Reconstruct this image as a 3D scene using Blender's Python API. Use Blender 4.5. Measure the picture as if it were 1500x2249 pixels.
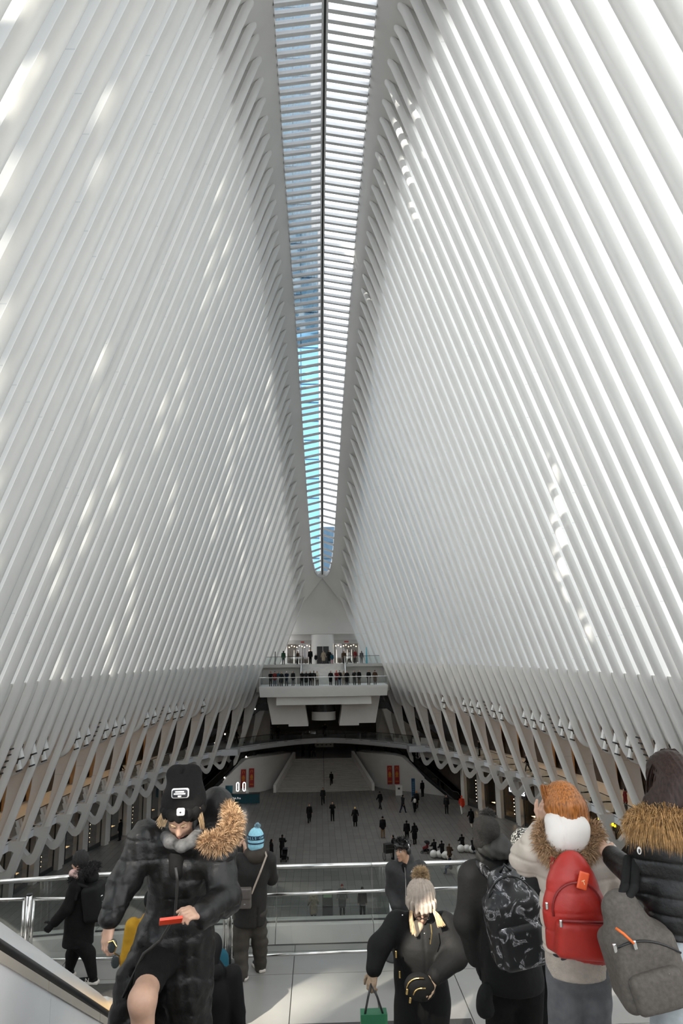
import bpy, math, random
import numpy as np
from mathutils import Vector, Matrix

for o in list(bpy.data.objects):
    bpy.data.objects.remove(o, do_unlink=True)
S = bpy.context.scene
C = S.collection
ZF = 18.0                      # camera height above the main concourse floor; H (height from the lens) + ZF = world z

# ---------------------------------------------------------------- camera
def make_camera():
    yaw, pit, rol = .035733, math.atan(309.5/1500), .013819
    r = Vector((math.cos(yaw), -math.sin(yaw), 0))
    f0 = Vector((math.sin(yaw), math.cos(yaw), 0))
    f = f0*math.cos(pit) + Vector((0, 0, 1))*math.sin(pit)
    u = Vector((0, 0, 1))*math.cos(pit) - f0*math.sin(pit)
    R = r*math.cos(rol) - u*math.sin(rol)
    U = r*math.sin(rol) + u*math.cos(rol)
    m = Matrix((R, U, -f)).transposed().to_4x4()
    m.translation = Vector((-.6133, 0, ZF))
    cd = bpy.data.cameras.new('camera'); cd.sensor_fit = 'VERTICAL'
    cd.sensor_height = 36; cd.sensor_width = 24; cd.lens = 36*1500/2249
    cd.clip_start = .05; cd.clip_end = 2000
    co = bpy.data.objects.new('camera', cd); C.objects.link(co)
    co.matrix_world = m
    S.camera = co
make_camera()

# ---------------------------------------------------------------- sky, sun, exposure
world = bpy.data.worlds.new('sky'); S.world = world; world.use_nodes = True
wn = world.node_tree.nodes; wl = world.node_tree.links
bg = wn.get('Background')
bg.inputs[0].default_value = (.985, .985, 1, 1)
bg.inputs[1].default_value = 1.8
sd = bpy.data.lights.new('sun', 'SUN'); sd.energy = 7.5; sd.angle = .007; sd.color = (1, .93, .82)
so = bpy.data.objects.new('sun', sd); C.objects.link(so)
SUNDIR = Vector((-.42, -.70, .58)).normalized()     # towards the sun: behind and left of the camera
so.rotation_euler = SUNDIR.to_track_quat('Z', 'Y').to_euler(); so.location = (-60, -60, 120)
S.view_settings.view_transform = 'Standard'; S.view_settings.look = 'None'
S.view_settings.gamma = 1; S.view_settings.use_curve_mapping = False
S.view_settings.exposure = 0.84
S.cycles.use_denoising = True
S.cycles.max_bounces = 8; S.cycles.diffuse_bounces = 3; S.cycles.transparent_max_bounces = 16
S.cycles.glossy_bounces = 3; S.cycles.transmission_bounces = 4
S.cycles.sample_clamp_indirect = 6; S.cycles.caustics_reflective = False; S.cycles.caustics_refractive = False

# ---------------------------------------------------------------- materials
MATS = {}
def mat(name, col, rough=.5, metal=0, var=.06, scale=4, bump=0, bscale=None, stretch=(1, 1, 1), spec=.5, emit=None, coord='Object', sheen=0):
    if name in MATS: return MATS[name]
    m = bpy.data.materials.new(name); m.use_nodes = True
    nt = m.node_tree; n = nt.nodes; l = nt.links
    b = n['Principled BSDF']
    b.inputs['Roughness'].default_value = rough; b.inputs['Metallic'].default_value = metal
    b.inputs['Specular IOR Level'].default_value = spec
    tc = n.new('ShaderNodeTexCoord'); mp = n.new('ShaderNodeMapping'); mp.inputs['Scale'].default_value = stretch
    l.new(tc.outputs[coord], mp.inputs[0])
    nz = n.new('ShaderNodeTexNoise'); nz.inputs['Scale'].default_value = scale; nz.inputs['Detail'].default_value = 4
    l.new(mp.outputs[0], nz.inputs['Vector'])
    rp = n.new('ShaderNodeValToRGB')
    c = Vector(col)
    rp.color_ramp.elements[0].position = .3; rp.color_ramp.elements[1].position = .7
    rp.color_ramp.elements[0].color = (*[max(0, v*(1-var)) for v in c], 1)
    rp.color_ramp.elements[1].color = (*[min(1, v*(1+var)) for v in c], 1)
    l.new(nz.outputs['Fac'], rp.inputs[0]); l.new(rp.outputs[0], b.inputs['Base Color'])
    if bump:
        bp = n.new('ShaderNodeBump'); bp.inputs['Strength'].default_value = bump; bp.inputs['Distance'].default_value = .01
        if bscale:
            n2 = n.new('ShaderNodeTexNoise'); n2.inputs['Scale'].default_value = bscale; n2.inputs['Detail'].default_value = 3
            l.new(mp.outputs[0], n2.inputs['Vector']); l.new(n2.outputs['Fac'], bp.inputs['Height'])
        else: l.new(nz.outputs['Fac'], bp.inputs['Height'])
        l.new(bp.outputs[0], b.inputs['Normal'])
    if emit:
        b.inputs['Emission Color'].default_value = (*emit[:3], 1); b.inputs['Emission Strength'].default_value = emit[3]
    MATS[name] = m
    return m
def glass(name, tint, refl=.1, rough=.02):
    if name in MATS: return MATS[name]
    m = bpy.data.materials.new(name); m.use_nodes = True
    nt = m.node_tree; n = nt.nodes; l = nt.links
    n.remove(n['Principled BSDF'])
    t = n.new('ShaderNodeBsdfTransparent'); t.inputs[0].default_value = (*tint, 1)
    g = n.new('ShaderNodeBsdfGlossy'); g.inputs['Roughness'].default_value = rough
    fr = n.new('ShaderNodeFresnel'); fr.inputs[0].default_value = 1.45
    mu = n.new('ShaderNodeMath'); mu.operation = 'MULTIPLY_ADD'; mu.inputs[1].default_value = .8; mu.inputs[2].default_value = refl
    l.new(fr.outputs[0], mu.inputs[0])
    mx = n.new('ShaderNodeMixShader'); l.new(mu.outputs[0], mx.inputs[0]); l.new(t.outputs[0], mx.inputs[1]); l.new(g.outputs[0], mx.inputs[2])
    l.new(mx.outputs[0], n['Material Output'].inputs[0])
    MATS[name] = m
    return m

WHITE = mat('white_steel_paint', (.80, .785, .755), .45, var=.025, scale=.6)
def add_seams(m, period, col=.62):
    nt = m.node_tree; n = nt.nodes; l = nt.links; b = n['Principled BSDF']; src = b.inputs['Base Color'].links[0].from_socket
    tc = n.new('ShaderNodeTexCoord'); sx = n.new('ShaderNodeSeparateXYZ'); l.new(tc.outputs['Object'], sx.inputs[0])
    def M(op, a, v):
        q = n.new('ShaderNodeMath'); q.operation = op; l.new(a, q.inputs[0])
        if v is not None: q.inputs[1].default_value = v
        return q.outputs[0]
    yy = M('FLOOR', M('MULTIPLY', sx.outputs['Y'], .135), None); yy = M('MULTIPLY', yy, 1.37)
    ad = n.new('ShaderNodeMath'); ad.operation = 'ADD'; l.new(sx.outputs['Z'], ad.inputs[0]); l.new(yy, ad.inputs[1])
    ln = M('LESS_THAN', M('FRACT', M('DIVIDE', ad.outputs[0], period), None), .045/period)
    mx = n.new('ShaderNodeMix'); mx.data_type = 'RGBA'; l.new(ln, mx.inputs[0]); l.new(src, mx.inputs[6]); mx.inputs[7].default_value = (col*.8, col*.8, col*.78, 1)
    l.new(mx.outputs[2], b.inputs['Base Color'])
FLANK = mat('white_steel_flank', (.80, .785, .76), .5, var=.03, scale=.5)
add_seams(FLANK, 6.4, .82)
SHELLM = mat('ridge_shell_paint', (.72, .70, .67), .6, var=.03, scale=.4)
PLASTER = mat('white_plaster', (.74, .72, .69), .6, var=.04, scale=.8)
STONE = mat('pale_floor_stone', (.60, .585, .56), .28, var=.06, scale=1.3)
STONE2 = mat('platform_marble', (.70, .68, .65), .3, var=.1, scale=1.6)
STEEL = mat('brushed_steel', (.72, .71, .69), .28, metal=1, var=.05, scale=20)
DARK = mat('dark_metal', (.035, .034, .034), .45, var=.2, scale=8)
BLACK = mat('black_plastic', (.012, .012, .012), .4, var=.2, scale=10)
GLASS = glass('clear_glass', (.93, .96, .95), .04)
RAILGLASS = glass('railing_glass', (.78, .83, .83), .05)
BARGLASS = glass('barrier_glass', (.72, .76, .75), .07)

# ---------------------------------------------------------------- mesh helpers
def link(o, parent=None):
    C.objects.link(o)
    if parent is not None: o.parent = parent
    return o
def tag(o, label=None, cat=None, group=None, kind=None):
    if label: o['label'] = label
    if cat: o['category'] = cat
    if group: o['group'] = group
    if kind: o['kind'] = kind
    return o
def empty(name, loc=(0, 0, 0), rz=0, parent=None, rot=None):
    o = bpy.data.objects.new(name, None); o.empty_display_size = .1
    o.location = loc; o.rotation_euler = rot if rot else (0, 0, rz)
    return link(o, parent)
def mesh(name, v, f, m=None, parent=None, smooth=False):
    me = bpy.data.meshes.new(name)
    me.from_pydata([tuple(map(float, p)) for p in v], [], [tuple(map(int, q)) for q in f]); me.update()
    if m is not None:
        for k in (m if isinstance(m, (list, tuple)) else [m]): me.materials.append(k)
    if smooth: me.polygons.foreach_set('use_smooth', [True]*len(me.polygons))
    o = bpy.data.objects.new(name, me)
    return link(o, parent)
class MB:
    def __init__(s): s.v = []; s.f = []
    def add(s, v, f):
        k = len(s.v); s.v += [tuple(p) for p in v]; s.f += [tuple(i+k for i in q) for q in f]; return s
    def box(s, x0, x1, y0, y1, z0, z1):
        v = [(x0, y0, z0), (x1, y0, z0), (x1, y1, z0), (x0, y1, z0), (x0, y0, z1), (x1, y0, z1), (x1, y1, z1), (x0, y1, z1)]
        return s.add(v, [(0, 3, 2, 1), (4, 5, 6, 7), (0, 1, 5, 4), (1, 2, 6, 5), (2, 3, 7, 6), (3, 0, 4, 7)])
    def cbox(s, c, h, R=None):
        v = []
        for dz in (-1, 1):
            for dx, dy in ((-1, -1), (1, -1), (1, 1), (-1, 1)):
                p = Vector((dx*h[0], dy*h[1], dz*h[2]))
                if R is not None: p = R @ p
                v.append(p + Vector(c))
        return s.add(v, [(0, 3, 2, 1), (4, 5, 6, 7), (0, 1, 5, 4), (1, 2, 6, 5), (2, 3, 7, 6), (3, 0, 4, 7)])
    def prism(s, poly, axis, a, b):
        # poly: 2D points; axis 'x','y','z' is the extrusion axis from a to b
        def P(p, t):
            return {'x': (t, p[0], p[1]), 'y': (p[0], t, p[1]), 'z': (p[0], p[1], t)}[axis]
        n = len(poly)
        v = [P(p, a) for p in poly] + [P(p, b) for p in poly]
        return s.add(v, [tuple(range(n))[::-1], tuple(range(n, 2*n))] + [(i, (i+1) % n, n+(i+1) % n, n+i) for i in range(n)])
    def tube(s, pts, r, n=8, cap=True, rads=None):
        pts = [Vector(p) for p in pts]; k = len(pts); v = []; up = Vector((0, 0, 1)); prev = None
        for i, p in enumerate(pts):
            d = (pts[min(i+1, k-1)] - pts[max(i-1, 0)]).normalized()
            if prev is None:
                a = d.cross(up)
                if a.length < 1e-3: a = d.cross(Vector((0, 1, 0)))
                a.normalize()
            else:
                a = prev - d*prev.dot(d)
                if a.length < 1e-4: a = d.cross(up)
                a.normalize()
            prev = a; b = d.cross(a); rr = rads[i] if rads else r
            for j in range(n):
                t = 2*math.pi*j/n; v.append(p + a*(rr*math.cos(t)) + b*(rr*math.sin(t)))
        f = [(i*n+j, i*n+(j+1) % n, (i+1)*n+(j+1) % n, (i+1)*n+j) for i in range(k-1) for j in range(n)]
        if cap: f += [tuple(range(n))[::-1], tuple(range((k-1)*n, k*n))]
        return s.add(v, f)
    def cyl(s, x, y, z0, z1, r, n=20, r2=None):
        return s.tube([(x, y, z0), (x, y, z1)], r, n, rads=[r, r if r2 is None else r2])
    def lathe(s, prof, n=20, o=(0, 0, 0)):
        v = []; k = len(prof)
        for r, z in prof:
            for j in range(n):
                t = 2*math.pi*j/n; v.append((o[0]+r*math.cos(t), o[1]+r*math.sin(t), o[2]+z))
        f = [(i*n+j, i*n+(j+1) % n, (i+1)*n+(j+1) % n, (i+1)*n+j) for i in range(k-1) for j in range(n)]
        f += [tuple(range(n))[::-1], tuple(range((k-1)*n, k*n))]
        return s.add(v, f)
    def grid(s, rows):
        k = len(rows[0]); v = [p for r in rows for p in r]
        return s.add(v, [(i*k+j, i*k+j+1, (i+1)*k+j+1, (i+1)*k+j) for i in range(len(rows)-1) for j in range(k-1)])
    def build(s, name, m, parent=None, smooth=False): return mesh(name, s.v, s.f, m, parent, smooth)
def copy_obj(o, parent=None, loc=None, rot=None):
    c = o.copy()
    if loc is not None: c.location = loc
    if rot is not None: c.rotation_euler = rot
    return link(c, parent)
def autosmooth(o, ang=.6):
    o.data.polygons.foreach_set('use_smooth', [True]*len(o.data.polygons))
    try: o.data.set_sharp_from_angle(angle=ang)
    except Exception: pass
    return o
def text_obj(name, s, size, m, parent, loc, rot, depth=.01, align='CENTER'):
    """lettering as meshes, one per letter, under an empty"""
    cu = bpy.data.curves.new(name, 'FONT'); cu.body = s; cu.size = size; cu.extrude = depth; cu.align_x = align; cu.align_y = 'CENTER'
    t = bpy.data.objects.new('t', cu); C.objects.link(t); bpy.context.view_layer.update()
    me = bpy.data.meshes.new_from_object(t.evaluated_get(bpy.context.evaluated_depsgraph_get()))
    bpy.data.objects.remove(t); bpy.data.curves.remove(cu)
    v = np.array([x.co[:] for x in me.vertices]); fs = [tuple(p.vertices) for p in me.polygons]; bpy.data.meshes.remove(me)
    par = list(range(len(v)))
    def find(a):
        while par[a] != a: par[a] = par[par[a]]; a = par[a]
        return a
    key = {}
    for k, p in enumerate(np.round(v, 5)[:, :2]):
        q = tuple(p)
        if q in key: par[find(k)] = find(key[q])
        else: key[q] = k
    for f in fs:
        for a in f[1:]: par[find(a)] = find(f[0])
    e = empty(name, loc, rot=rot, parent=parent); groups = {}
    for f in fs: groups.setdefault(find(f[0]), []).append(f)
    for g in groups.values():
        ids = sorted({a for f in g for a in f}); ix = {a: k for k, a in enumerate(ids)}
        mesh('letter', v[ids], [tuple(ix[a] for a in f) for f in g], m, e)
    return e
# ================================================================ the hall: ribs, ring, ridge, skylight
def z_(H): return H + ZF
_cn = [0.0004219749886198657, -0.025376433065118897, -1.4203686780979048, 94.3484591120727]
def Dn(n): return ((_cn[0]*n + _cn[1])*n + _cn[2])*n + _cn[3]
_W = [8.45,9.07,9.7,10.35,10.95,11.53,12.08,12.6,13.1,13.57,14.01,14.4,14.75,15.08,15.37,15.66,15.89,16.1,16.3,16.46,16.62,16.75,16.86,16.95,17.0,17.06,17.08,17.1,17.1,17.1,17.08,17.05,17,16.95,16.9]
_Wd = [103, 101.5, 100, 98.37, 97.08, 95.74] + [Dn(i) for i in range(35)]
_Wv = [2.5, 4.2, 5.4, 6.5, 7.15, 7.8] + _W
def Wf(D):
    if D < 34: D = 92.5 - D if D < 33 else 34
    return float(np.interp(D, _Wd[::-1], _Wv[::-1]))
_Td = [99.6, 98.37, 97.08, 95.74] + [Dn(i) for i in range(36)]
_Tv = [6.2, 7.99, 10.14, 12.12, 13.98,15.73,17.42,19.12,20.51,21.91,23.36,24.7,26.1,27.31,28.3,29.3,30.25,31.25,32.08,32.8,33.4,33.95,34.5,34.92,35.25,35.55,35.8,35.97,36.1,36.17,36.2,36.18,36.12,35.98,35.86,35.65,35.45,35.25,35.05,34.88]
_Tx = [2.35, 2.42, 2.45, 2.58, 2.75,2.9,3.02,3.12,3.2,3.3,3.4,3.46,3.52,3.6,3.64,3.66,3.68,3.72,3.74,3.76,3.78,3.8]+[3.81]*18
def tipH(D):
    if D < 32: D = 96.2 - D
    return float(np.interp(D, _Td[::-1], _Tv[::-1]))
def tipX(D):
    if D < 32: D = 96.2 - D
    return float(np.interp(D, _Td[::-1], _Tx[::-1]))
RIBD = [Dn(n) for n in range(-3, 35)]
d = RIBD[-1]
while d > -1.0:
    d -= 1.76 if d > 20 else (1.66 if d > 10 else 1.5)
    RIBD.append(d)
HS = -1.38
def xin(D, H):
    """inner (nose) line of the rib in plane D"""
    W = Wf(D) - .5
    if H <= HS: return W + (HS - H)*.333
    t = tipH(D); return W + (tipX(D) - W)*(H - HS)/(t - HS)

def rib_mesh(D, n, side, T):
    """one rib: deep web with a rounded nose, from the ridge down to its lobe or leg"""
    th = tipH(D); st = []
    hs = [th, th-.5, th-1.2, th-2.2, th-3.4] + [h for h in np.linspace(th-3.4, HS, 7)[1:]]
    dep = [.12, .55, 1.0, 1.15, 1.15] + [1.15]*6
    for h, dd in zip(hs, dep): st.append((xin(D, h), xin(D, h)+dd, h))
    longrib = (n % 2 == 1)
    if not longrib:
        for h, a, dd in ((-4, 0, 1.25), (-5.6, 0, 1.3), (-6.25, .03, 1.25), (-6.6, .12, 1.1), (-6.85, .3, .85), (-6.98, .55, .5), (-7.02, .75, .2)):
            st.append((xin(D, h)+a, xin(D, h)+a+dd, h))
    else:
        for h, dd in ((-4, 1.25), (-5.6, 1.35), (-7.3, 1.35), (-8.7, .98), (-10.2, .70), (-11.2, .62), (-11.9, .62)):
            st.append((xin(D, h), xin(D, h)+dd, h))
    v = []; f = []; fm = []; r = T*.62; t = T/2; tw = t*.80
    K = 12
    for (a, b, h) in st:
        rr = min(r, (b-a)*.6)
        half = [(b, tw), (a+rr*1.22, tw), (a+rr*1.02, t), (a+rr*.55, t*.90), (a+rr*.2, t*.62), (a, t*.22)]
        pts = half + [(x, -y) for x, y in half[::-1]]
        for x, y in pts: v.append((side*x, y, z_(h)))
    for i in range(len(st)-1):
        for j in range(K-1): f.append((i*K+j, i*K+j+1, (i+1)*K+j+1, (i+1)*K+j)); fm.append(1 if j in (0, K-2) else 0)
        f.append((i*K+K-1, i*K, (i+1)*K, (i+1)*K+K-1)); fm.append(0)
    f.append(tuple(range(K)))
    if not longrib: f.append(tuple(range((len(st)-1)*K, len(st)*K))[::-1])
    if longrib:
        # foot: closed ring of leg, strut and head beam around a rounded opening, built as an outer and an inner loop
        x0 = xin(D, -11.9)
        def X(H): return xin(D, H)
        outer = [(x0, -11.9), (X(-12.9), -12.9), (X(-13.7), -13.7), (X(-14.05)+.02, -14.05), (X(-14.25)+.1, -14.27), (X(-14.3)+.32, -14.42), (X(-14.3)+.62, -14.36), (x0+2.1, -13.72), (x0+3.3, -13.06), (x0+3.4, -12.6), (x0+3.4, -11.9), (x0+.62, -11.9)]
        inner = [(x0+.72, -12.6), (X(-12.9)+.52, -12.95), (X(-13.4)+.5, -13.4), (X(-13.65)+.52, -13.66), (X(-13.75)+.58, -13.78), (X(-13.75)+.7, -13.82), (X(-13.75)+.85, -13.78), (x0+2.0, -13.2), (x0+2.7, -12.83), (x0+2.75, -12.68), (x0+2.6, -12.55), (x0+.9, -12.5)]
        m = len(outer); base = len(v); tf = t*.90
        for (px, pz) in outer: v += [(side*px, tf, z_(pz)), (side*px, -tf, z_(pz))]
        b2 = len(v)
        for (px, pz) in inner: v += [(side*px, tf, z_(pz)), (side*px, -tf, z_(pz))]
        for i in range(m):
            j = (i+1) % m
            f.append((base+2*i, base+2*j, b2+2*j, b2+2*i)); f.append((base+2*i+1, b2+2*i+1, b2+2*j+1, base+2*j+1))
            f.append((base+2*i, base+2*i+1, base+2*j+1, base+2*j)); f.append((b2+2*i, b2+2*j, b2+2*j+1, b2+2*i+1))
    fm += [0]*(len(f)-len(fm))
    return v, f, fm

def fix_normals(o):
    import bmesh
    bm = bmesh.new(); bm.from_mesh(o.data); bmesh.ops.recalc_face_normals(bm, faces=bm.faces); bm.to_mesh(o.data); bm.free(); return o

walls = {}
for side, nm in ((-1, 'left'), (1, 'right')):
    # ring beam: the solid band between the ribs below the spring line
    g = MB(); rows = []
    Ds = [101.5, 100.2] + [d for d in RIBD] + [-5.5]
    for Dv in Ds:
        W = Wf(Dv)
        prof = [(W+.95, HS), (W-.02, HS), (W+.02, HS-.35), (W+.72, -3.6), (W+1.18, -4.9), (W+1.3, -5.05), (W+2.6, -5.05), (W+2.6, HS)]
        rows.append([(side*x, Dv, z_(h)) for x, h in prof])
    g.grid(rows)
    w = g.build('wall_'+nm, WHITE); fix_normals(w); autosmooth(w, .5)
    tag(w, 'white ring band running between the steel ribs on the %s side of the hall' % nm, kind='structure')
    walls[side] = w
    for i, Dv in enumerate(RIBD):
        n = i - 3
        pitch = abs(RIBD[min(i+1, len(RIBD)-1)] - RIBD[max(i-1, 0)])/2
        T = .33*pitch
        v, f, fm = rib_mesh(Dv, n, side, T)
        v = [(x, y+Dv, zz) for x, y, zz in v]
        o = mesh('rib', v, f, [WHITE, FLANK], w); o.data.polygons.foreach_set('material_index', fm); fix_normals(o)
        o.data.polygons.foreach_set('use_smooth', [k == 0 for k in fm]); o.data.set_sharp_from_angle(angle=.75)
    # glazing strips between the ribs, at the back of the webs
    for i in range(len(RIBD)-1):
        a, b = RIBD[i], RIBD[i+1]
        rows = []
        for Dv in (a, b):
            th = tipH(Dv) - 3.3
            rows.append([(side*(xin(Dv, h)+1.02), Dv, z_(h)) for h in (th, (th+HS)/2, HS)])
        g = MB(); g.grid(rows); g.build('pane', GLASS, w)

# ---------------------------------------------------------------- ridge shell
def sky_half(D):
    if D < 48: D = 96 - D
    return float(np.interp(D, [48, 60, 70, 76, 84, 90, 95, 97, 98, 98.5, 98.7], [3.05, 2.95, 2.75, 2.58, 2.28, 1.98, 1.6, 1.35, 1.0, .55, .05]))
def sky_h(D):
    if D < 48: D = 96.2 - D
    base = float(np.interp(D, _Td[::-1], _Tv[::-1]))
    return base + float(np.interp(D, [48, 80, 92, 96, 98.7], [1.35, 1.35, 1.5, 2.0, 3.1]))
g = {}
for side in (-1, 1):
    rows = []
    for Dv in [98.7, 98.5, 98, 97] + list(np.linspace(95.5, .5, 80)) + [-1, -2, -2.3, -2.5]:
        sx, sh = sky_half(Dv), sky_h(Dv); tx, th = tipX(Dv), tipH(Dv)
        rows.append([(side*x, Dv, z_(h)) for x, h in ((sx, sh+.5), (sx, sh), (sx+.08, sh-.12), ((sx+tx)/2+.06, (sh+th)/2-.04), (tx+.0, th), (tx+.42, th-.28), (tx+1.2, th-.9), (xin(Dv, th-3.3)+1.05, th-3.3), (tx+3.2, th-2.2), (sx+.3, sh+.6))])
    g[side] = rows
shell = MB(); shell.grid(g[-1]); shell.grid(g[1])
# hoods closing the two ends below the skylight
for e in (1,):
    rows = []
    for k in range(13):
        t = k/12
        H = 11.2 + (2.68-11.2)*t; Y = 98.6 + 1.6*math.sin(t*1.4) - (.9*max(0, t-.75)/.25)
        hw = 2.5 + 2.35*t**1.4
        row = []
        for j in range(17):
            s = -1 + 2*j/16
            yy = Y - 1.1*(abs(s)**3)*(1-t*.6)
            row.append((s*hw*1.12, yy if e > 0 else 96.2-yy, z_(H + .5*(1-abs(s)**2)*(1-t) - .35*abs(s)**6*(1-t))))
        rows.append(row)
    shell.grid(rows)
    rows = [rows[-1], [(x*1.0, y+(.5*e), zz-.02) for x, y, zz in rows[-1]], [(x, y+(1.5*e), zz+.6) for x, y, zz in rows[-1]]]
    shell.grid(rows)
sh = shell.build('ceiling', SHELLM); autosmooth(sh, .7)
tag(sh, 'smooth grey ridge shell flanking the long skylight', kind='structure')

# ---------------------------------------------------------------- skylight
sk = empty('window_1', (0, 47, z_(38))); tag(sk, 'long glazed ridge skylight with white crossbars', kind='structure')
def skl(g, name, m, smooth=False):
    g.v = [(x, y-47, zz-z_(38)) for x, y, zz in g.v]
    return g.build(name, m, sk, smooth)
BARM = mat('skylight_bar_paint', (.74, .74, .74), .4, var=.03)
PANE = glass('skylight_glass', (.93, .97, 1), .02)
gapm = mat('ridge_slot', (.02, .018, .016), .5)
bars = []
for i in range(len(RIBD)-1):
    bars += [RIBD[i], (RIBD[i]+RIBD[i+1])/2]
bars = [b for b in bars if -2 < b < 98.4]
RISE = .5
def skp(D, s, x): # point on the glazed slope at |x|
    hw = sky_half(D); return (s*x, D, z_(sky_h(D) + RISE*(1 - x/max(hw, .3))))
for side in (-1, 1):
    for i, b in enumerate(bars):
        hw = sky_half(b)
        pit = abs(bars[min(i+1, len(bars)-1)]-bars[max(i-1, 0)])/2
        w = .15*pit
        q = MB()
        A = skp(b, side, .16); B = skp(b, side, hw)
        vv = []
        for P in (A, B):
            for dy, dz in ((-w, .1), (w, .1), (w*1.0, -.16), (-w, -.16)): vv.append((P[0], P[1]+dy, P[2]+dz))
        q.add(vv, [(0, 1, 2, 3), (7, 6, 5, 4), (0, 4, 5, 1), (1, 5, 6, 2), (2, 6, 7, 3), (3, 7, 4, 0)])
        skl(q, 'crossbar', BARM)
        if i+1 < len(bars):
            c = bars[i+1]; q = MB()
            q.add([skp(b, side, .16), skp(b, side, hw), skp(c, side, sky_half(c)), skp(c, side, .16)], [(0, 1, 2, 3)])
            skl(q, 'pane', PANE)
for side in (-1, 1):     # ridge beams either side of the dark slot
    q = MB(); rows = []
    for Dv in np.linspace(98.5, -2.2, 90):
        h = z_(sky_h(Dv)+RISE)
        rows.append([(side*x, Dv, h+dz) for x, dz in ((.07, .1), (.07, -.3), (.19, -.3), (.19, .1))])
    q.grid(rows); skl(q, 'ridge_beam', BARM)
q = MB(); rows = []
for Dv in np.linspace(98.5, -2.2, 90):
    h = z_(sky_h(Dv)+RISE); rows.append([(x, Dv, h+dz) for x, dz in ((-.08, .12), (.08, .12), (.08, -.2), (-.08, -.2), (-.08, .12))])
q.grid(rows); skl(q, 'ridge_slot', gapm)
# curved end sash of the skylight at the far end
q = MB(); pts = []
for k in range(13):
    a = math.pi*k/12; Dv = 97.2 + 1.35*math.sin(a); pts.append((1.28*math.cos(a), Dv, z_(sky_h(min(Dv, 98.6))-.05)))
q.tube(pts, .09, 6); skl(q, 'end_sash', BARM, True)

# ---------------------------------------------------------------- closing the lower levels: plaza slab, outer walls, floors
HF, H2, HP, HU = -18.0, -11.9, -4.0, -1.45     # main floor, balcony floor, overlook platform, upper entrance level
for side, nm in ((-1, 'left'), (1, 'right')):
    q = MB(); rows = []
    for Dv in np.linspace(122, -14, 68):
        W = Wf(min(max(Dv, -8), 101.5)) if -8 < Dv < 101.5 else 4.2
        xo = 30
        rows.append([(side*x, Dv, z_(h)) for x, h in ((W+.9, HS-.02), (xo, HS-.02), (xo, HF-.3))])
    q.grid(rows)
    o = q.build('trim_1' if side < 0 else 'trim_2', PLASTER); tag(o, 'street level slab and outer wall enclosing the %s shops' % nm, kind='structure')
q = MB(); q.box(-30, 30, 121.6, 122, z_(HF-.3), z_(14)); q.box(-30, 30, -14, -13.6, z_(HF-.3), z_(HS))
o = q.build('wall_end', PLASTER); tag(o, 'plain end wall closing the hall', kind='structure')
# ================================================================ main floor
rnd = random.Random(5)
fl = MB(); fl.box(-30, 30, -14, 122, z_(HF)-.3, z_(HF)-.012)
floor = fl.build('floor', mat('floor_joint', (.06, .058, .055), .8)); tag(floor, 'dark joint bed under the pale stone floor of the concourse', kind='structure')
# stone tiles 0.62 x 1.2: the nearest visible ones are single pieces, the rest one joined field
TW, TL = .62, 1.25
tilem = [mat('floor_tile_%d' % k, (c, c*.95, c*.89), .3, var=.05, scale=.9) for k, c in enumerate((.155, .172, .142, .182))]
tv = [(-TW/2+.009, -TL/2+.007, 0), (TW/2-.009, -TL/2+.007, 0), (TW/2-.009, TL/2-.007, 0), (-TW/2+.009, TL/2-.007, 0)]
tv = tv + [(x, y, -.02) for x, y, zz in tv]
tf = [(0, 1, 2, 3), (0, 4, 5, 1), (1, 5, 6, 2), (2, 6, 7, 3), (3, 7, 4, 0)]
tile_me = []
for k in range(4):
    o = mesh('tile', tv, tf, tilem[k]); tile_me.append(o.data); bpy.data.objects.remove(o)
rest = [MB() for _ in range(4)]
cnt = 0
for j in range(int((112-20)/TL)):
    y = 20 + TL*(j+.5)
    for i in range(-40, 41):
        x = TW*i
        if abs(x) > 24.5: continue
        k = rnd.choice((0, 0, 1, 1, 2, 3))
        if cnt < 300 and 49 < y < 59 and -6 < x < 11:
            o = bpy.data.objects.new('tile', tile_me[k]); o.location = (x, y, z_(HF)); link(o, floor); cnt += 1
        else:
            rest[k].add([(a+x, b+y, c+z_(HF)) for a, b, c in tv[:4]], [(0, 1, 2, 3)])
v = []; f = []; fm = []
for k in range(4):
    b0 = len(v); v += rest[k].v; f += [tuple(i+b0 for i in q) for q in rest[k].f]; fm += [k]*len(rest[k].f)
o = mesh('tile_field', v, f, tilem, floor); o.data.polygons.foreach_set('material_index', fm); o['kind'] = 'stuff'

# ================================================================ side levels: storefronts, balconies
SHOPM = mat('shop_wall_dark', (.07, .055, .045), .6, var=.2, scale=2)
WARM = mat('warm_shop_panel', (.42, .24, .11), .6, var=.15, scale=1.5)
BULB = mat('shop_bulb', (1, .8, .5), .4, emit=(1, .72, .38, 14))
SHELFGLOW = mat('lit_shelf', (1, .7, .4), .5, emit=(1, .62, .28, 4))
SHOPGLASS = glass('shop_glass', (.75, .78, .78), .05)
PILLAR = mat('pillar_stone', (.60, .57, .53), .5, var=.05, scale=1.5)
BAND = mat('balcony_band_white', (.74, .76, .79), .4, var=.03)
def store_x(D): return Wf(min(D, 96)) + float(np.interp(D, [46, 62, 70, 77, 86, 96], [7.4, 7.3, 6.6, 5.9, 5.1, 4.6]))
_bd = [86, 88.3, 90.2, 92.6, 95.0, 97.5, 99.5, 101.3, 102.5, 103]
_bx = [15.85, 15.0, 14.1, 12.7, 10.7, 8.4, 6.2, 4.0, 1.9, 0]
def balc_x(D): return Wf(D) + 4.1 if D < 86 else float(np.interp(D, _bd, _bx))
STN = [RIBD[i] for i in range(len(RIBD)) if (i-3) % 2 == 1]
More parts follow.
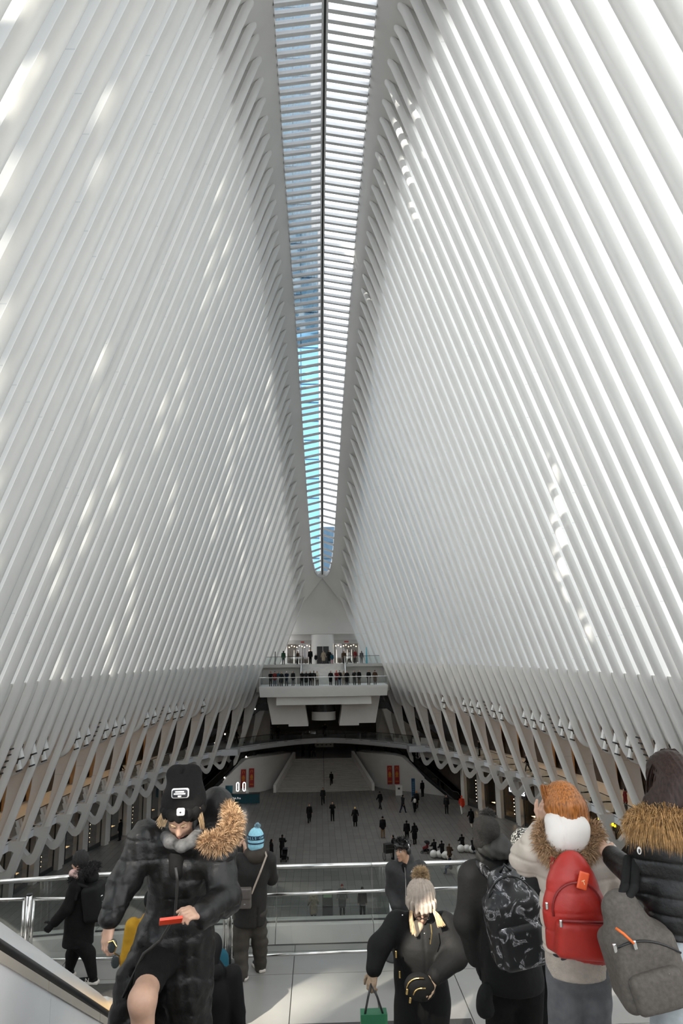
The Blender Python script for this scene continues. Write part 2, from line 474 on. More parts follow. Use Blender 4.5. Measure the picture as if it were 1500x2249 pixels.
for side, nm in ((-1, 'left'), (1, 'right')):
    st = [d for d in STN if 30 < d < 88]
    # ---- balcony slab with its white edge band
    q = MB(); rows = []
    for Dv in np.linspace(103, 12, 70):
        bx = balc_x(Dv)
        rows.append([(side*x, Dv, z_(h)) for x, h in ((max(bx+9, 12), H2), (bx, H2), (bx, H2-.62), (bx+.25, H2-.75), (max(bx+9, 12), H2-.75))])
    q.grid(rows)
    bal = q.build('balcony', BAND); fix_normals(bal)
    tag(bal, 'curved white second level balcony edge on the %s side behind the ribs' % nm, 'balcony', 'second level balconies')
    # thin shadow joint in the band
    q = MB(); rows = []
    for Dv in np.linspace(102, 30, 60):
        bx = balc_x(Dv)-.012
        rows.append([(side*bx, Dv, z_(H2-.10)), (side*bx, Dv, z_(H2-.14))])
    q.grid(rows); q.build('edge_joint', DARK, bal)
    # glass balustrade panels, one per bay
    for a, b in zip(st[:-1], st[1:]):
        q = MB(); xa, xb = balc_x(a)+.12, balc_x(b)+.12
        q.add([(side*xa, a-.1, z_(H2)), (side*xb, b+.1, z_(H2)), (side*xb, b+.1, z_(H2+1.02)), (side*xa, a-.1, z_(H2+1.02))], [(0, 1, 2, 3)])
        pn = q.build('glass_panel', RAILGLASS, bal)
        q = MB(); q.tube([(side*xa, a-.1, z_(H2+1.05)), (side*xb, b+.1, z_(H2+1.05))], .035, 6)
        q.tube([(side*xa, a-.1, z_(H2)), (side*xa, a-.1, z_(H2+1.05))], .02, 5)
        q.build('handrail', DARK, bal, True)
    # ---- upper shop line behind the balcony, with ceiling
    q = MB(); rows = []
    for Dv in np.linspace(100, 20, 50):
        bx = balc_x(min(Dv, 92))
        rows.append([(side*x, Dv, z_(h)) for x, h in ((Wf(min(Dv, 98))+1.4, -5.06), (bx+5, -5.6), (bx+5, H2))])
    q.grid(rows)
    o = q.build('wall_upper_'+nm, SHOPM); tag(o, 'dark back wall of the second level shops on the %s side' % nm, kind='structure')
    for k, (a, b) in enumerate(zip(st[:-1], st[1:])):
        c = (a+b)/2; bx = balc_x(c)+4.7
        w = (a-b)
        if k % 3 != 2:
            q = MB(); q.box(min(side*bx, side*(bx+.12)), max(side*bx, side*(bx+.12)), c-w*.32, c+w*.32, z_(H2+.1), z_(H2+3.4)); q.build('shop_panel', WARM, o)
        q = MB(); q.box(min(side*(bx-.25), side*(bx+.1)), max(side*(bx-.25), side*(bx+.1)), c-w*.4, c+w*.4, z_(H2+3.55), z_(H2+3.68)); q.build('light_shelf', SHELFGLOW, o)
    # ---- ground storefronts: pillars, recessed shop windows
    q = MB(); rows = []
    for Dv in np.linspace(96, 20, 50):
        sx = store_x(Dv)
        rows.append([(side*x, Dv, z_(h)) for x, h in ((balc_x(min(Dv, 91))+.25, H2-.76), (sx+.05, -12.9), (sx+.05, -13.6), (sx+.5, -13.6), (sx+3.2, -13.7), (sx+3.2, HF))])
    q.grid(rows)
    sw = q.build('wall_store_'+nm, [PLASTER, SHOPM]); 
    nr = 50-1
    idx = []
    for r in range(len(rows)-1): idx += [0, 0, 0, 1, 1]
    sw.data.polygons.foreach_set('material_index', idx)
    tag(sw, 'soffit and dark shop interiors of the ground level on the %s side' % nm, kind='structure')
    for k, Dv in enumerate(st):
        sx = store_x(Dv)
        ang = math.atan2(store_x(Dv+1)-store_x(Dv-1), 2)
        R = Matrix.Rotation(-side*ang, 3, 'Z')
        p = MB(); p.cbox((side*(sx+.25), Dv, z_((HF-13.6)/2)), (.32, .34, (18-13.6)/2), R); p.build('pillar', PILLAR, sw)
        if k+1 < len(st):
            D2 = st[k+1]; sx2 = store_x(D2)
            a = Vector((side*(sx+.42), Dv, 0)); b = Vector((side*(sx2+.42), D2, 0))
            def L(t, z, off=0): 
                pp = a.lerp(b, t); return (pp.x+side*off, pp.y, z_(z))
            # glass front
            q = MB(); q.add([L(.1, HF+.35), L(.62, HF+.35), L(.62, -13.7), L(.1, -13.7)], [(0, 1, 2, 3)]); q.build('shop_window', SHOPGLASS, sw)
            q = MB()   # plinth and frame
            for t0, t1, z0, z1 in ((.08, .64, HF, HF+.35), (.08, .1, HF, -13.6), (.62, .64, HF, -13.6)):
                q.add([L(t0, z0, -.05), L(t1, z0, -.05), L(t1, z1, -.05), L(t0, z1, -.05), L(t0, z0, .1), L(t1, z0, .1), L(t1, z1, .1), L(t0, z1, .1)], [(0, 1, 2, 3), (7, 6, 5, 4), (0, 4, 5, 1), (1, 5, 6, 2), (2, 6, 7, 3), (3, 7, 4, 0)])
            q.build('window_frame', DARK, sw)
            q = MB(); q.add([L(.64, HF), L(.92, HF), L(.92, -13.6), L(.64, -13.6)], [(0, 1, 2, 3)]); q.build('stone_panel', PILLAR, sw)
            if k % 2 == 0:
                q = MB(); q.add([L(.12, HF+.4, 1.5), L(.40, HF+.4, 1.5), L(.40, -14.0, 1.5), L(.12, -14.0, 1.5)], [(0, 1, 2, 3)]); q.build('display_panel', WARM, sw)
                q = MB()
                for j in range(7):
                    P = L(.45, HF+.7+.38*j, .3); q.cbox(P, (.03, .03, .03))
                q.build('light_string', BULB, sw)
            else:
                q = MB(); q.add([L(.12, HF+1.0, .6), L(.6, HF+1.0, .6), L(.6, HF+1.0, 1.2), L(.12, HF+1.0, 1.2)], [(0, 1, 2, 3)]); q.build('display_shelf', SHELFGLOW, sw)

PI_ = math.pi
# ---- shop signs on the right
SGW = mat('sign_white_glow', (.9, .9, .95), .4, emit=(.95, .95, 1, 1.6)); SGY = mat('sign_yellow_glow', (.9, .7, .05), .4, emit=(1, .68, .03, 1.3)); SGB = mat('sign_board', (.02, .02, .022), .4)
for D, H, tx, m, size, wd, lb in ((76.6, -14.75, 'LONGINES', SGW, .62, 3.4, 'white glowing letter sign of a watch shop under the right ribs'), (61.6, -14.35, 'BREITLING', SGY, .62, 3.6, 'yellow glowing letter sign over a right-hand shop'), (57.4, -14.1, 'LONDON\nJEWELERS', SGW, .5, 3.0, 'two-line white glowing sign over the nearest right-hand shop')):
    x = store_x(D)+.1; ang = math.atan2(store_x(D+1)-store_x(D-1), 2)
    e = empty('shop_sign', (x, D, z_(H)), -ang); tag(e, lb, 'sign', 'shop signs')
    q = MB(); q.box(.05, .2, -wd/2, wd/2, -.55, .5); q.build('board', SGB, e)
    text_obj('lettering', tx, size, m, e, (.02, 0, 0), (PI_/2, 0, -PI_/2), .02)
# ================================================================ far end of the hall
GREYW = mat('grey_plaster', (.50, .48, .45), .6, var=.05, scale=.7)
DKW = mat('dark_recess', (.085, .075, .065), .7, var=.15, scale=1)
STEPM = mat('step_stone', (.40, .385, .36), .5, var=.08, scale=2)
ESCM = mat('escalator_black', (.03, .03, .032), .25, var=.2, scale=6)
ESCGLASS = glass('escalator_glass', (.25, .27, .28), .08)
LAMP = mat('escalator_lamp', (1, .95, .85), .4, emit=(1, .93, .8, 6))

# ---- second level floor beyond the bridge and its back wall
q = MB(); q.box(-13, 13, 102.6, 118, z_(H2-.75), z_(H2)); q.box(-30, -11, 92, 118, z_(H2-.75), z_(H2-.01)); q.box(11, 30, 92, 118, z_(H2-.75), z_(H2-.01))
o = q.build('floor_bridge', BAND); tag(o, 'second level floor behind the curved bridge', kind='structure')
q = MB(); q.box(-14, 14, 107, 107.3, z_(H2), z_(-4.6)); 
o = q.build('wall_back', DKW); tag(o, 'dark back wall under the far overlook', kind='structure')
for s in (-1, 1):
    q = MB(); q.add([(s*13.5, 100, z_(H2)), (s*7.5, 101, z_(H2)), (s*7.5, 101, z_(-8)), (s*8.6, 100.4, z_(-7.2)), (s*13.5, 100, z_(-10.8))], [(0, 1, 2, 3, 4)])
    o = q.build('trim_3' if s < 0 else 'trim_4', GREYW); tag(o, 'pale wall under the upper escalator on the %s of the far end' % ('left' if s < 0 else 'right'), kind='structure')
# bridge balustrade around the end curve, one glass panel per bay
for s, nm in ((-1, 'left'), (1, 'right')):
    br = empty('bridge_railing', (0, 100, z_(H2))); tag(br, 'glass railing along the %s half of the curved far bridge' % nm, 'railing', 'bridge railings')
    Dp = [86.6, 89, 91.5, 94, 96.5, 98.5, 100.3, 101.9, 103]
    for a, b in zip(Dp[:-1], Dp[1:]):
        A = Vector((s*(balc_x(a)+.12), a-100, 0)); B = Vector((s*(balc_x(b)+.12), b-100, 0))
        q = MB(); up = Vector((0, 0, 1.02)); q.add([A, B, B+up, A+up], [(0, 1, 2, 3)]); q.build('glass_panel', RAILGLASS, br)
        q = MB(); up = Vector((0, 0, 1.06)); q.tube([A+up, B+up], .035, 6); q.tube([A, A+up], .02, 5); q.build('handrail', DARK, br, True)

# ---- grand stair
st = empty('grand_staircase', (0, 96.6, z_(HF))); tag(st, 'broad stone staircase rising under the curved bridge', 'staircase')
NS = 22
for k in range(NS):
    t0 = k/NS; y0 = 7.0*k/NS; hw = 6.3 - 2.3*t0; hw2 = 6.3-2.3*(k+1)/NS
    zt = 3.2*(k+1)/NS
    q = MB(); cv = .35
    n = 9; vv = []
    for zz in (zt-.145, zt):
        for (yy, h) in ((y0, hw), (7.0*(k+1)/NS+.05, hw2)):
            for j in range(n):
                u = -1+2*j/(n-1); vv.append((u*h, yy - cv*(1-u*u), zz))
    ff = []
    for j in range(n-1):
        ff += [(2*n+j, 2*n+j+1, 3*n+j+1, 3*n+j), (j, j+1, 2*n+j+1, 2*n+j)]
    q.add(vv, ff); q.build('step', STEPM, st)
q = MB(); q.box(-12, 12, 7.0, 24, 3.05, 3.2); q.build('landing', STEPM, st)
q = MB(); q.tube([(0, -.3, .95), (0, 7.0, 4.15), (0, 9, 4.15)], .025, 6)
for k in range(5): q.tube([(0, -.3+1.9*k, .0+.8*k), (0, -.3+1.9*k, .95+.8*k)], .02, 5)
q.build('centre_handrail', DARK, st)
for s in (-1, 1):
    q = MB(); q.add([(s*6.35, -.3, 0), (s*6.72, -.3, 0), (s*6.72, -.3, .95), (s*6.35, -.3, .95), (s*4.03, 7.0, 2.6), (s*4.4, 7.0, 2.6), (s*4.4, 7.0, 4.1), (s*4.03, 7.0, 4.1)],
          [(0, 1, 2, 3), (7, 6, 5, 4), (0, 4, 5, 1), (1, 5, 6, 2), (2, 6, 7, 3), (3, 7, 4, 0)]); q.build('parapet', PLASTER, st); fix_normals(st.children[-1])
# curved white walls beside the stair
for s, nm in ((-1, 'left'), (1, 'right')):
    path = [(15.78, 91.38, -17.74), (14.40, 92.65, -16.94), (13.02, 93.81, -15.99), (11.65, 94.87, -14.72), (10.38, 95.72, -13.71), (9.11, 96.56, -13.55), (7.94, 97.73, -13.61), (6.99, 99.32, -13.71), (5.93, 101.44, -13.87), (4.76, 104.29, -14.08)]
    q = MB(); q.grid([[(s*x, y, z_(HF)) for x, y, h in path], [(s*x, y, z_(h)) for x, y, h in path], [(s*(x+1.3), y+2.2, z_(h)) for x, y, h in path]])
    o = q.build('wall_stair_'+nm, PLASTER); autosmooth(o, .8); tag(o, 'curved white wall beside the grand staircase on the %s' % nm, kind='structure')
RED = mat('banner_red', (.33, .02, .015), .7, var=.1); GOLD = mat('banner_gold', (.62, .22, .02), .6, var=.1)
for s, xs, nm in ((-1, (-10.55, -9.55), 'left'), (1, (8.75, 9.7), 'right')):
    for k, x in enumerate(xs):
        yy = 95.1 if abs(x) > 10 else 95.75
        b = empty('banner', (x, yy, z_(-17.15))); tag(b, 'narrow red banner with gold emblem, %s of the pair %s of the grand stair' % (('outer', 'inner')[k if s < 0 else 1-k], nm), 'banner', 'red banners')
        q = MB(); q.box(-.33, .33, -.02, .02, 0, 2.35); q.build('cloth', RED, b)
        q = MB(); q.tube([(-.12, -.03, 1.85), (-.13, -.03, 2.05), (0, -.03, 2.15), (.13, -.03, 2.05), (.12, -.03, 1.85)], .03, 5); q.build('emblem', GOLD, b)
        for j, (w, h) in enumerate(((.12, .1), (.16, .12), (.2, .14), (.16, .12), (.2, .1))): q = MB(); q.box(-w, w, -.035, -.02, 1.5-.15*j, 1.5-.15*j+h*.9); q.build('motif', GOLD, b)
        for j in range(3): q = MB(); q.box(-.2+.16*j, -.1+.16*j, -.035, -.02, .3, .42); q.build('letter', GOLD, b)

# ---- overlook platform
ov = empty('overlook_platform', (0, 88, z_(HP))); tag(ov, 'white cantilevered overlook platform at the far end', 'platform')
def P(g, name, m, smooth=False):
    g.v = [(x, y-88, zz-z_(HP)) for x, y, zz in g.v]; o = g.build(name, m, ov, smooth); fix_normals(o); return o
q = MB(); fr = []
for k in range(13):
    x = -8.05+16.1*k/12; yy = 88 - .35*(1-(x/8.05)**2); fr.append((x, yy))
pl = fr + [(8.3, 95), (-8.3, 95)]
q.add([(x, y, z_(HP)) for x, y in pl] + [(x, y, z_(HP-.22)) for x, y in pl] + [(x*.985, y+.12, z_(HP-1.28)) for x, y in pl],
      [tuple(range(15))] + [(i, (i+1) % 15, 15+(i+1) % 15, 15+i) for i in range(15)] + [(15+i, 15+(i+1) % 15, 30+(i+1) % 15, 30+i) for i in range(15)] + [tuple(range(30, 45))[::-1]])
P(q, 'slab', WHITE)
q = MB(); q.prism([(-5.9, z_(-6.28)), (5.95, z_(-6.28)), (5.95, z_(-5.2)), (-5.9, z_(-5.2))], 'y', 88.25, 95); P(q, 'under_beam', WHITE)
for s in (-1, 1):
    q = MB(); q.prism([(s*7.25, z_(-5.2)), (s*2.35, z_(-5.2)), (s*2.35, z_(-6.4)), (s*1.95, z_(-9.0)), (s*4.45, z_(-9.0)), (s*4.45, z_(-8.72)), (s*6.55, z_(-8.72))], 'y', 90, 94); P(q, 'hanging_pier', PLASTER)
q = MB()
for k, (h0, h1) in enumerate(((-8.45, -7.4),)):
    rows = [[(1.55*math.cos(a), 92.2-1.1*math.sin(a), z_(h)) for a in np.linspace(0, math.pi, 13)] for h in (h0, h1)]
    q.grid(rows)
q.box(-1.5, 1.5, 92.1, 92.3, z_(-8.45), z_(-7.4)); P(q, 'lift_drum', WHITE, True)
q = MB(); q.grid([[(1.5*math.cos(a), 92.2-1.05*math.sin(a), z_(h)) for a in np.linspace(0, math.pi, 13)] for h in (-7.4, -6.3)]); P(q, 'lift_glass', ESCM)
for k in range(7):    # glass front, posts
    x0 = -7.95+15.9*k/7; x1 = -7.95+15.9*(k+1)/7
    y0 = 88.08-.35*(1-(x0/8.05)**2); y1 = 88.08-.35*(1-(x1/8.05)**2)
    q = MB(); q.add([(x0, y0, z_(HP)), (x1, y1, z_(HP)), (x1, y1, z_(HP+1.0)), (x0, y0, z_(HP+1.0))], [(0, 1, 2, 3)]); P(q, 'glass_panel', RAILGLASS)
    q = MB(); q.box(x0-.04, x0+.04, y0-.03, y0+.05, z_(HP), z_(HP+1.04)); P(q, 'rail_post', STEEL)
q = MB(); q.tube([(x, y+.08, z_(HP+1.08)) for x, y in fr], .05, 8); P(q, 'top_rail', STEEL, True)
for s in (-1, 1):
    q = MB(); q.add([(s*7.98, 88.1, z_(HP)), (s*8.2, 94, z_(HP)), (s*8.2, 94, z_(HP+1)), (s*7.98, 88.1, z_(HP+1))], [(0, 1, 2, 3)]); P(q, 'side_glass', RAILGLASS)
# steps up to the entrance level
us = empty('entrance_stairs', (0, 91.8, z_(HP))); tag(us, 'white stairs from the far overlook up to the entrance doors', 'stairs')
n = 15; rise = (HU-HP)/n
for k in range(n):
    q = MB(); q.box(-2.85, 2.85, k*.28, 4.4, k*rise, (k+1)*rise-.002); q.build('step', STONE2, us)
for s in (-1, 1):
    q = MB(); q.prism([(-.3, 0), (4.3, 2.45), (4.3, 3.5), (3.8, 3.5), (-.3, 1.05)], 'x', s*2.86, s*3.0); o = q.build('side_glass', RAILGLASS, us); fix_normals(o)
    q = MB(); q.tube([(s*2.93, -.5, 1.06), (s*2.93, 3.9, 3.52), (s*2.93, 4.4, 3.55)], .06, 8); q.build('handrail', STEEL, us, True)

# ---- entrance level
q = MB(); q.box(-12, 12, 96.1, 118, z_(HU-.35), z_(HU))
for s in (-1, 1): q.box(min(s*3.02, s*8.9), max(s*3.02, s*8.9), 94.3, 96.1, z_(HU-.35), z_(HU)); q.box(min(s*3.02, s*9.2), max(s*3.02, s*9.2), 95.2, 95.5, z_(HP-.2), z_(HU-.3))
o = q.build('floor_entrance', GREYW); tag(o, 'entrance level floor at the far end', kind='structure')
q = MB(); q.box(-8.9, -8.2, 94.2, 96, z_(HP-1), z_(HU)); q.box(8.2, 8.9, 94.2, 96, z_(HP-1), z_(HU)); o = q.build('trim_5', GREYW); tag(o, 'grey cheek walls beside the far overlook', kind='structure')
for s, nm in ((-1, 'left'), (1, 'right')):
    r = empty('entrance_railing', (0, 94.4, z_(HU))); tag(r, 'glass railing on the entrance level %s of the far stairs' % nm, 'railing', 'entrance railings')
    for k in range(3):
        a = s*(3.05+1.6*k); b = s*(3.05+1.6*(k+1))
        q = MB(); q.add([(a, 0, 0), (b, 0, 0), (b, 0, 1), (a, 0, 1)], [(0, 1, 2, 3)]); q.build('glass_panel', RAILGLASS, r)
    q = MB(); q.tube([(s*3.05, 0, 1.04), (s*7.9, 0, 1.04)], .035, 6); q.build('handrail', DARK, r, True)
# entrance wall with lift core and glazed shop fronts
ew = MB()
ew.box(-9.5, -5.1, 100.2, 100.5, z_(HU), z_(4)); ew.box(5.1, 9.5, 100.2, 100.5, z_(HU), z_(4)); ew.box(-5.1, 5.1, 100.2, 100.5, z_(1.35), z_(4.5))
o = ew.build('wall_entrance', PLASTER); tag(o, 'white entrance wall at the far end', kind='structure')
q = MB(); q.prism([(-5.3, z_(1.32)), (5.3, z_(1.32)), (5.0, z_(1.85)), (-5.0, z_(1.85))], 'y', 99.9, 100.3); q.build('fascia', GREYW, o)
LOGO = mat('red_logo', (.5, .06, .04), .5)
for x, w in ((-2.9, .25), (3.4, .32)):
    q = MB(); q.box(x-w, x+w, 99.86, 99.9, z_(1.5), z_(1.68)); q.build('logo', LOGO, o)
SHOPW = mat('shop_white_interior', (.75, .73, .7), .5, emit=(1, .93, .82, .25))
for s in (-1, 1):
    for k in range(3):
        a = s*(1.75+1.1*k); b = s*(1.75+1.1*(k+1))
        q = MB(); q.add([(a, 100.3, z_(HU)), (b, 100.3, z_(HU)), (b, 100.3, z_(1.33)), (a, 100.3, z_(1.33))], [(0, 1, 2, 3)]); q.build('shop_window', SHOPGLASS, o)
        q = MB(); q.box(min(a, a+s*.06), max(a, a+s*.06), 100.25, 100.35, z_(HU), z_(1.33)); q.build('mullion', DARK, o)
        for j in range(2):
            x = a + s*(.25+.5*j); q = MB(); q.prism([(x-.12, z_(HU)), (x+.14, z_(HU)), (x+.05, z_(.5)), (x-.02, z_(.5))], 'y', 102+.4*j, 102.1+.4*j); q.build('garment_display', SHOPW if (k+j) % 2 == 0 else SHOPM, o)
    q = MB()
    for k in range(9): q.cbox((s*(1.9+.37*k), 101.2, z_(1.0+.12*math.sin(k*2.1))), (.05, .05, .05))
    q.build('ceiling_spot', BULB, o)
q = MB(); q.box(-9, 9, 106, 106.3, z_(HU), z_(4)); q.build('back_panel', SHOPM, o)
core = MB(); rows = [[(1.66*math.cos(a), 100.2-1.5*math.sin(a), z_(h)) for a in np.linspace(0, math.pi, 17)] for h in (HU, 1.4, 1.41, 2.62)]
core.grid(rows); c = core.build('lift_core', WHITE); autosmooth(c, .6); tag(c, 'rounded white lift core between the far shop fronts', kind='structure')
q = MB(); q.grid([[(x, 100.2-1.5*math.sqrt(max(0, 1-(x/1.66)**2))-.03, z_(h)) for x in np.linspace(-.85, -.03, 6)] for h in (HU, .95)]); q.grid([[(x, 100.2-1.5*math.sqrt(max(0, 1-(x/1.66)**2))-.03, z_(h)) for x in np.linspace(.03, .85, 6)] for h in (HU, .95)])
q.build('lift_door', DARK, c)
BLUEP = mat('teal_pylon', (.03, .30, .38), .4, emit=(.02, .3, .4, .15))
q = MB(); q.prism([(-.12, 0), (.12, 0), (.05, 2.2), (-.02, 2.2)], 'y', -.1, .1); o = q.build('sign_pylon', BLUEP); o.location = (5.95, 95.2, z_(HU)); tag(o, 'slim teal pylon sign behind the right entrance railing', 'sign')
q = MB(); q.cyl(0, 0, 0, 1.75, .06, 10); o = q.build('slim_post', DARK); o.location = (-6.5, 95.0, z_(HU)); tag(o, 'dark post standing behind the left entrance railing', 'post')

# ---- escalators
def escalator(name, p0, p1, label, w=1.0):
    p0 = Vector(p0); p1 = Vector(p1); d = p1-p0; run = Vector((d.x, d.y, 0)).length; rise = d.z
    e = empty(name, p0, math.atan2(d.y, d.x)); tag(e, label, 'escalator', 'escalators of the far end')
    ext = 1.1
    prof = [(-ext, -.25), (0, -.25), (run, rise-.9), (run+ext, rise-.9), (run+ext, rise), (run, rise), (0, .0), (-ext, 0)]
    q = MB(); q.prism(prof, 'y', -w*.75, w*.75); fix_normals(q.build('truss', ESCM, e))
    n = int(rise/.2)
    q = MB()
    for k in range(n): q.box(run*k/n, run*(k+1)/n, -w/2, w/2, rise*k/n, rise*(k+1)/n)
    q.build('steps', DARK, e)
    for s in (-1, 1):
        y = s*w*.62
        q = MB(); q.prism([(-ext*.8, 0), (0, 0), (run, rise), (run+ext*.8, rise), (run+ext*.8, rise+.85), (run, rise+.9), (0, .9), (-ext*.8, .85)], 'y', y-.01, y+.01); fix_normals(q.build('balustrade', ESCGLASS, e))
        q = MB(); q.tube([(-ext, .35, 0), (-ext-.15, .35, .0)], .01, 4)
        q = MB(); q.tube([(-ext*.7, y, .25), (-ext-.1, y, .5), (-ext*.8, y, .92), (0, y, .97), (run, y, rise+.97), (run+ext*.8, y, rise+.92), (run+ext+.1, y, rise+.5)], .05, 6); q.build('handrail', BLACK, e, True)
    q = MB()
    for k in range(5): t = (k+.5)/5; q.cbox((run*t, -w*.77, rise*t-.15), (.07, .03, .07))
    q.build('side_lamps', LAMP, e)
    return e
escalator('escalator', (-16.5, 90.3, z_(HF)), (-10.5, 98.6, z_(-12.9)), 'dark escalator rising from the floor at the left of the grand stair')
escalator('escalator', (16.5, 90.3, z_(HF)), (10.5, 98.6, z_(-12.9)), 'dark escalator rising from the floor at the right of the grand stair')
escalator('escalator', (-15.2, 97, z_(H2)), (-8.6, 97, z_(-6.6)), 'dark escalator climbing from the second level to the overlook on the left')
escalator('escalator', (15.2, 97, z_(H2)), (8.6, 97, z_(-6.6)), 'dark escalator climbing from the second level to the overlook on the right')

# ---- desk, kiosks, sign
TEAL = mat('desk_teal', (.012, .075, .10), .4, var=.1); LETW = mat('white_lettering', (.8, .8, .8), .5, emit=(1, 1, 1, .25))
RING = mat('ring_lamp', (1, 1, 1), .4, emit=(1, 1, .98, 7))
k = empty('enrolment_desk', (-10.2, 90.4, z_(HF)), .03); tag(k, 'teal enrolment counter with white lettering beside the left escalator', 'counter')
q = MB(); q.box(-2.15, 2.15, -.4, .4, 0, 1.08); q.build('counter', TEAL, k)
q = MB(); q.box(-2.2, 2.2, -.45, .45, 1.08, 1.13); q.build('counter_top', DARK, k)
q = MB(); q.box(-2.1, -1.2, .3, .35, 1.13, 2.0); q.build('backboard', TEAL, k)
text_obj('lettering', 'TSA Pre', .34, LETW, k, (-.7, -.42, .62), (math.pi/2, 0, 0), .005)
for x in (-.55, .25):
    pts = []
    for j in range(17):
        a = 2*math.pi*j/16; pts.append((x+.16*math.cos(a), -.1, 2.0+.38*math.sin(a)+(.2 if math.sin(a) > 0 else -.2)*0))
    q = MB(); pts = [(x-.15, -.1, 1.55), (x-.15, -.1, 2.25), (x-.09, -.1, 2.37), (x, -.1, 2.41), (x+.09, -.1, 2.37), (x+.15, -.1, 2.25), (x+.15, -.1, 1.55), (x+.09, -.1, 1.43), (x, -.1, 1.39), (x-.09, -.1, 1.43), (x-.15, -.1, 1.55)]
    q.tube(pts, .035, 6); q.build('ring_lamp', RING, k, True)
q = MB()
for x in (-1.0, .65): q.box(x-.18, x+.18, -.05, 0, 1.13, 1.5)
q.build('monitor', mat('monitor_pale', (.5, .5, .48), .5), k)
q = MB(); q.box(-.42, .42, -.35, .35, 0, 1.15); q.box(-.45, .45, -.38, .38, 1.15, 1.2)
o = q.build('information_kiosk', PLASTER); o.location = (9.6, 93.2, z_(HF)); tag(o, 'white box kiosk under the right red banners', 'kiosk')
q = MB(); q.box(-.14, .14, -.365, -.352, .72, .95); q.build('emblem', DARK, o)
q = MB(); q.box(-.22, .22, -.1, .1, 0, 2.1); o = q.build('blue_sign_stand', mat('sign_blue', (.015, .06, .13), .4)); o.location = (11.4, 92.4, z_(HF)); tag(o, 'tall dark blue sign stand right of the white kiosk', 'sign')
for j in range(6): q = MB(); q.box(-.15, .12, -.112, -.1, .5+.22*j, .6+.22*j); q.build('text_line', mat('sign_text', (.1, .25, .4), .5), o)
sg = empty('route_sign', (.15, 110.5, z_(-14.2))); tag(sg, 'pale sign with four coloured route discs under the bridge', 'sign')
q = MB(); q.box(-1.45, 1.45, 0, .1, 0, 1.35); q.build('panel', mat('sign_pale', (.55, .53, .48), .5), sg)
for j, c in enumerate(((.03, .03, .03), (.03, .03, .03), (.6, .16, .02), (.5, .06, .02))):
    q = MB(); q.tube([(-1.0+.66*j, -.02, .95), (-1.0+.66*j, .0, .95)], .24, 16); q.build('route_disc', mat('route_%d' % j, c, .5), sg)
for j in range(4): q = MB(); q.box(-1.1+.66*j, -.85+.66*j, -.01, 0, .3, .42); q.build('letter', DARK, sg)
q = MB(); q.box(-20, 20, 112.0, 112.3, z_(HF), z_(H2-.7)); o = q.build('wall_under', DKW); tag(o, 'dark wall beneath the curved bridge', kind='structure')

# ================================================================ city outside
def tower(name, x0, x1, y0, y1, zb, zt, cols, rows, m, fm, label, group='glass towers outside'):
    t = empty(name, ((x0+x1)/2, y0, zb)); tag(t, label, 'building', group)
    q = MB(); q.box(x0-(x0+x1)/2, x1-(x0+x1)/2, .35, y1-y0, 0, zt-zb); q.build('frame', fm, t)
    w = (x1-x0)/cols; h = (zt-zb)/rows
    p0 = MB(); p0.box(-w/2+.07, w/2-.07, 0, .4, .18, h-.1); proto = None
    for i in range(cols):
        for j in range(rows):
            if proto is None: proto = p0.build('window_pane', m, t); o = proto
            else: o = bpy.data.objects.new('window_pane', proto.data); link(o, t)
            o.location = (-(x1-x0)/2 + w*(i+.5), 0, h*j)
    return t
TGL = mat('tower_glass', (.10, .24, .38), .3, var=.18, scale=.12, spec=.5); TFR = mat('tower_frame', (.22, .34, .44), .4)
TGL2 = mat('block_glass', (.09, .17, .24), .3, var=.3, scale=.2)
tower('glass_tower', -31, -1.75, 141, 175, 0, 210, 7, 42, TGL, TFR, 'pale blue glass tower rising left of the skylight ridge')
tower('glass_block', -33, -.2, 132, 140, 0, 108, 9, 27, TGL, TFR, 'lower blue glass block in front of the tower, seen through the left skylight panes')
tower('city_block', .1, 34, 168, 190, 0, 49, 9, 12, TGL2, TFR, 'dark glazed block seen low through the right skylight panes')
# added unseen frame: open bays break the sun into patches on the ribs
fr = empty('added_sun_screen', (-92.7, -50, 0)); tag(fr, 'unseen screen frame added behind the viewer to break up the sunlight', 'building', 'glass towers outside')
rn = random.Random(4); pn = MB(); NX, NZ = 40, 42; w, h = 3.35, 4.1
for i in range(NX):
    for j in range(NZ):
        cl = .5+.5*math.sin(i*.55+1.3*math.sin(j*.31))*math.sin(j*.42+.7*math.sin(i*.5))
        xx = -92.7-43.5+w*(i+.5); hh = h*(j+.5)-ZF
        if xx > -58 and hh < (74 if xx < -38 else 57) and i != 31: continue      # lower bays left open for the sun, one kept shut for shade
        if i != 31 and rn.random() < .05 + (.50 if xx < -58 else .2)*cl**1.5: continue
        pn.box(-43.5+w*i+.05, -43.5+w*(i+1)-.05, 0, .3, h*j+.05, h*(j+1)-.05)
o = pn.build('sun_screen_panels', TGL2, fr); o['kind'] = 'stuff'
DEP = 2.6        # depth of the added frame: slabs per storey, columns per bay, one solid bay
for j in range(NZ+1): q = MB(); q.box(-43.5, -43.5+w*NX, -DEP, .3, h*j-.14, h*j+.04); q.build('floor_slab', TFR, fr)
for i in range(NX+1):
    for y0 in (-DEP, -.05): q = MB(); q.box(-43.5+w*i-.13, -43.5+w*i+.13, y0, y0+.3, 0, h*NZ); q.build('column', TFR, fr)
q = MB(); q.box(-43.5+w*31+.05, -43.5+w*32-.05, -DEP, -.02, 0, h*NZ); q.build('added_shade_bay', TFR, fr)  # solid bay added to keep sun off the right foreground group

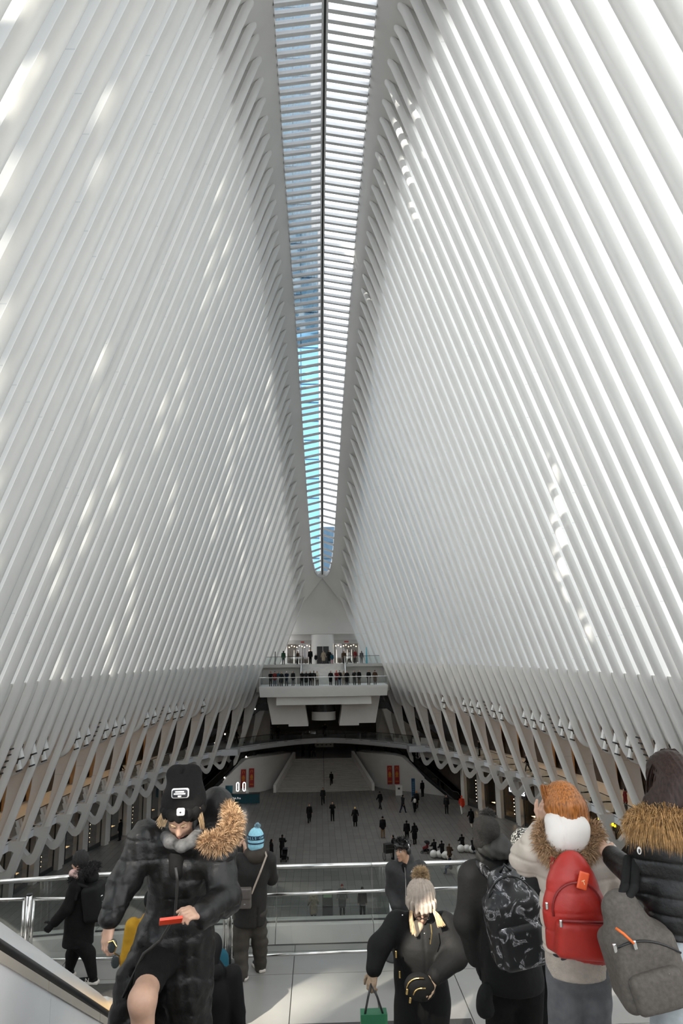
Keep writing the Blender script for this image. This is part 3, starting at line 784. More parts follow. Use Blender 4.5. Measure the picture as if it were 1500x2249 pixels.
# added block, out of view right of the hall, cuts sky light there
sb = empty('added_sky_screen', (46, 70, 0)); tag(sb, 'long dark block added out of view right of the hall to cut sky light', 'building', 'glass towers outside')
q = MB(); q.box(.4, 22, -44, 55, 0, 112); q.build('frame', TFR, sb)
for k in range(26): q = MB(); q.box(0, .5, -43.8, 54.8, 4.3*k+.3, 4.3*k+4.0); q.build('window_band', TGL2, sb)
# ================================================================ near overlook platform, stairs, escalator parapet
PZ = z_(HP)
pf = MB(); pf.box(-8, 8, 6.9, 10.95, PZ-.5, PZ-.012); pf.box(-8, 8, 6.9, 11.1, PZ-1.2, PZ-.5)
plat = pf.build('floor_platform', mat('platform_joint', (.12, .115, .11), .7)); tag(plat, 'joint bed and slab of the near overlook platform', kind='structure')
rnd = random.Random(11)
pm = [mat('platform_tile_%d' % k, (c, c*.96, c*.90), .3, var=.09, scale=1.4, bump=.02, bscale=30) for k, c in enumerate((.275, .295, .26))]
tvv = []
for ix, x in enumerate(np.arange(-8, 8, 1.02)):
    for iy, y in enumerate((6.9, 8.32, 9.74, 10.42)):
        y1 = (8.32, 9.74, 10.42, 10.62)[iy]
        q = MB(); q.box(0, 1.008, 0, y1-y-.012, -.02, 0); o = q.build('tile', rnd.choice(pm), plat); o.location = (x-.1 + (.0 if iy % 2 else 0), y, PZ)
# kerb carrying the outer glass rail
CURB = mat('kerb_stone', (.52, .49, .455), .45, var=.06, scale=2)
def railY(x): return 10.92 - .022*min(0, x+1)**2 - .008*max(0, x-2)**2
kb = empty('overlook_railing', (0, 10.9, PZ)); tag(kb, 'outer glass railing on a pale stone kerb along the platform edge', 'railing')
xs = [-8, -6.6, -5.2, -3.8, -2.55, -1.25, .15, 1.55, 2.95, 4.4, 6, 8]
for a, b in zip(xs[:-1], xs[1:]):
    ya, yb = railY(a)-10.9, railY(b)-10.9
    q = MB(); q.add([(a+.004, ya-.26, 0), (b-.004, yb-.26, 0), (b-.004, yb+.2, 0), (a+.004, ya+.2, 0), (a+.004, ya-.14, .19), (b-.004, yb-.14, .19), (b-.004, yb+.2, .19), (a+.004, ya+.2, .19)], [(4, 5, 6, 7), (0, 1, 5, 4), (1, 2, 6, 5), (2, 3, 7, 6), (3, 0, 4, 7)]); q.build('kerb_stone', CURB, kb)
    q = MB(); q.add([(a+.01, ya, .19), (b-.01, yb, .19), (b-.01, yb, .9), (a+.01, ya, .9)], [(0, 1, 2, 3)]); q.build('glass_panel', BARGLASS, kb)
    q = MB(); q.tube([(a+.002, ya, .93), (b-.002, yb, .93)], .034, 12); q.build('top_rail', STEEL, kb, True)
    q = MB(); q.tube([(a+.01, ya, .2), (b-.01, yb, .2)], .012, 6); q.build('glass_shoe', DARK, kb)
# crowd barrier: stanchions and framed glass panels
ROD = mat('satin_chrome', (.78, .77, .75), .22, metal=1, var=.04, scale=30)
ROOT = [(-6.7, 10.15), (-4.5, 10.12), (-1.82, 10.02), (.40, 10.10), (2.75, 10.16), (5.0, 10.1)]
LAB = ['chrome barrier stanchion at the far left of the platform', 'chrome barrier stanchion beside the person with black backpack', 'chrome barrier stanchion behind the man in the blue bobble hat', 'chrome barrier stanchion with a round black base left of the beanie woman', 'chrome barrier stanchion hidden behind the marbled backpack', 'chrome barrier stanchion at the far right of the platform']
for (x, y), lb in zip(ROOT, LAB):
    s = empty('barrier_stanchion', (x, y, PZ)); tag(s, lb, 'stanchion', 'crowd barrier stanchions')
    q = MB(); q.lathe([(.165, 0), (.165, .012), (.15, .022), (.05, .03)], 28); q.build('base', DARK, s, False)
    q = MB(); q.lathe([(.036, .02), (.036, .88)], 18); q.build('pole', ROD, s, True)
    q = MB(); q.lathe([(.038, .88), (.038, .9), (.02, .905)], 18); q.build('cap', BLACK, s, True)
    q = MB(); q.box(-.004, .004, -.0385, -.03, .76, .87); q.build('slot', BLACK, s)
PLAB = ['glass barrier panel at the left edge by the escalator', 'glass barrier panel behind the person with black backpack', 'glass barrier panel between the blue hat man and the beanie woman', 'glass barrier panel behind the beanie woman', 'glass barrier panel behind the red backpack']
for (A, B), lb in zip(zip(ROOT[:-1], ROOT[1:]), PLAB):
    A = Vector((*A, 0)); B = Vector((*B, 0)); d = (B-A); Ln = d.length; e = empty('crowd_barrier', (A.x, A.y, PZ), math.atan2(d.y, d.x)); tag(e, lb, 'barrier', 'crowd barrier panels')
    x0, x1 = .065, Ln-.065
    q = MB(); q.add([(x0, 0, .12), (x1, 0, .12), (x1, 0, .82), (x0, 0, .82)], [(0, 1, 2, 3)]); q.build('glass', BARGLASS, e)
    q = MB(); q.tube([(x0-.01, 0, .835), (x1+.01, 0, .835)], .02, 10); q.build('top_tube', ROD, e, True)
    q = MB(); q.tube([(x0-.01, 0, .105), (x1+.01, 0, .105)], .02, 10); q.build('bottom_tube', ROD, e, True)
    for x in (x0, x1):
        q = MB(); q.tube([(x, 0, .10), (x, 0, .84)], .017, 10); q.build('side_tube', ROD, e, True)
# dark entrance mat at the foot of the stairs
MATM = mat('dark_mat', (.04, .038, .036), .9, var=.2, scale=60)
q = MB(); q.box(-2.0, 1.05, 7.2, 8.5, 0, .015); o = q.build('floor_mat', MATM); o.location = (0, 0, PZ); tag(o, 'dark mat across the foot of the stairs', 'mat')
q = MB(); q.box(-4.4, -2.25, 6.95, 9.6, 0, .012); o = q.build('landing_plate', mat('landing_plate', (.05, .045, .04), .6, var=.2, scale=30)); o.location = (0, 0, PZ); tag(o, 'dark landing plate at the foot of the escalator', 'plate')
# near stairs
ns = empty('platform_stairs', (0, 6.6, PZ)); tag(ns, 'pale stone stairs the crowd climbs from the platform', 'stairs')
n = 15; rise = (HU-HP)/n
for k in range(n):
    q = MB(); q.box(-1.1, 3.18, -4.4, -k*.285, k*rise, (k+1)*rise-.002); q.build('step', STONE2, ns)
q = MB(); q.box(-8, 8, -13.6, 2.55, z_(HU-.4), z_(HU)-.005); o = q.build('floor_upper', STONE2); tag(o, 'entrance level floor under the viewer', kind='structure')
# escalator with white parapet at the left
eb = empty('near_escalator', (-2.43, 6.5, PZ)); tag(eb, 'escalator with a gleaming white parapet at the left edge', 'escalator')
PARA = mat('white_gloss_panel', (.80, .80, .80), .2, var=.02)
def sl(y): return max(0, -y)*.612       # slope height at local y (up towards the viewer)
def slab(x0, x1, a, b, name, m, y0=.1, y1=-5.0):
    q = MB(); pr = [(y0, sl(y0)+a), (0, sl(0)+a), (y1, sl(y1)+a), (y1, sl(y1)+b), (0, sl(0)+b), (y0, sl(y0)+b)] if y0 > 0 else [(y0, sl(y0)+a), (y1, sl(y1)+a), (y1, sl(y1)+b), (y0, sl(y0)+b)]
    q.prism(pr, 'x', x0, x1); o = q.build(name, m, eb); fix_normals(o); return o
for k in range(5): slab(.20, .26, 0, .86, 'inner_panel', PARA, .1 if k == 0 else -1.01*k, -1.01*(k+1)+.004)
cap = MB(); rows = []
for y, dz, dx in ((-5.0, 0, 0), (-2.5, 0, 0), (-.25, 0, 0), (.0, -.015, 0), (.15, -.06, .0), (.26, -.16, .01), (.30, -.4, .03), (.30, -1.0, .03)):
    rows.append([(x*(1-dx*4), y, max(.02, sl(y)+zz+dz)) for x, zz in ((-.42, .0), (-.42, 1.12), (-.38, 1.18), (-.30, 1.2), (-.02, 1.2), (.03, 1.185), (.07, 1.14), (.155, 1.0), (.19, .9))])
cap.grid(rows); o = cap.build('outer_cap', PARA, eb); fix_normals(o); autosmooth(o, .5)
q = MB(); q.tube([(.19, -5.0, sl(-5)+.97), (.19, -.1, sl(-.1)+.97), (.19, .12, .93), (.19, .26, .82), (.19, .3, .66), (.19, .2, .5)], .03, 10); q.build('handrail', BLACK, eb, True)
BRASS = mat('warm_steel_trim', (.60, .54, .46), .3, metal=.25, var=.05)
for k in range(5): slab(.18, .27, .86, .91, 'trim_strip', BRASS, .1 if k == 0 else -1.05*k, -1.05*(k+1)+.012)
for k in range(13):
    q = MB(); q.box(.3, 1.25, -.36*(k+1), -.36*k, .22*k-.25, .22*k); q.build('step', DARK, eb)
# white wall closing the right side of the stairs
q = MB(); q.prism([(7.1, PZ), (2.4, PZ), (2.4, z_(HU)+1.0), (2.6, z_(HU)+1.0), (7.1, PZ+1.0)], 'x', 3.2, 3.4); o = q.build('wall_stairside', PARA); fix_normals(o); tag(o, 'low white wall along the right side of the near stairs', kind='structure')

def stair_z(D): return PZ + (min(14, int((6.6-D)/.285))+1)*(HU-HP)/15          # tread height of the near stairs
def esc_z(D): return PZ + .22*int((6.5-D)/.36)                                  # tread height of the near escalator
# ================================================================ sculpting helpers: smooth unions of simple volumes, meshed as one skin
def V(*a): return np.array(a if len(a) > 1 else a[0], float)
def cone(a, b, ra, rb, k=.03, flat=None, sub=False): return ('cone', V(a), V(b), ra, rb, k, flat, sub)
def ell(c, r, R=None, k=.03, sub=False): return ('ell', V(c), V(r) if not np.isscalar(r) else V(r, r, r), R, k, sub)
def rbox(c, hlf, R=None, rd=.02, k=.02, sub=False): return ('box', V(c), V(hlf), R, rd, k, sub)
def npR(m): return np.array([[m[i][j] for j in range(3)] for i in range(3)], float)
def rotz(a): c, s = math.cos(a), math.sin(a); return np.array([[c, -s, 0], [s, c, 0], [0, 0, 1.]])
def rotx(a): c, s = math.cos(a), math.sin(a); return np.array([[1., 0, 0], [0, c, -s], [0, s, c]])
def roty(a): c, s = math.cos(a), math.sin(a); return np.array([[c, 0, s], [0, 1., 0], [-s, 0, c]])
def _bb(p):
    if p[0] == 'cone':
        r = max(p[3], p[4])
        return np.minimum(p[1], p[2])-r, np.maximum(p[1], p[2])+r
    if p[0] == 'ell':
        r = np.max(p[2]) if p[3] is not None else p[2]; return p[1]-r, p[1]+r
    r = np.linalg.norm(p[2]+p[4]) if p[3] is not None else p[2]+p[4]
    return p[1]-r, p[1]+r
def _dist(p, X):
    if p[0] == 'cone':
        a, b, ra, rb, k, flat, sub = p[1:]
        q = X - a; ba = b-a
        if flat is not None:
            n, f = flat; n = V(n); q = q + (f-1)*(q @ n)[..., None]*n; ba = ba + (f-1)*(ba @ n)*n
        t = np.clip((q @ ba)/max(ba @ ba, 1e-9), 0, 1)
        return np.linalg.norm(q - t[..., None]*ba, axis=-1) - (ra + (rb-ra)*t)
    if p[0] == 'ell':
        q = X - p[1]
        if p[3] is not None: q = q @ p[3]
        q0 = np.linalg.norm(q/p[2], axis=-1); q1 = np.linalg.norm(q/(p[2]**2), axis=-1)
        return q0*(q0-1)/np.maximum(q1, 1e-6)
    q = X - p[1]
    if p[3] is not None: q = q @ p[3]
    d = np.abs(q) - p[2]
    return np.linalg.norm(np.maximum(d, 0), axis=-1) + np.minimum(np.max(d, axis=-1), 0) - p[4]
def sculpt(prims, h=.012, disp=None, clip=None):
    """prims -> (verts, quads) by surface nets"""
    lo = np.min([_bb(p)[0] for p in prims if not p[-1]], axis=0) - .05; hi = np.max([_bb(p)[1] for p in prims if not p[-1]], axis=0) + .05
    n = np.maximum(((hi-lo)/h).astype(int)+1, 4)
    F = np.full(n, 1.0, np.float32)
    ax = [lo[i] + h*np.arange(n[i]) for i in range(3)]
    for p in prims:
        a, b = _bb(p); k = p[5] if p[0] in ('cone', 'box') else p[4]; sub = p[-1]
        if p[0] == 'cone' and p[6] is not None and p[6][1] < 1: e = max(p[3], p[4])/p[6][1]; a = np.minimum(p[1], p[2])-e; b = np.maximum(p[1], p[2])+e
        m = k*1.2 + 2.5*h
        i0 = np.maximum(((a-m-lo)/h).astype(int), 0); i1 = np.minimum(((b+m-lo)/h).astype(int)+2, n)
        if np.any(i1 <= i0): continue
        sl_ = tuple(slice(i0[j], i1[j]) for j in range(3))
        G = np.stack(np.meshgrid(*[ax[j][sl_[j]] for j in range(3)], indexing='ij'), -1)
        d = _dist(p, G); A = F[sl_]
        if sub:
            d = -d; t = np.clip(.5-.5*(A-d)/k, 0, 1); F[sl_] = A*(1-t) + d*t + k*t*(1-t)
        else:
            t = np.clip(.5+.5*(A-d)/k, 0, 1); F[sl_] = A*(1-t) + d*t - k*t*(1-t)
    if disp is not None:
        idx = np.nonzero(np.abs(F) < .07)
        Pn = np.stack([ax[j][idx[j]] for j in range(3)], -1); F[idx] += disp(Pn).astype(np.float32)
    if clip is not None:
        idx = np.nonzero(F < .08)
        Pn = np.stack([ax[j][idx[j]] for j in range(3)], -1); F[idx] = np.maximum(F[idx], clip(Pn))
    ins = F < 0
    c = [ins[i:n[0]-1+i, j:n[1]-1+j, l:n[2]-1+l] for i in (0, 1) for j in (0, 1) for l in (0, 1)]
    s = sum(x.astype(np.int8) for x in c); act = (s > 0) & (s < 8)
    ci = np.argwhere(act); idm = np.full(act.shape, -1, np.int64); idm[act] = np.arange(len(ci))
    off = np.array([(i, j, l) for i in (0, 1) for j in (0, 1) for l in (0, 1)])
    val = np.stack([F[ci[:, 0]+o[0], ci[:, 1]+o[1], ci[:, 2]+o[2]] for o in off], 1)
    acc = np.zeros((len(ci), 3)); cnt = np.zeros(len(ci))
    for i in range(8):
        for j in range(i+1, 8):
            if np.abs(off[i]-off[j]).sum() != 1: continue
            a, b = val[:, i], val[:, j]; m = (a < 0) != (b < 0)
            t = np.where(m, a/np.where(m, a-b, 1), 0)
            acc += m[:, None]*(off[i] + t[:, None]*(off[j]-off[i])); cnt += m
    vert = lo + h*(ci + acc/np.maximum(cnt, 1)[:, None])
    faces = []
    for axn in range(3):
        sh = [slice(None)]*3; sh2 = [slice(None)]*3
        sh[axn] = slice(0, -1); sh2[axn] = slice(1, None)
        A = ins[tuple(sh)]; B = ins[tuple(sh2)]
        u, w = [(1, 2), (2, 0), (0, 1)][axn]
        e = np.argwhere(A != B); e = e[(e[:, u] > 0) & (e[:, w] > 0)]
        e = e[(e[:, u] < act.shape[u]) & (e[:, w] < act.shape[w])] if len(e) else e
        if not len(e): continue
        flip = A[e[:, 0], e[:, 1], e[:, 2]]
        def g(du, dw):
            x = e.copy(); x[:, u] += du; x[:, w] += dw; return idm[x[:, 0], x[:, 1], x[:, 2]]
        q = np.stack([g(-1, -1), g(0, -1), g(0, 0), g(-1, 0)], 1)
        q[~flip] = q[~flip][:, ::-1]
        faces.append(q[(q >= 0).all(1)])
    return vert, np.concatenate(faces) if faces else np.zeros((0, 4), int)
def skin(name, parts, m, parent, base=(0, 0, 0), h=.012, disp=None, clip=None, extra=None):
    """sculpt prims into one smooth mesh object under parent; extra: further (prims, h) meshed finer and joined"""
    v, f = sculpt(parts, h, disp, clip)
    for (pp, hh) in (extra or []):
        v2, f2 = sculpt(pp, hh); f = np.concatenate([f, f2+len(v)]); v = np.concatenate([v, v2])
    return fast_mesh(name, v-V(base), f, m, parent)
def fast_mesh(name, v, f, m, parent=None, smooth=True):
    me = bpy.data.meshes.new(name); v = np.asarray(v, np.float32); f = np.asarray(f, np.int32); k = f.shape[1]
    me.vertices.add(len(v)); me.vertices.foreach_set('co', v.ravel())
    me.loops.add(f.size); me.loops.foreach_set('vertex_index', f.ravel())
    me.polygons.add(len(f)); me.polygons.foreach_set('loop_start', np.arange(0, f.size, k, dtype=np.int32)); me.polygons.foreach_set('loop_total', np.full(len(f), k, np.int32))
    if smooth: me.polygons.foreach_set('use_smooth', np.ones(len(f), bool))
    me.update(calc_edges=True); me.validate()
    for mm in (m if isinstance(m, (list, tuple)) else [m]): me.materials.append(mm)
    o = bpy.data.objects.new(name, me); return link(o, parent)
NR = np.random.RandomState(3)
def fur(name, prims, m, parent, base, n, ln, w=.004, droop=.3, h=.02, spread=.5, comb=(0, 0, 0)):
    """hair blades on the surface of a sculpted volume"""
    v, f = sculpt(prims, h)
    c = v[f].mean(1); nn = np.cross(v[f[:, 1]]-v[f[:, 0]], v[f[:, 2]]-v[f[:, 0]]); nn /= np.linalg.norm(nn, axis=1)[:, None]+1e-9
    i = NR.randint(0, len(f), n); P0 = c[i] + NR.uniform(-h/2, h/2, (n, 3)); N = nn[i] + NR.normal(0, spread, (n, 3))*.6 + V(comb); N /= np.linalg.norm(N, axis=1)[:, None]
    L = ln*NR.uniform(.6, 1.15, n)[:, None]
    S = np.cross(N, NR.normal(0, 1, (n, 3))); S /= np.linalg.norm(S, axis=1)[:, None]
    mid = P0 + N*L*.55; tip = P0 + N*L + V(0, 0, -1)*L*droop
    vv = np.concatenate([P0-S*w, P0+S*w, mid+S*w*.6, mid-S*w*.6, tip, tip]) ; k = np.arange(n)
    ff = np.concatenate([np.stack([k, k+n, k+2*n, k+3*n], 1), np.stack([k+3*n, k+2*n, k+4*n, k+5*n], 1)])
    return fast_mesh(name, vv-V(base), ff, m, parent)
def strands(name, guides, m, parent, base, n, w=.004, jit=.012):
    """hair ribbons between neighbouring guide curves"""
    G = [np.array(g, float) for g in guides]; vs = []; fs = []; o = 0; K = 12
    def samp(g): 
        t = np.linspace(0, 1, len(g)); s = np.linspace(0, 1, K); return np.stack([np.interp(s, t, g[:, j]) for j in range(3)], 1)
    G = [samp(g) for g in G]
    for q in range(n):
        a = NR.uniform(0, len(G)-1); i = int(a); u = a-i
        c = G[i]*(1-u) + G[min(i+1, len(G)-1)]*u
        for _ in range(2): c[1:-1] = (c[:-2]+2*c[1:-1]+c[2:])/4
        c = c + NR.normal(0, jit, 3)*np.linspace(.3, 1, K)[:, None] + np.sin(np.linspace(0, NR.uniform(2, 6), K)+NR.uniform(0, 6))[:, None]*NR.normal(0, jit*.35, 3)
        d = np.gradient(c, axis=0); s = np.cross(d, V(0, 1, .2) + NR.normal(0, .5, 3)); s /= np.linalg.norm(s, axis=1)[:, None]+1e-9
        ww = w*np.linspace(1, .35, K)[:, None]
        vs += [c-s*ww, c+s*ww]; k = np.arange(K-1)
        fs.append(np.stack([o+k, o+k+1, o+K+k+1, o+K+k], 1)); o += 2*K
    return fast_mesh(name, np.concatenate(vs)-V(base), np.concatenate(fs), m, parent)
def hand_prims(wrist, d, nrm, side, curl=.5, s=1.0, spreadf=.0, thumb=.6, curls=None):
    """palm and five separate fingers. d: direction of the hand, nrm: out of the back of the hand, side: +1 thumb towards d x nrm"""
    d = V(d)/np.linalg.norm(d); nrm = V(nrm) - d*(V(nrm) @ d); nrm /= np.linalg.norm(nrm); t = np.cross(d, nrm)*side
    w = V(wrist); out = [cone(w-d*.03*s, w+d*.02*s, .026*s, .027*s, .015)]
    for j, off in enumerate((.030, .010, -.010, -.028)):
        kn = w + d*(.085-.004*abs(j-1))*s + t*off*s
        out.append(cone(w+d*.015*s+t*off*.6*s, kn, .016*s, .0125*s, .012))
        L = (.072, .08, .074, .058)[j]*s; p = kn; cu = curls[j] if curls else curl; ang = cu*.5
        dd = d + t*spreadf*(1.5-j)*.3
        for seg, fr in enumerate((.45, .32, .23)):
            v = dd*math.cos(ang) - nrm*math.sin(ang); v = v/np.linalg.norm(v)
            e = p + v*L*fr; out.append(cone(p, e, (.0098-.0012*seg)*s, (.0092-.0014*seg)*s, .006)); p = e; ang += cu*1.1
    p = w + d*.025*s + t*.028*s; ang = 0
    for seg, L in enumerate((.042, .032, .026)):
        v = d*(.55+.2*seg) + t*(.75-.35*seg*thumb) - nrm*(.35+.25*seg*thumb); v /= np.linalg.norm(v); e = p + v*L*s
        out.append(cone(p, e, (.0145-.0025*seg)*s, (.0125-.002*seg)*s, .010)); p = e
    return out
def head_prims(c, R, s=1.0):
    """skull, jaw, brow, nose, lips, chin and ears; local +y is the face"""
    def L(x, y, z): return V(c) + R @ (V(x, y, z)*s)
    k = .02*s
    P = [ell(L(0, -.012, .03), (.076*s, .094*s, .088*s), R, k), ell(L(0, .028, -.045), (.058*s, .066*s, .072*s), R, .03*s),
         ell(L(0, .062, .022), (.052*s, .03*s, .026*s), R, k), cone(L(0, .086, .012), L(0, .108, -.030), .009*s, .0155*s, .012*s),
         ell(L(0, .10, -.036), (.018*s, .011*s, .009*s), R, .008*s),
         ell(L(.034, .068, -.022), (.022*s, .02*s, .022*s), R, k), ell(L(-.034, .068, -.022), (.022*s, .02*s, .022*s), R, k),
         ell(L(0, .088, -.066), (.024*s, .012*s, .007*s), R, .007*s), ell(L(0, .085, -.078), (.021*s, .012*s, .007*s), R, .007*s),
         ell(L(0, .078, -.105), (.024*s, .02*s, .018*s), R, .02*s)]
    for x in (-1, 1):
        P += [ell(L(x*.03, .094, .006), (.017*s, .012*s, .010*s), R, .008*s, True), ell(L(x*.078, -.005, -.005), (.012*s, .02*s, .032*s), R, .008*s)]
    return P
EYEW = mat('eye_white', (.75, .73, .7), .2); IRIS = mat('iris_brown', (.05, .03, .02), .2); LIPM = mat('lips', (.42, .16, .13), .45)
SKIN = mat('skin_fair', (.52, .32, .225), .5, var=.06, scale=30, bump=.05, bscale=400)
SKIN2 = mat('skin_tan', (.46, .27, .17), .48, var=.06, scale=30, bump=.05, bscale=400)
def face_bits(c, R, parent, base, s=1.0, brow=None, lip=LIPM, shut=False):
    def L(x, y, z): return V(c) + R @ (V(x, y, z)*s)
    for x in (-1, 1):
        if shut:
            skin('eyelashes', [cone(L(x*.018, .0905, .0), L(x*.042, .086, .0), .0022*s, .0022*s, .002)], IRIS, parent, base, .0025)
            skin('eyelid', [ell(L(x*.03, .082, .006), (.014*s, .010*s, .010*s), R, .002)], SKIN, parent, base, .003)
        else: skin('eye', [ell(L(x*.03, .083, .005), .0105*s, None, .002)], EYEW, parent, base, .003)
        if not shut: skin('iris', [ell(L(x*.03, .0905, .004), .0055*s, None, .002)], IRIS, parent, base, .002)
        if brow is not None: skin('eyebrow', [cone(L(x*.016, .098, .026), L(x*.034, .094, .033), .004*s, .004*s, .004), cone(L(x*.034, .094, .033), L(x*.052, .078, .026), .004*s, .002*s, .004)], brow, parent, base, .003)
    skin('lips', [cone(L(-.02, .092, -.071), L(0, .100, -.070), .0045*s, .0062*s, .004), cone(L(0, .100, -.070), L(.02, .092, -.071), .0062*s, .0045*s, .004)], lip, parent, base, .003)
# ================================================================ people of the concourse
def limb_pts(o, l1, l2, flex, abd, bend, side, bendsign=1):
    """two segment limb hanging from o: flex forward, abd outward, bend at the middle joint"""
    d1 = V(side*math.sin(abd), math.sin(flex)*math.cos(abd), -math.cos(flex)*math.cos(abd))
    a2 = flex + bendsign*bend
    d2 = V(side*math.sin(abd)*.6, math.sin(a2), -math.cos(a2)); d2 /= np.linalg.norm(d2)
    m = o + d1*l1; return m, m + d2*l2
def skel(h, legs=((0, 0), (0, 0)), arms=((0, .15, .2), (0, .15, .2)), lean=0, sit=False, nod=0):
    """joints; first of each pair is the right (+x) side"""
    J = {}; hipz = .50*h
    if sit: hipz = .27*h
    sp = V(0, math.sin(lean), math.cos(lean))
    J['hip'] = V(0, 0, hipz); J['waist'] = J['hip'] + sp*.10*h; J['chest'] = J['hip'] + sp*.225*h; J['neck'] = J['hip'] + sp*.345*h
    J['head'] = J['neck'] + V(0, math.sin(lean+nod)*.08*h + .008*h, math.cos(lean+nod)*.08*h); J['nod'] = lean*.5+nod
    for i, s in ((0, 1), (1, -1)):
        hp = J['hip'] + V(s*.052*h, 0, -.01*h); J['h%d' % i] = hp
        f, k = legs[i]; kn, an = limb_pts(hp, .235*h, .225*h, f, .03, k, s, -1)
        J['k%d' % i] = kn; J['a%d' % i] = an
        sh = J['neck'] + V(s*.105*h, 0, 0) - sp*.035*h; J['s%d' % i] = sh
        f, ab, b = arms[i]; e, w = limb_pts(sh, .165*h, .145*h, f+lean*.5, ab, b, s); J['e%d' % i] = e; J['w%d' % i] = w
    z0 = min(J['a0'][2], J['a1'][2]) - .042*h
    if not sit:
        for k in list(J):
            if k != 'nod': J[k] = J[k] - V(0, 0, z0)
    J['h'] = h
    return J
def body_prims(J):
    h = J['h']; fx = (V(0, 1, 0), 1.35)
    P = [cone(J['hip'], J['waist'], .088*h, .078*h, .03, fx), cone(J['waist'], J['chest'], .078*h, .092*h, .03, fx), cone(J['chest'], J['neck']-V(0, 0, .02*h), .092*h, .06*h, .03, fx),
         cone(J['neck']-V(0, 0, .02*h), J['head'], .034*h, .03*h, .02), ell(J['head']+V(0, .004*h, .002*h), (.044*h, .055*h, .066*h), rotx(-J['nod']), .01), ell(J['head']+V(0, .058*h, -.008*h), (.009*h, .012*h, .014*h), None, .01)]
    for i in (0, 1):
        P += [cone(J['s%d' % i], J['e%d' % i], .028*h, .023*h, .02), cone(J['e%d' % i], J['w%d' % i], .023*h, .017*h, .015)]
        d = J['w%d' % i]-J['e%d' % i]; d /= np.linalg.norm(d)
        P += [cone(J['w%d' % i], J['w%d' % i]+d*.055*h, .019*h, .017*h, .012), cone(J['w%d' % i]+d*.05*h, J['w%d' % i]+d*.085*h, .015*h, .009*h, .01)]
        P += [cone(J['h%d' % i], J['k%d' % i], .052*h, .034*h, .03), cone(J['k%d' % i], J['a%d' % i], .034*h, .022*h, .02)]
    return P
def coat_prims(J, hem=.46, puff=1.0, hood=True, flare=1.0):
    h = J['h']; fx = (V(0, 1, 0), 1.3); g = puff
    P = [cone(J['hip'], J['waist'], .105*h*g, .096*h*g, .04, fx), cone(J['waist'], J['chest'], .096*h*g, .108*h*g, .04, fx), cone(J['chest'], J['neck']-V(0, 0, .025*h), .108*h*g, .066*h*g, .04, fx)]
    for i in (0, 1):
        P += [cone(J['s%d' % i], J['e%d' % i], .044*h*g, .036*h*g, .03), cone(J['e%d' % i], J['w%d' % i], .036*h*g, .029*h*g, .02)]
        if hem < .44:
            t = min(1, (.50-hem)/.235); hp = J['h%d' % i]; kn = hp + (J['k%d' % i]-hp)*t
            P.append(cone(hp, kn*.8+V(0, kn[1]*.2, kn[2]*.2), .082*h*g, .085*h*g*flare, .06))
        else: P.append(cone(J['hip'], J['hip']-V(0, 0, .03*h), .105*h*g, .108*h*g, .03, fx))
    if hood: P.append(ell(J['neck']+V(0, -.05*h, .0), (.065*h, .045*h, .04*h), None, .03))
    P.append(cone(J['neck']-V(0, 0, .02*h), J['neck']+V(0, 0, .012*h), .042*h, .04*h, .015))
    return P
def trouser_prims(J, wide=1.0):
    h = J['h']; P = [cone(J['hip'], J['hip']+V(0, 0, .05*h), .09*h, .085*h, .03, (V(0, 1, 0), 1.3))]
    for i in (0, 1):
        P += [cone(J['h%d' % i], J['k%d' % i], .060*h*wide, .043*h*wide, .03), cone(J['k%d' % i], J['a%d' % i]-V(0, 0, .012*h), .043*h*wide, .034*h*wide, .02)]
    return P
def shoe_prims(a, h, yaw=0, s=1.0):
    R = rotz(yaw)
    def L(x, y, z): return V(a) + R @ V(x, y, z)*h*s
    return [cone(L(0, -.012, -.022), L(0, .09, -.028), .021*h*s, .017*h*s, .012), cone(L(0, -.01, -.02), L(0, 0, .012), .022*h*s, .02*h*s, .012), rbox(L(0, .035, -.037), (.016*h*s, .066*h*s, .002*h), R, .005*h, .006)]
PROTO = {}
def proto(key, J, hem=.46, puff=1.0, hat='hair', wide=1.0, res=.02):
    h = J['h']; d = {}
    root = empty('proto')
    d['body'] = skin('body', body_prims(J), SKIN, root, h=res).data
    d['coat'] = skin('coat', coat_prims(J, hem, puff), BLACK, root, h=res).data
    d['trousers'] = skin('trousers', trouser_prims(J, wide), BLACK, root, h=res).data
    for i in (0, 1): d['shoe%d' % i] = skin('shoe', shoe_prims(J['a%d' % i], h), BLACK, root, h=.014).data
    H = J['head']
    d['hair'] = skin('hair', [ell(H+V(0, -.012*h, .016*h), (.05*h, .056*h, .06*h), None, .01), ell(H+V(0, .07*h, -.02*h), (.06*h, .05*h, .055*h), None, .01, True)], BLACK, root, h=.014).data
    d['long_hair'] = skin('hair', [ell(H+V(0, -.012*h, .014*h), (.052*h, .058*h, .06*h), None, .01), cone(H+V(0, -.03*h, 0), H+V(0, -.055*h, -.13*h), .048*h, .035*h, .02), ell(H+V(0, .07*h, -.03*h), (.055*h, .05*h, .07*h), None, .01, True)], BLACK, root, h=.014).data
    d['hat'] = skin('hat', [ell(H+V(0, -.004*h, .028*h), (.05*h, .06*h, .056*h), None, .01), ell(H+V(0, 0, .085*h), .014*h, None, .01), ell(H+V(0, .07*h, -.02*h), (.06*h, .045*h, .05*h), None, .01, True)], BLACK, root, h=.014).data
    for o in list(root.children): bpy.data.objects.remove(o)
    bpy.data.objects.remove(root)
    PROTO[key] = d
A_DOWN = (0, .16, .15); A_POCK = (-.25, .3, .9); A_FWD = (.55, .12, .9); A_UP = (.7, .2, 1.7)
proto('stand', skel(1.74, ((.03, 0), (-.03, 0)), (A_DOWN, A_DOWN)))
proto('long', skel(1.70, ((.04, .05), (-.05, 0)), (A_POCK, A_POCK)), hem=.30, puff=1.05)
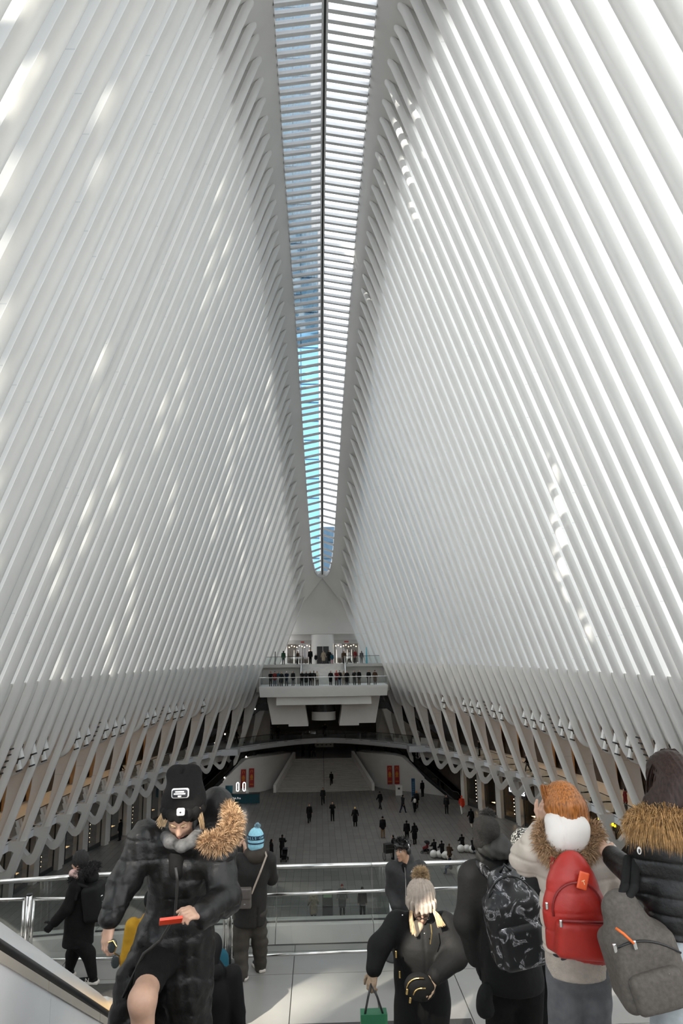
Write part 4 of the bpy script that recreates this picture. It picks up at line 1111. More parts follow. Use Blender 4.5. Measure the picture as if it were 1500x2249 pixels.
proto('walk', skel(1.74, ((.38, .15), (-.32, .25)), ((-.3, .12, .2), (.35, .12, .35)), .04))
proto('walklong', skel(1.68, ((.33, .12), (-.28, .25)), ((-.25, .15, .3), (.3, .15, .5)), .05), hem=.31, puff=1.05)
proto('phone', skel(1.74, ((.05, 0), (-.04, 0)), (A_UP, A_UP), .02, nod=.25))
proto('rail', skel(1.72, ((.0, 0), (.08, .1)), (A_FWD, A_FWD), .12, nod=.1), puff=1.08)
proto('sit', skel(1.72, ((1.45, 1.4), (1.35, 1.3)), ((.5, .12, .9), (.45, .12, .8)), .15, sit=True), puff=1.05)
COL = {'black': (.006, .006, .0065), 'charcoal': (.016, .016, .017), 'navy': (.008, .012, .024), 'brown': (.06, .035, .02), 'khaki': (.20, .13, .07), 'red': (.62, .05, .02), 'cream': (.55, .50, .42), 'beige': (.38, .31, .23), 'green': (.02, .06, .035), 'grey': (.12, .12, .12), 'teal': (.012, .075, .11), 'white': (.65, .63, .6), 'pink': (.45, .2, .22), 'denim': (.05, .075, .12), 'maroon': (.16, .02, .02), 'blond': (.42, .28, .12), 'orange': (.6, .2, .04), 'mustard': (.42, .23, .02)}
def cloth(c): return mat('cloth_'+c, COL[c], .85, var=.15, scale=12, bump=.1, bscale=60, spec=.2)
def person(x, D, H, head, key, coat, trs, hair, label, hh=None, group='people in the hall', hat='hair', shoe='black', sc=1.0):
    e = empty('person', (x, D, z_(H)), head); e.scale = (sc, sc, sc); tag(e, label, 'person', group)
    d = PROTO[key]
    for nm, dk, m in (('body', 'body', SKIN), ('coat', 'coat', cloth(coat)), ('trousers', 'trousers', cloth(trs)), ('shoe', 'shoe0', cloth(shoe)), ('shoe', 'shoe1', cloth(shoe)), ('hat' if hat == 'hat' else 'hair', hat, cloth(hair))):
        o = bpy.data.objects.new(nm, d[dk]); link(o, e)
        o.material_slots[0].link = 'OBJECT'; o.material_slots[0].material = m
    return e
PI = math.pi
F = HF; G = 'people crossing the concourse floor'
K = 18/17
for (x, D, hd, key, c, t, hr, hat, lb) in [
    (.75, 75.62, PI, 'phone', 'black', 'black', 'black', 'hair', 'person in black standing mid floor with both hands raised to the face'),
    (-1.64, 75.26, PI+.1, 'walklong', 'black', 'black', 'brown', 'hair', 'person in long black coat walking towards us left of the one with raised hands'),
    (2.98, 73.14, 0, 'long', 'black', 'black', 'blond', 'hair', 'fair-haired person in black puffer seen from behind, hands in pockets, mid floor'),
    (-.18, 83.5, PI, 'walk', 'charcoal', 'black', 'black', 'hair', 'dark figure walking away from the foot of the grand stair'),
    (-4.6, 61.5, -1.2, 'stand', 'black', 'black', 'black', 'long_hair', 'person in black standing side-on left of the man with the pushchair'),
    (-3.8, 62.9, -.2, 'rail', 'black', 'black', 'black', 'hair', 'man in black pushing a dark pushchair'),
    (6.15, 80.57, .6, 'walk', 'black', 'charcoal', 'black', 'hat', 'figure in black walking alone below the right red banners'),
    (8.44, 78.59, -1.0, 'walk', 'charcoal', 'navy', 'black', 'hair', 'striding figure in dark coat left of the one carrying a white backpack'),
    (9.75, 78.9, .1, 'walk', 'black', 'black', 'black', 'hair', 'person in black carrying a white backpack below the blue sign stand'),
    (10.2, 80.4, .0, 'walk', 'black', 'black', 'orange', 'hat', 'person in an orange hat just behind the white backpack'),
    (13.03, 77.7, PI, 'stand', 'charcoal', 'black', 'black', 'hair', 'dark figure standing near the foot of the right escalator'),
    (14.63, 77.35, 0, 'walk', 'red', 'white', 'red', 'hat', 'person in a bright red hooded jacket and white trousers by the right shops'),
    (14.37, 71.6, .2, 'walklong', 'black', 'cream', 'black', 'long_hair', 'long-haired woman in a short black coat by the right shop pillars'),
    (5.34, 68.6, .1, 'stand', 'black', 'khaki', 'black', 'hat', 'person in black top and khaki trousers seen from behind'),
    (7.39, 66.9, 0, 'stand', 'black', 'black', 'black', 'hair', 'left one of the couple in black standing mid right of the floor'),
    (8.0, 66.2, .4, 'long', 'black', 'black', 'black', 'long_hair', 'right one of the couple in black, long-haired, in a long coat'),
    (-19.37, 69.8, 1.2, 'stand', 'black', 'black', 'black', 'hair', 'man in black standing at the left shop fronts'),
    (11.77, 86.6, .5, 'stand', 'black', 'black', 'black', 'hair', 'dark figure beside the blue sign stand'),
    (5.6, 61.9, 1.4, 'stand', 'black', 'charcoal', 'black', 'hair', 'person in black pushing a boxy cargo cart'),
    (-1.01, 48.7, .2, 'long', 'beige', 'charcoal', 'brown', 'hair', 'person in beige coat seen through the barrier glass left of the dark pillar sign'),
    (.89, 49.8, PI, 'long', 'grey', 'black', 'maroon', 'hat', 'person in grey puffer seen through the barrier glass right of the dark pillar sign'),
    (2.19, 49.0, PI, 'stand', 'charcoal', 'black', 'black', 'hat', 'person in dark hood just above the chrome stanchion')]:
    person(x*K, D*K, F, hd, key, c, t, hr, lb, group=G, hat=hat, sc=1.13)
# a staircase walker, people under and on the bridge
person(1.0, 97.4, F+.58, 0, 'walk', 'black', 'black', 'black', 'lone dark figure climbing the lower steps of the grand stair', group=G)
for (x, D, hd, key, c, hr, lb) in [(-2.0, 104.6, .3, 'walk', 'black', 'black', 'dark figure at the top of the grand stair, left of the route sign'), (-1.4, 104.9, -.3, 'walk', 'charcoal', 'black', 'dark figure at the top of the grand stair beside the route sign'), (-3.0, 105.2, 0, 'stand', 'black', 'black', 'leftmost dark figure at the head of the grand stair'), (7.2, 106, PI, 'stand', 'black', 'black', 'dark figure under the bridge right of the stair parapet'), (5.0, 106.5, 1, 'walk', 'black', 'black', 'dark figure walking under the bridge on the right'), (9.2, 105.5, PI, 'stand', 'charcoal', 'black', 'rightmost dark figure under the bridge')]:
    person(x, D, HF+3.2, hd, key, c, 'black', hr, lb, group='people under the bridge')
for (x, D, hd, key, c, t, hr, hat, lb) in [(-8.5, 101.6, PI, 'stand', 'black', 'black', 'black', 'hair', 'left figure of the trio in black on the curved bridge'), (-7.4, 101.9, PI, 'stand', 'grey', 'charcoal', 'grey', 'hat', 'middle figure of the trio on the curved bridge, in grey'), (-6.5, 102.2, PI, 'long', 'black', 'black', 'black', 'long_hair', 'right figure of the trio on the curved bridge, in a long coat'), (-11.2, 98.6, -1.4, 'walk', 'maroon', 'black', 'black', 'long_hair', 'person in maroon walking at the left end of the bridge'), (-11.9, 98.1, -1.4, 'walk', 'black', 'black', 'black', 'hair', 'dark figure at the far left of the bridge behind a rib'), (.26, 104.0, PI, 'phone', 'black', 'black', 'black', 'hair', 'lone dark figure standing at the middle of the curved bridge')]:
    person(x, D, H2, hd, key, c, t, hr, lb, group='people on the bridge', hat=hat, sc=1.05)
# overlook rail crowd
ovp = [(-6.66, 'black', 'black', 'maroon', 'hat'), (-6.17, 'maroon', 'denim', 'teal', 'hat'), (-5.75, 'teal', 'black', 'black', 'hair'), (-5.3, 'charcoal', 'black', 'brown', 'hair'), (-4.67, 'navy', 'navy', 'white', 'hat'), (-3.87, 'black', 'grey', 'black', 'long_hair'), (-2.74, 'black', 'charcoal', 'black', 'long_hair'), (-2.2, 'charcoal', 'grey', 'brown', 'hair'), (-1.66, 'black', 'black', 'black', 'hair'), (-1.23, 'black', 'brown', 'black', 'hat'), (-.8, 'cream', 'brown', 'blond', 'hair'), (.92, 'black', 'black', 'black', 'hair'), (1.62, 'maroon', 'black', 'red', 'hat'), (2.05, 'black', 'denim', 'grey', 'hat'), (2.54, 'beige', 'beige', 'black', 'hair'), (2.95, 'black', 'black', 'black', 'hair'), (3.94, 'charcoal', 'charcoal', 'black', 'long_hair'), (4.54, 'black', 'brown', 'black', 'hair'), (5.72, 'black', 'charcoal', 'black', 'hair'), (6.54, 'brown', 'charcoal', 'black', 'hat')]
ordn = ['first', 'second', 'third', 'fourth', 'fifth', 'sixth', 'seventh', 'eighth', 'ninth', 'tenth', 'eleventh']
for i, (x, c, t, hr, hat) in enumerate(ovp):
    lb = ('%s person from the left at the far overlook rail, in a %s coat' % (ordn[i], c)) if i < 11 else ('%s person from the right at the far overlook rail, in a %s coat' % (ordn[19-i], c))
    person(x, 88.75+.35*(i % 3), HP, PI+.3*math.sin(i*2.3), ('rail', 'stand', 'rail', 'long')[i % 4] if i != 18 else 'stand', c, t, hr, lb, group='crowd at the far overlook rail', hat=hat, sc=1.04)
for (x, D, hd, key, c, t, hr, hat, sc, lb) in [(-5.4, 95.4, 0, 'stand', 'green', 'black', 'black', 'long_hair', 1.05, 'person in dark green at the left entrance railing'), (-3.55, 97.5, 1, 'stand', 'brown', 'black', 'black', 'hair', 1.0, 'person in brown by the left shop window of the entrance level'), (-1.75, 96.4, PI, 'stand', 'black', 'black', 'black', 'hair', 1.15, 'tall man in black at the head of the far stairs'), (-.98, 96.3, PI, 'stand', 'charcoal', 'white', 'black', 'hair', .78, 'child in dark coat beside the tall man at the far stairs'), (.07, 96.5, PI, 'long', 'beige', 'grey', 'black', 'long_hair', 1.05, 'woman in a beige coat in front of the lift doors'), (.85, 96.6, PI, 'long', 'black', 'black', 'black', 'hair', 1.08, 'man in black coat right of the beige coat'), (1.25, 95.9, 0, 'stand', 'teal', 'pink', 'maroon', 'hat', .8, 'child in teal jacket and pink trousers on the far stairs'), (2.99, 98, PI, 'walk', 'brown', 'charcoal', 'brown', 'hair', 1.0, 'person in brown by the right shop window of the entrance level'), (3.7, 98.5, 2, 'walk', 'white', 'black', 'black', 'hair', 1.0, 'person in white inside the right entrance'), (4.51, 97.5, 2.5, 'stand', 'maroon', 'black', 'black', 'hair', 1.05, 'person in maroon by the right entrance door'), (5.4, 97.5, 0, 'stand', 'grey', 'grey', 'grey', 'hat', .95, 'grey figure beside the teal pylon')]:
    person(x, D, HU, hd, key, c, t, hr, lb, group='people on the entrance level', hat=hat, sc=sc)
for i, (D, off, s, c, key) in enumerate([(82.5, 1.0, 1, 'black', 'stand'), (71.5, .9, 1, 'black', 'walk'), (66.3, 1.0, 1, 'charcoal', 'stand'), (58.6, .9, 1, 'teal', 'long'), (53.2, 1.0, 1, 'maroon', 'stand'), (50.2, 1.2, 1, 'black', 'stand'), (63.0, .9, -1, 'black', 'stand'), (72.0, 1.0, -1, 'black', 'walk')]):
    lb = '%s figure on the %s second level behind ribs, %s from the near end' % (c, 'right' if s > 0 else 'left', ('sixth', 'fifth', 'fourth', 'third', 'second', 'first')[i] if s > 0 else ('first', 'second')[i-6])
    person(s*(balc_x(D)+off), D, H2, s*1.4, key, c, 'black', 'black', lb, group='people on the second level')
person(-12.46, 95.89, -14.5, -.9, 'stand', 'black', 'black', 'black', 'dark figure riding the left lower escalator', group='people under the bridge')
person(12.6, 95.69, -14.6, .9, 'stand', 'black', 'black', 'black', 'dark figure riding the right lower escalator', group='people under the bridge')
# white backpack carried mid floor
q = MB(); q.lathe([(.02, 0), (.15, .03), (.17, .2), (.15, .38), (.06, .45)], 12); o = q.build('backpack', cloth('white'), None, True); o.scale = (1, .6, 1); o.location = (9.76*K, 78.9*K-.27, z_(HF)+1.03); tag(o, 'small white backpack on a figure in black', 'backpack')

# ---- pushchairs, balloon benches, cart, pillar sign
def wheel(parent, x, y, r, m=None, name='wheel'):
    q = MB(); n = 16; q.tube([(x, y+r*math.cos(2*PI*k/n), r+r*math.sin(2*PI*k/n)) for k in range(n+1)], .022, 5)
    for k in range(4): a = PI*k/4; q.tube([(x, y-r*math.cos(a), r-r*math.sin(a)), (x, y+r*math.cos(a), r+r*math.sin(a))], .008, 4)
    return q.build(name, m or BLACK, parent)
def pushchair(x, D, rz, c, label):
    e = empty('pushchair', (x, D, z_(HF)), rz); tag(e, label, 'pushchair', 'pushchairs on the floor')
    skin('seat', [rbox((0, 0, .5), (.17, .2, .06), rotx(-.3), .04, .03), rbox((0, -.18, .72), (.17, .05, .2), rotx(.25), .04, .03)], cloth(c), e, h=.02)
    skin('canopy', [ell((0, -.12, .9), (.24, .28, .2), None, .02), ell((0, .04, .78), (.3, .26, .2), None, .02, True)], cloth('charcoal'), e, h=.02)
    q = MB()
    for s in (-.22, .22): q.tube([(s, .3, .12), (s, -.1, .55), (s, -.42, 1.02)], .016, 6); q.tube([(s, -.35, .12), (s, -.02, .5)], .016, 6)
    q.tube([(-.22, -.42, 1.02), (.22, -.42, 1.02)], .022, 6); q.build('frame', DARK, e)
    skin('basket', [rbox((0, -.05, .26), (.16, .2, .05), None, .04, .02)], cloth('black'), e, h=.025)
    for s in (-.24, .24): wheel(e, s, .3, .11); wheel(e, s, -.35, .14)
pushchair(-3.55*K, 62.0*K, PI-.2, 'black', 'black pushchair pushed by the man left of the floor')
pushchair(8.54*K, 63.3*K, 1.2, 'maroon', 'pushchair with dark red seat parked left of the balloon benches')
BALL = mat('white_inflatable', (.72, .71, .68), .3, var=.03)
def bench(x, D, rz, n, label):
    e = empty('balloon_bench', (x, D, z_(HF)), rz); tag(e, label, 'bench', 'white balloon benches')
    for k in range(n):
        a = k*.35; skin('ball', [ell((.52*k, .22*math.sin(k*1.3), .33), (.33, .33, .33), None, .01)], BALL, e, h=.035)
bench(9.0*K, 61.9*K, -.5, 4, 'white balloon-shaped bench nearest the parked pushchair')
bench(11.6*K, 63.3*K, -.35, 4, 'white balloon-shaped bench at the right, under a seated figure')
bench(10.3*K, 57.0*K, 1.0, 4, 'white balloon-shaped bench seen through the railing glass')
for (x, D, hd, c, t, hr, lb) in [(9.15, 62.1, .4, 'black', 'black', 'black', 'person in black seated on the bench by the parked pushchair, left'), (9.7, 61.6, .2, 'black', 'denim', 'black', 'person in black seated on the bench by the parked pushchair, middle'), (10.1, 60.6, -.4, 'brown', 'brown', 'brown', 'person in a brown patterned coat seated at the near end of the bench'), (11.8, 63.5, .2, 'black', 'black', 'black', 'hooded person in black seated on the right balloon bench'), (12.5, 62.4, -.6, 'black', 'denim', 'black', 'second person seated on the right balloon bench'), (9.6, 57.4, 1.2, 'navy', 'denim', 'black', 'seated person seen through the railing glass beside a balloon bench')]:
    person(x*K, D*K, HF+.17, hd, 'sit', c, t, hr, lb, group='people seated on the balloon benches')
e = empty('cargo_cart', (5.15*K, 61.6*K, z_(HF)), .3); tag(e, 'boxy black cargo cart with spoked wheels behind the man in headphones', 'cart')
q = MB(); q.box(-.35, .35, -.3, .3, .62, 1.35); q.build('box', BLACK, e)
for s in (-.4, .4): wheel(e, s, 0, .34)
q = MB(); q.tube([(-.3, -.3, 1.0), (-.3, -.7, 1.1), (.3, -.7, 1.1), (.3, -.3, 1.0)], .02, 6); q.build('handle', DARK, e)
e = empty('pillar_sign', (-.1*K, 48.6*K, z_(HF))); tag(e, 'dark pillar sign seen through the barrier glass', 'sign')
q = MB(); q.box(-.35, .35, -.12, .12, 0, 2.0); q.build('body', mat('pillar_sign_dark', (.05, .045, .045), .4), e)
q = MB(); q.box(-.3, .3, -.13, -.12, 1.55, 1.9); q.build('screen', mat('pillar_sign_screen', (.08, .14, .08), .3, emit=(.2, .3, .18, .2)), e)
# ---- spotlights, louvres and cameras under the ring band
ORD = 'first second third fourth fifth sixth seventh eighth ninth tenth eleventh twelfth thirteenth fourteenth fifteenth sixteenth seventeenth eighteenth nineteenth twentieth'.split()
SPW = mat('spot_white', (.78, .77, .74), .4)
def make_spot():
    q = MB(); q.tube([(0, 0, 0), (0, 0, -.16)], .02, 6); q.box(-.09, .09, -.04, .04, -.02, .02); a = q
    return a
for side, nm in ((-1, 'left'), (1, 'right')):
    gi = 0; lc = 0; sc_ = 0
    for i in range(4, len(RIBD)-1):
        D = (RIBD[i]+RIBD[i+1])/2
        if D < 36 or D > 84: continue
        gi += 1
        x = side*(Wf(D)+1.02); ph = gi % 8
        if ph in (2, 3): continue
        if ph == 7:
            e = empty('louvre_rack', (x, D, z_(-5.02))); e.scale = (1.1, 1.1, 1.1); tag(e, '%s rack of black louvre slats from the far end, %s ring band' % (ORD[lc], nm), 'louvre', 'louvre racks'); lc += 1
            for k in range(5):
                q = MB(); q.box(-.06, .06, -.34, .34, -.1-.3*k, -.04-.3*k); o = q.build('slat', BLACK, e); o.location.x = side*.11*k
            q = MB()
            for yy in (-.3, .3): q.tube([(0, yy, 0), (side*.44, yy, -1.35)], .02, 5)
            q.build('frame', SPW, e); continue
        e = empty('spotlight', (x, D, z_(-5.02))); e.scale = (1.5, 1.5, 1.5); tag(e, '%s spotlight cluster from the far end under the %s ring band' % (ORD[sc_], nm), 'spotlight', 'spotlights on the ring band'); sc_ += 1
        for k in range(2):
            yy = -.16+.34*k; zz = -.3-.5*k; xx = side*(.1+.18*k)
            q = MB(); q.tube([(xx, yy, zz+.16), (xx-side*.1, yy, zz-.2)], .12, 10); q.build('lamp_housing', SPW, e, False)
            q = MB(); q.tube([(xx-side*.1, yy, zz-.2), (xx-side*.12, yy, zz-.26)], .125, 10); q.build('bezel', BLACK, e)
            q = MB(); q.box(xx-.1, xx+.1, yy-.1, yy+.1, zz+.16, zz+.24); q.build('driver_box', BLACK, e)
        q = MB(); q.tube([(0, 0, 0), (side*.2, 0, -.75)], .02, 6); q.build('bracket', BLACK, e)
# ================================================================ people in the foreground
BLK = mat('black_puffer', (.008, .0077, .0074), .42, var=.2, scale=8, bump=.35, bscale=34, spec=.35)
BLKM = mat('black_parka', (.006, .006, .006), .75, var=.2, scale=8, bump=.3, bscale=26, spec=.25)
BLKW = mat('black_wool', (.007, .0065, .0062), .9, var=.2, scale=20, bump=.3, bscale=90, spec=.2)
FURB = mat('brown_fur', (.30, .175, .085), .7, var=.5, scale=60)
FURT = mat('tan_fur', (.42, .27, .15), .7, var=.5, scale=60)
FURK = mat('black_fur', (.012, .011, .011), .8, var=.3, scale=60)
BLOND = mat('blond_hair', (.56, .40, .23), .45, var=.45, scale=45, stretch=(3, 3, .3))
AUBURN = mat('auburn_hair', (.30, .105, .022), .42, var=.65, scale=45, spec=.4, stretch=(3, 3, .25))
DBROWN = mat('dark_brown_hair', (.020, .009, .0055), .5, var=.6, scale=45, spec=.3, stretch=(3, 3, .25))
BLKHAIR = mat('black_hair', (.012, .010, .009), .4, var=.3, scale=60)
CREAMJ = mat('cream_puffer', (.56, .49, .42), .6, var=.05, scale=8, bump=.2, bscale=26)
JEANG = mat('grey_denim', (.13, .13, .135), .85, var=.25, scale=14, bump=.2, bscale=220)
JEANB = mat('pale_denim', (.40, .44, .46), .85, var=.25, scale=10, bump=.2, bscale=220)
REDL = mat('red_quilted', (.36, .018, .011), .45, var=.15, scale=6, bump=.3, bscale=18)
GREYB = mat('grey_canvas', (.095, .083, .071), .9, var=.2, scale=60, bump=.25, bscale=260)
GOLDM = mat('gold_metal', (.75, .52, .2), .25, metal=1); SILV = mat('silver_metal', (.8, .8, .8), .22, metal=1)
GLOVE = mat('tan_knit', (.38, .27, .18), .9, var=.2, scale=60, bump=.4, bscale=140)
SCARF = mat('grey_white_scarf', (.11, .107, .104), .85, var=.8, scale=16)
FGROUP = 'people on the near platform and stairs'
def grooves(pitch, amp, ax=2, ph=0, slant=None, width=.22):
    def f(P):
        s = P[:, ax] + ph
        if slant: s = s + slant(P)
        g = np.abs((s/pitch) % 1 - .5)*2
        return amp*np.clip((g-(1-width))/width, 0, 1) - amp*.25*np.clip(1-g, 0, 1)
    return f
def wrinkles(amp, sx=7, sz=9, seed=0):
    r = np.random.RandomState(seed); K = r.normal(0, 1, (5, 3))*V(sx, sx, sz); ph = r.uniform(0, 6, 5)
    def f(P): return amp*sum(np.sin(P @ K[i] + ph[i]) for i in range(5))/2.2
    return f
def both(*fs): return lambda P: sum(f(P) for f in fs)
def above(z0): return lambda P: z0 - P[:, 2]
def plant(L, z):
    """stand a leg chain (hip, knee, ankle) on a tread at height z"""
    L[2] = V(L[2][0], L[2][1], z+.085); L[1] = V(L[1][0], L[1][1]+.01, (L[0][2]+L[2][2])/2); return L
def lerp(a, b, t): return V(a)*(1-t)+V(b)*t
def chain(pts, rads, k=.03, flat=None): return [cone(pts[i], pts[i+1], rads[i], rads[i+1], k, flat) for i in range(len(pts)-1)]

# ---------------------------------------------------------------- woman with phone, long black quilted coat
def woman_phone():
    B = (-1.30, 4.1, z_(-4.0+.612*2.4)); e = empty('person', B); tag(e, 'woman in a long black quilted coat and black beanie looking down at a red phone', 'person', FGROUP)
    hc = V((-1.367, 3.990, 17.160)); R = rotz(PI+.08) @ rotx(-.75)
    shR, shL = V((-1.559, 4.050, 17.013)), V((-1.165, 4.000, 16.987)); elR, elL = V((-1.653, 3.980, 16.820)), V((-1.112, 3.900, 16.762)); wrR, wrL = V((-1.685, 3.880, 16.684)), V((-1.184, 3.680, 16.761))
    nk = V((-1.367, 4.080, 17.009)); ch = V((-1.365, 4.100, 16.841)); wa = V((-1.380, 4.130, 16.596)); hp = V((-1.396, 4.180, 16.421))
    kn = V((-1.470, 3.720, 16.381)); ft = V((-1.452, 3.850, 15.882)); kn2 = V((-1.338, 4.200, 16.024)); ft2 = V((-1.352, 4.300, 15.500))
    ft = V(ft[0], 3.82, esc_z(3.82)+.085); ft2 = V(ft2[0], 4.3, esc_z(4.3)+.085); kn2 = V(kn2[0], 4.22, (hp[2]+ft2[2])/2)
    hipR = V((-1.478, 4.120, 16.446))
    body = head_prims(hc, R, 1.0) + [cone(nk, hc+V(0, .02, -.06), .055, .05, .03), cone(ch, nk, .13, .06, .05), cone(wa, ch, .12, .13, .05), cone(hp, wa, .13, .12, .05)]
    body += chain([shR, elR, wrR], [.05, .042, .03]) + chain([shL, elL, wrL], [.05, .042, .03]) + chain([hipR, kn, ft], [.08, .058, .042], .05) + chain([hp, kn2, ft2], [.085, .06, .04], .04) + [ell(kn+V(0, -.025, .0), (.046, .045, .055), None, .03)]
    hd = V((-1.693, 3.840, 16.585)) - wrR; hR = hand_prims(wrR+V(0, 0, -.02), hd, (-.6, -.7, 0), 1, .55, .98)
    hdl = V((-1.272, 3.580, 16.807)) - wrL; hL = hand_prims(wrL, hdl, (.15, -.35, .9), 1, .9, .98, thumb=.9)
    skin('body', body, SKIN, e, B, .011, extra=[(hR, .0055), (hL, .0055)])
    face_bits(hc, R, e, B, 1.0, BLOND, shut=True)
    for a in (ft, ft2): skin('shoe', shoe_prims(a, 1.7, PI, 1.1), BLKM, e, B, .010)
    # coat: torso, sleeves, two skirt panels parted by the raised leg
    fx = (V(0, 1, 0), 1.35)
    coat = [cone(hp, wa, .185, .178, .06, fx), cone(wa, ch, .168, .182, .06, fx), cone(ch, nk+V(0, .02, -.05), .182, .12, .06, fx)]
    coat += chain([shR, elR, wrR+V(0, 0, .01)], [.088, .074, .058], .04) + chain([shL, elL, wrL], [.09, .08, .06], .04)
    coat += [cone(shR, ch, .09, .12, .06), cone(shL, ch, .09, .12, .06)]
    coat += chain([V((-1.346, 4.140, 16.491)), V((-1.353, 4.160, 16.261)), V((-1.361, 4.220, 15.864))], [.15, .148, .16], .05, (V(0, 1, 0), 1.2))
    coat += chain([V((-1.476, 4.100, 16.509)), V((-1.583, 4.080, 16.322)), V((-1.659, 4.080, 15.944))], [.13, .10, .11], .05)
    coat += [cone(V((-1.434, 4.000, 17.007)), V((-1.226, 3.980, 16.994)), .05, .06, .04), cone(nk+V(.02, .06, .02), nk+V(.02, .05, .06), .085, .08, .03)]
    cut = [cone(V((-1.406, 3.780, 16.574)), V((-1.438, 3.620, 16.453)), .055, .10, .04, None, True), cone(V((-1.438, 3.620, 16.453)), V((-1.432, 3.720, 15.953)), .115, .15, .04, None, True), cone(V((-1.508, 4.000, 16.354)), V((-1.498, 4.100, 15.785)), .075, .10, .04, None, True),
           cone(V((-1.341, 3.860, 17.084)), V((-1.338, 3.800, 16.941)), .075, .03, .03, None, True)]
    xc = (-1.342, 4.100, 16.286)[0]
    slant = lambda P: np.where(P[:, 2] < wa[2]-.05, .55*np.abs(P[:, 0]-xc-.05), 0)
    skin('coat', coat+cut, BLK, e, B, .0095, both(grooves(.098, .0065, 2, .02, slant, .14), wrinkles(.004, 24, 30, 2), wrinkles(.0035, 55, 50, 3)))
    q = MB(); q.tube([(-1.347, 3.800, 16.942), (-1.338, 3.810, 16.874), (-1.351, 3.850, 16.703), (-1.433, 3.900, 16.569), (-1.516, 3.900, 16.510), (-1.620, 3.940, 16.299)], .008, 6); q.v = [tuple(V(p)-V(B)) for p in q.v]; q.build('zip', mat('zip_dark', (.06, .058, .055), .35, metal=.6), e, True)
    skin('dress', chain([hp, lerp(hipR, kn, .2), lerp(hipR, kn, .66)], [.13, .10, .078], .04) + [cone(wa, hp, .12, .13, .04)], BLKW, e, B, .012)
    skin('sweater', [cone(V((-1.374, 4.000, 16.960)), V((-1.372, 3.980, 16.875)), .055, .05, .03)], mat('dark_stripe_sweater', (.012, .0115, .011), .9, var=.6, scale=14, spec=.2), e, B, .012)
    sc = [V((-1.450, 4.000, 17.044)), V((-1.403, 3.920, 17.031)), V((-1.338, 3.880, 17.026)), V((-1.282, 3.910, 17.040)), V((-1.260, 4.000, 17.081))]
    skin('scarf', chain(sc, [.024, .026, .028, .028, .026], .03), SCARF, e, B, .010, wrinkles(.005, 30, 30, 72))
    # hair, beanie with patch and lamp
    hair = [V((-1.441, 3.930, 17.199)), V((-1.460, 3.950, 17.138)), V((-1.470, 3.970, 17.093))]
    strands('hair', [[(-1.436, 3.950, 17.206), (-1.452, 3.930, 17.165), (-1.479, 3.950, 17.125)], [(-1.424, 3.920, 17.194), (-1.440, 3.910, 17.153), (-1.464, 3.940, 17.109)], [(-1.410, 3.900, 17.189), (-1.423, 3.900, 17.153), (-1.440, 3.920, 17.117)]], BLOND, e, B, 160, .003, .006)
    strands('side_hair', [[(-1.252, 3.930, 17.195), (-1.239, 3.950, 17.133), (-1.240, 3.980, 17.076)], [(-1.266, 3.900, 17.190), (-1.249, 3.920, 17.140), (-1.247, 3.960, 17.086)]], BLOND, e, B, 90, .003, .005)
    t = V((-1.369, 4.060, 17.345)); c1 = V((-1.353, 4.000, 17.222)); c0 = V((-1.351, 3.980, 17.189))
    hat = [ell(c1, (.110, .122, .085), None, .03), ell(c0, (.104, .118, .05), None, .03), cone(c1, t+V(-.04, 0, 0), .10, .06, .05), cone(c1, t+V(.042, 0, .0), .10, .058, .05), ell(t+V(0, -.06, .05), (.008, .04, .04), None, .02, True)]
    skin('beanie', hat, BLKW, e, B, .009, wrinkles(.003, 20, 20, 71))
    rg = [c0 + V(.098*math.sin(a), -.112*math.cos(a), -.012*math.cos(a)) for a in np.linspace(0, 2*PI, 15)]
    skin('beanie_cuff', chain(rg, [.022]*15, .012) + [cone(p+V(0, 0, .012), p+V(0, 0, -.022), .019, .019, .012) for p in rg], BLKW, e, B, .008)
    Rc = rotz(PI+.08)
    pw = mat('patch_white', (.75, .74, .72), .5); pk = mat('patch_black', (.02, .02, .025), .5)
    pc = V((-1.350, 3.872, 17.284))
    skin('patch', [rbox(pc, (.034, .003, .013), Rc, .012, .006)], pw, e, B, .004); skin('patch_field', [rbox(pc+V(0, -.007, 0), (.031, .003, .010), Rc, .010, .006)], pk, e, B, .004)
    for k, w in ((.010, .022), (.0, .029), (-.012, .008)): skin('patch_lettering', [rbox(pc+V(0, -.020, k), (w, .002, .0025), Rc, .0015, .002)], pw, e, B, .002)
    lc = V((-1.338, 3.838, 17.198)); skin('lamp', [rbox(lc, (.013, .004, .011), Rc, .008, .004)], pw, e, B, .004); skin('lamp_lens', [ell(lc+V(0, -.012, 0), (.006, .004, .005), Rc, .002)], pk, e, B, .002)
    # hood with fur rim fallen on her left shoulder
    hoodp = [ell(V((-1.220, 4.220, 17.110)), (.10, .12, .13), None, .04), cone(V((-1.197, 4.200, 17.150)), V((-1.125, 4.100, 17.062)), .09, .085, .04), cone(V((-1.285, 4.150, 17.042)), V((-1.192, 4.050, 17.005)), .08, .08, .04)]
    skin('hood', hoodp, BLK, e, B, .011, both(wrinkles(.006, 14, 14, 5)))
    rim = [V((-1.122, 4.100, 17.150)), V((-1.088, 4.030, 17.108)), V((-1.099, 3.970, 17.053)), V((-1.145, 3.920, 17.025)), V((-1.204, 3.900, 17.032))]
    fp = chain(rim, [.03, .036, .04, .04, .034], .02)
    skin('fur_backing', fp, FURB, e, B, .012)
    fur('fur_trim', chain(rim, [.03, .036, .04, .04, .034], .02), FURT, e, B, 5200, .040, .0022, .15)
    # things held
    ph = empty('phone', tuple(V((-1.316, 3.560, 16.778)))); tag(ph, 'black phone in a bright red case held by the woman in the quilted coat', 'phone')
    Rp = Matrix.Rotation(.25, 3, 'Z') @ Matrix.Rotation(-.55, 3, 'X')
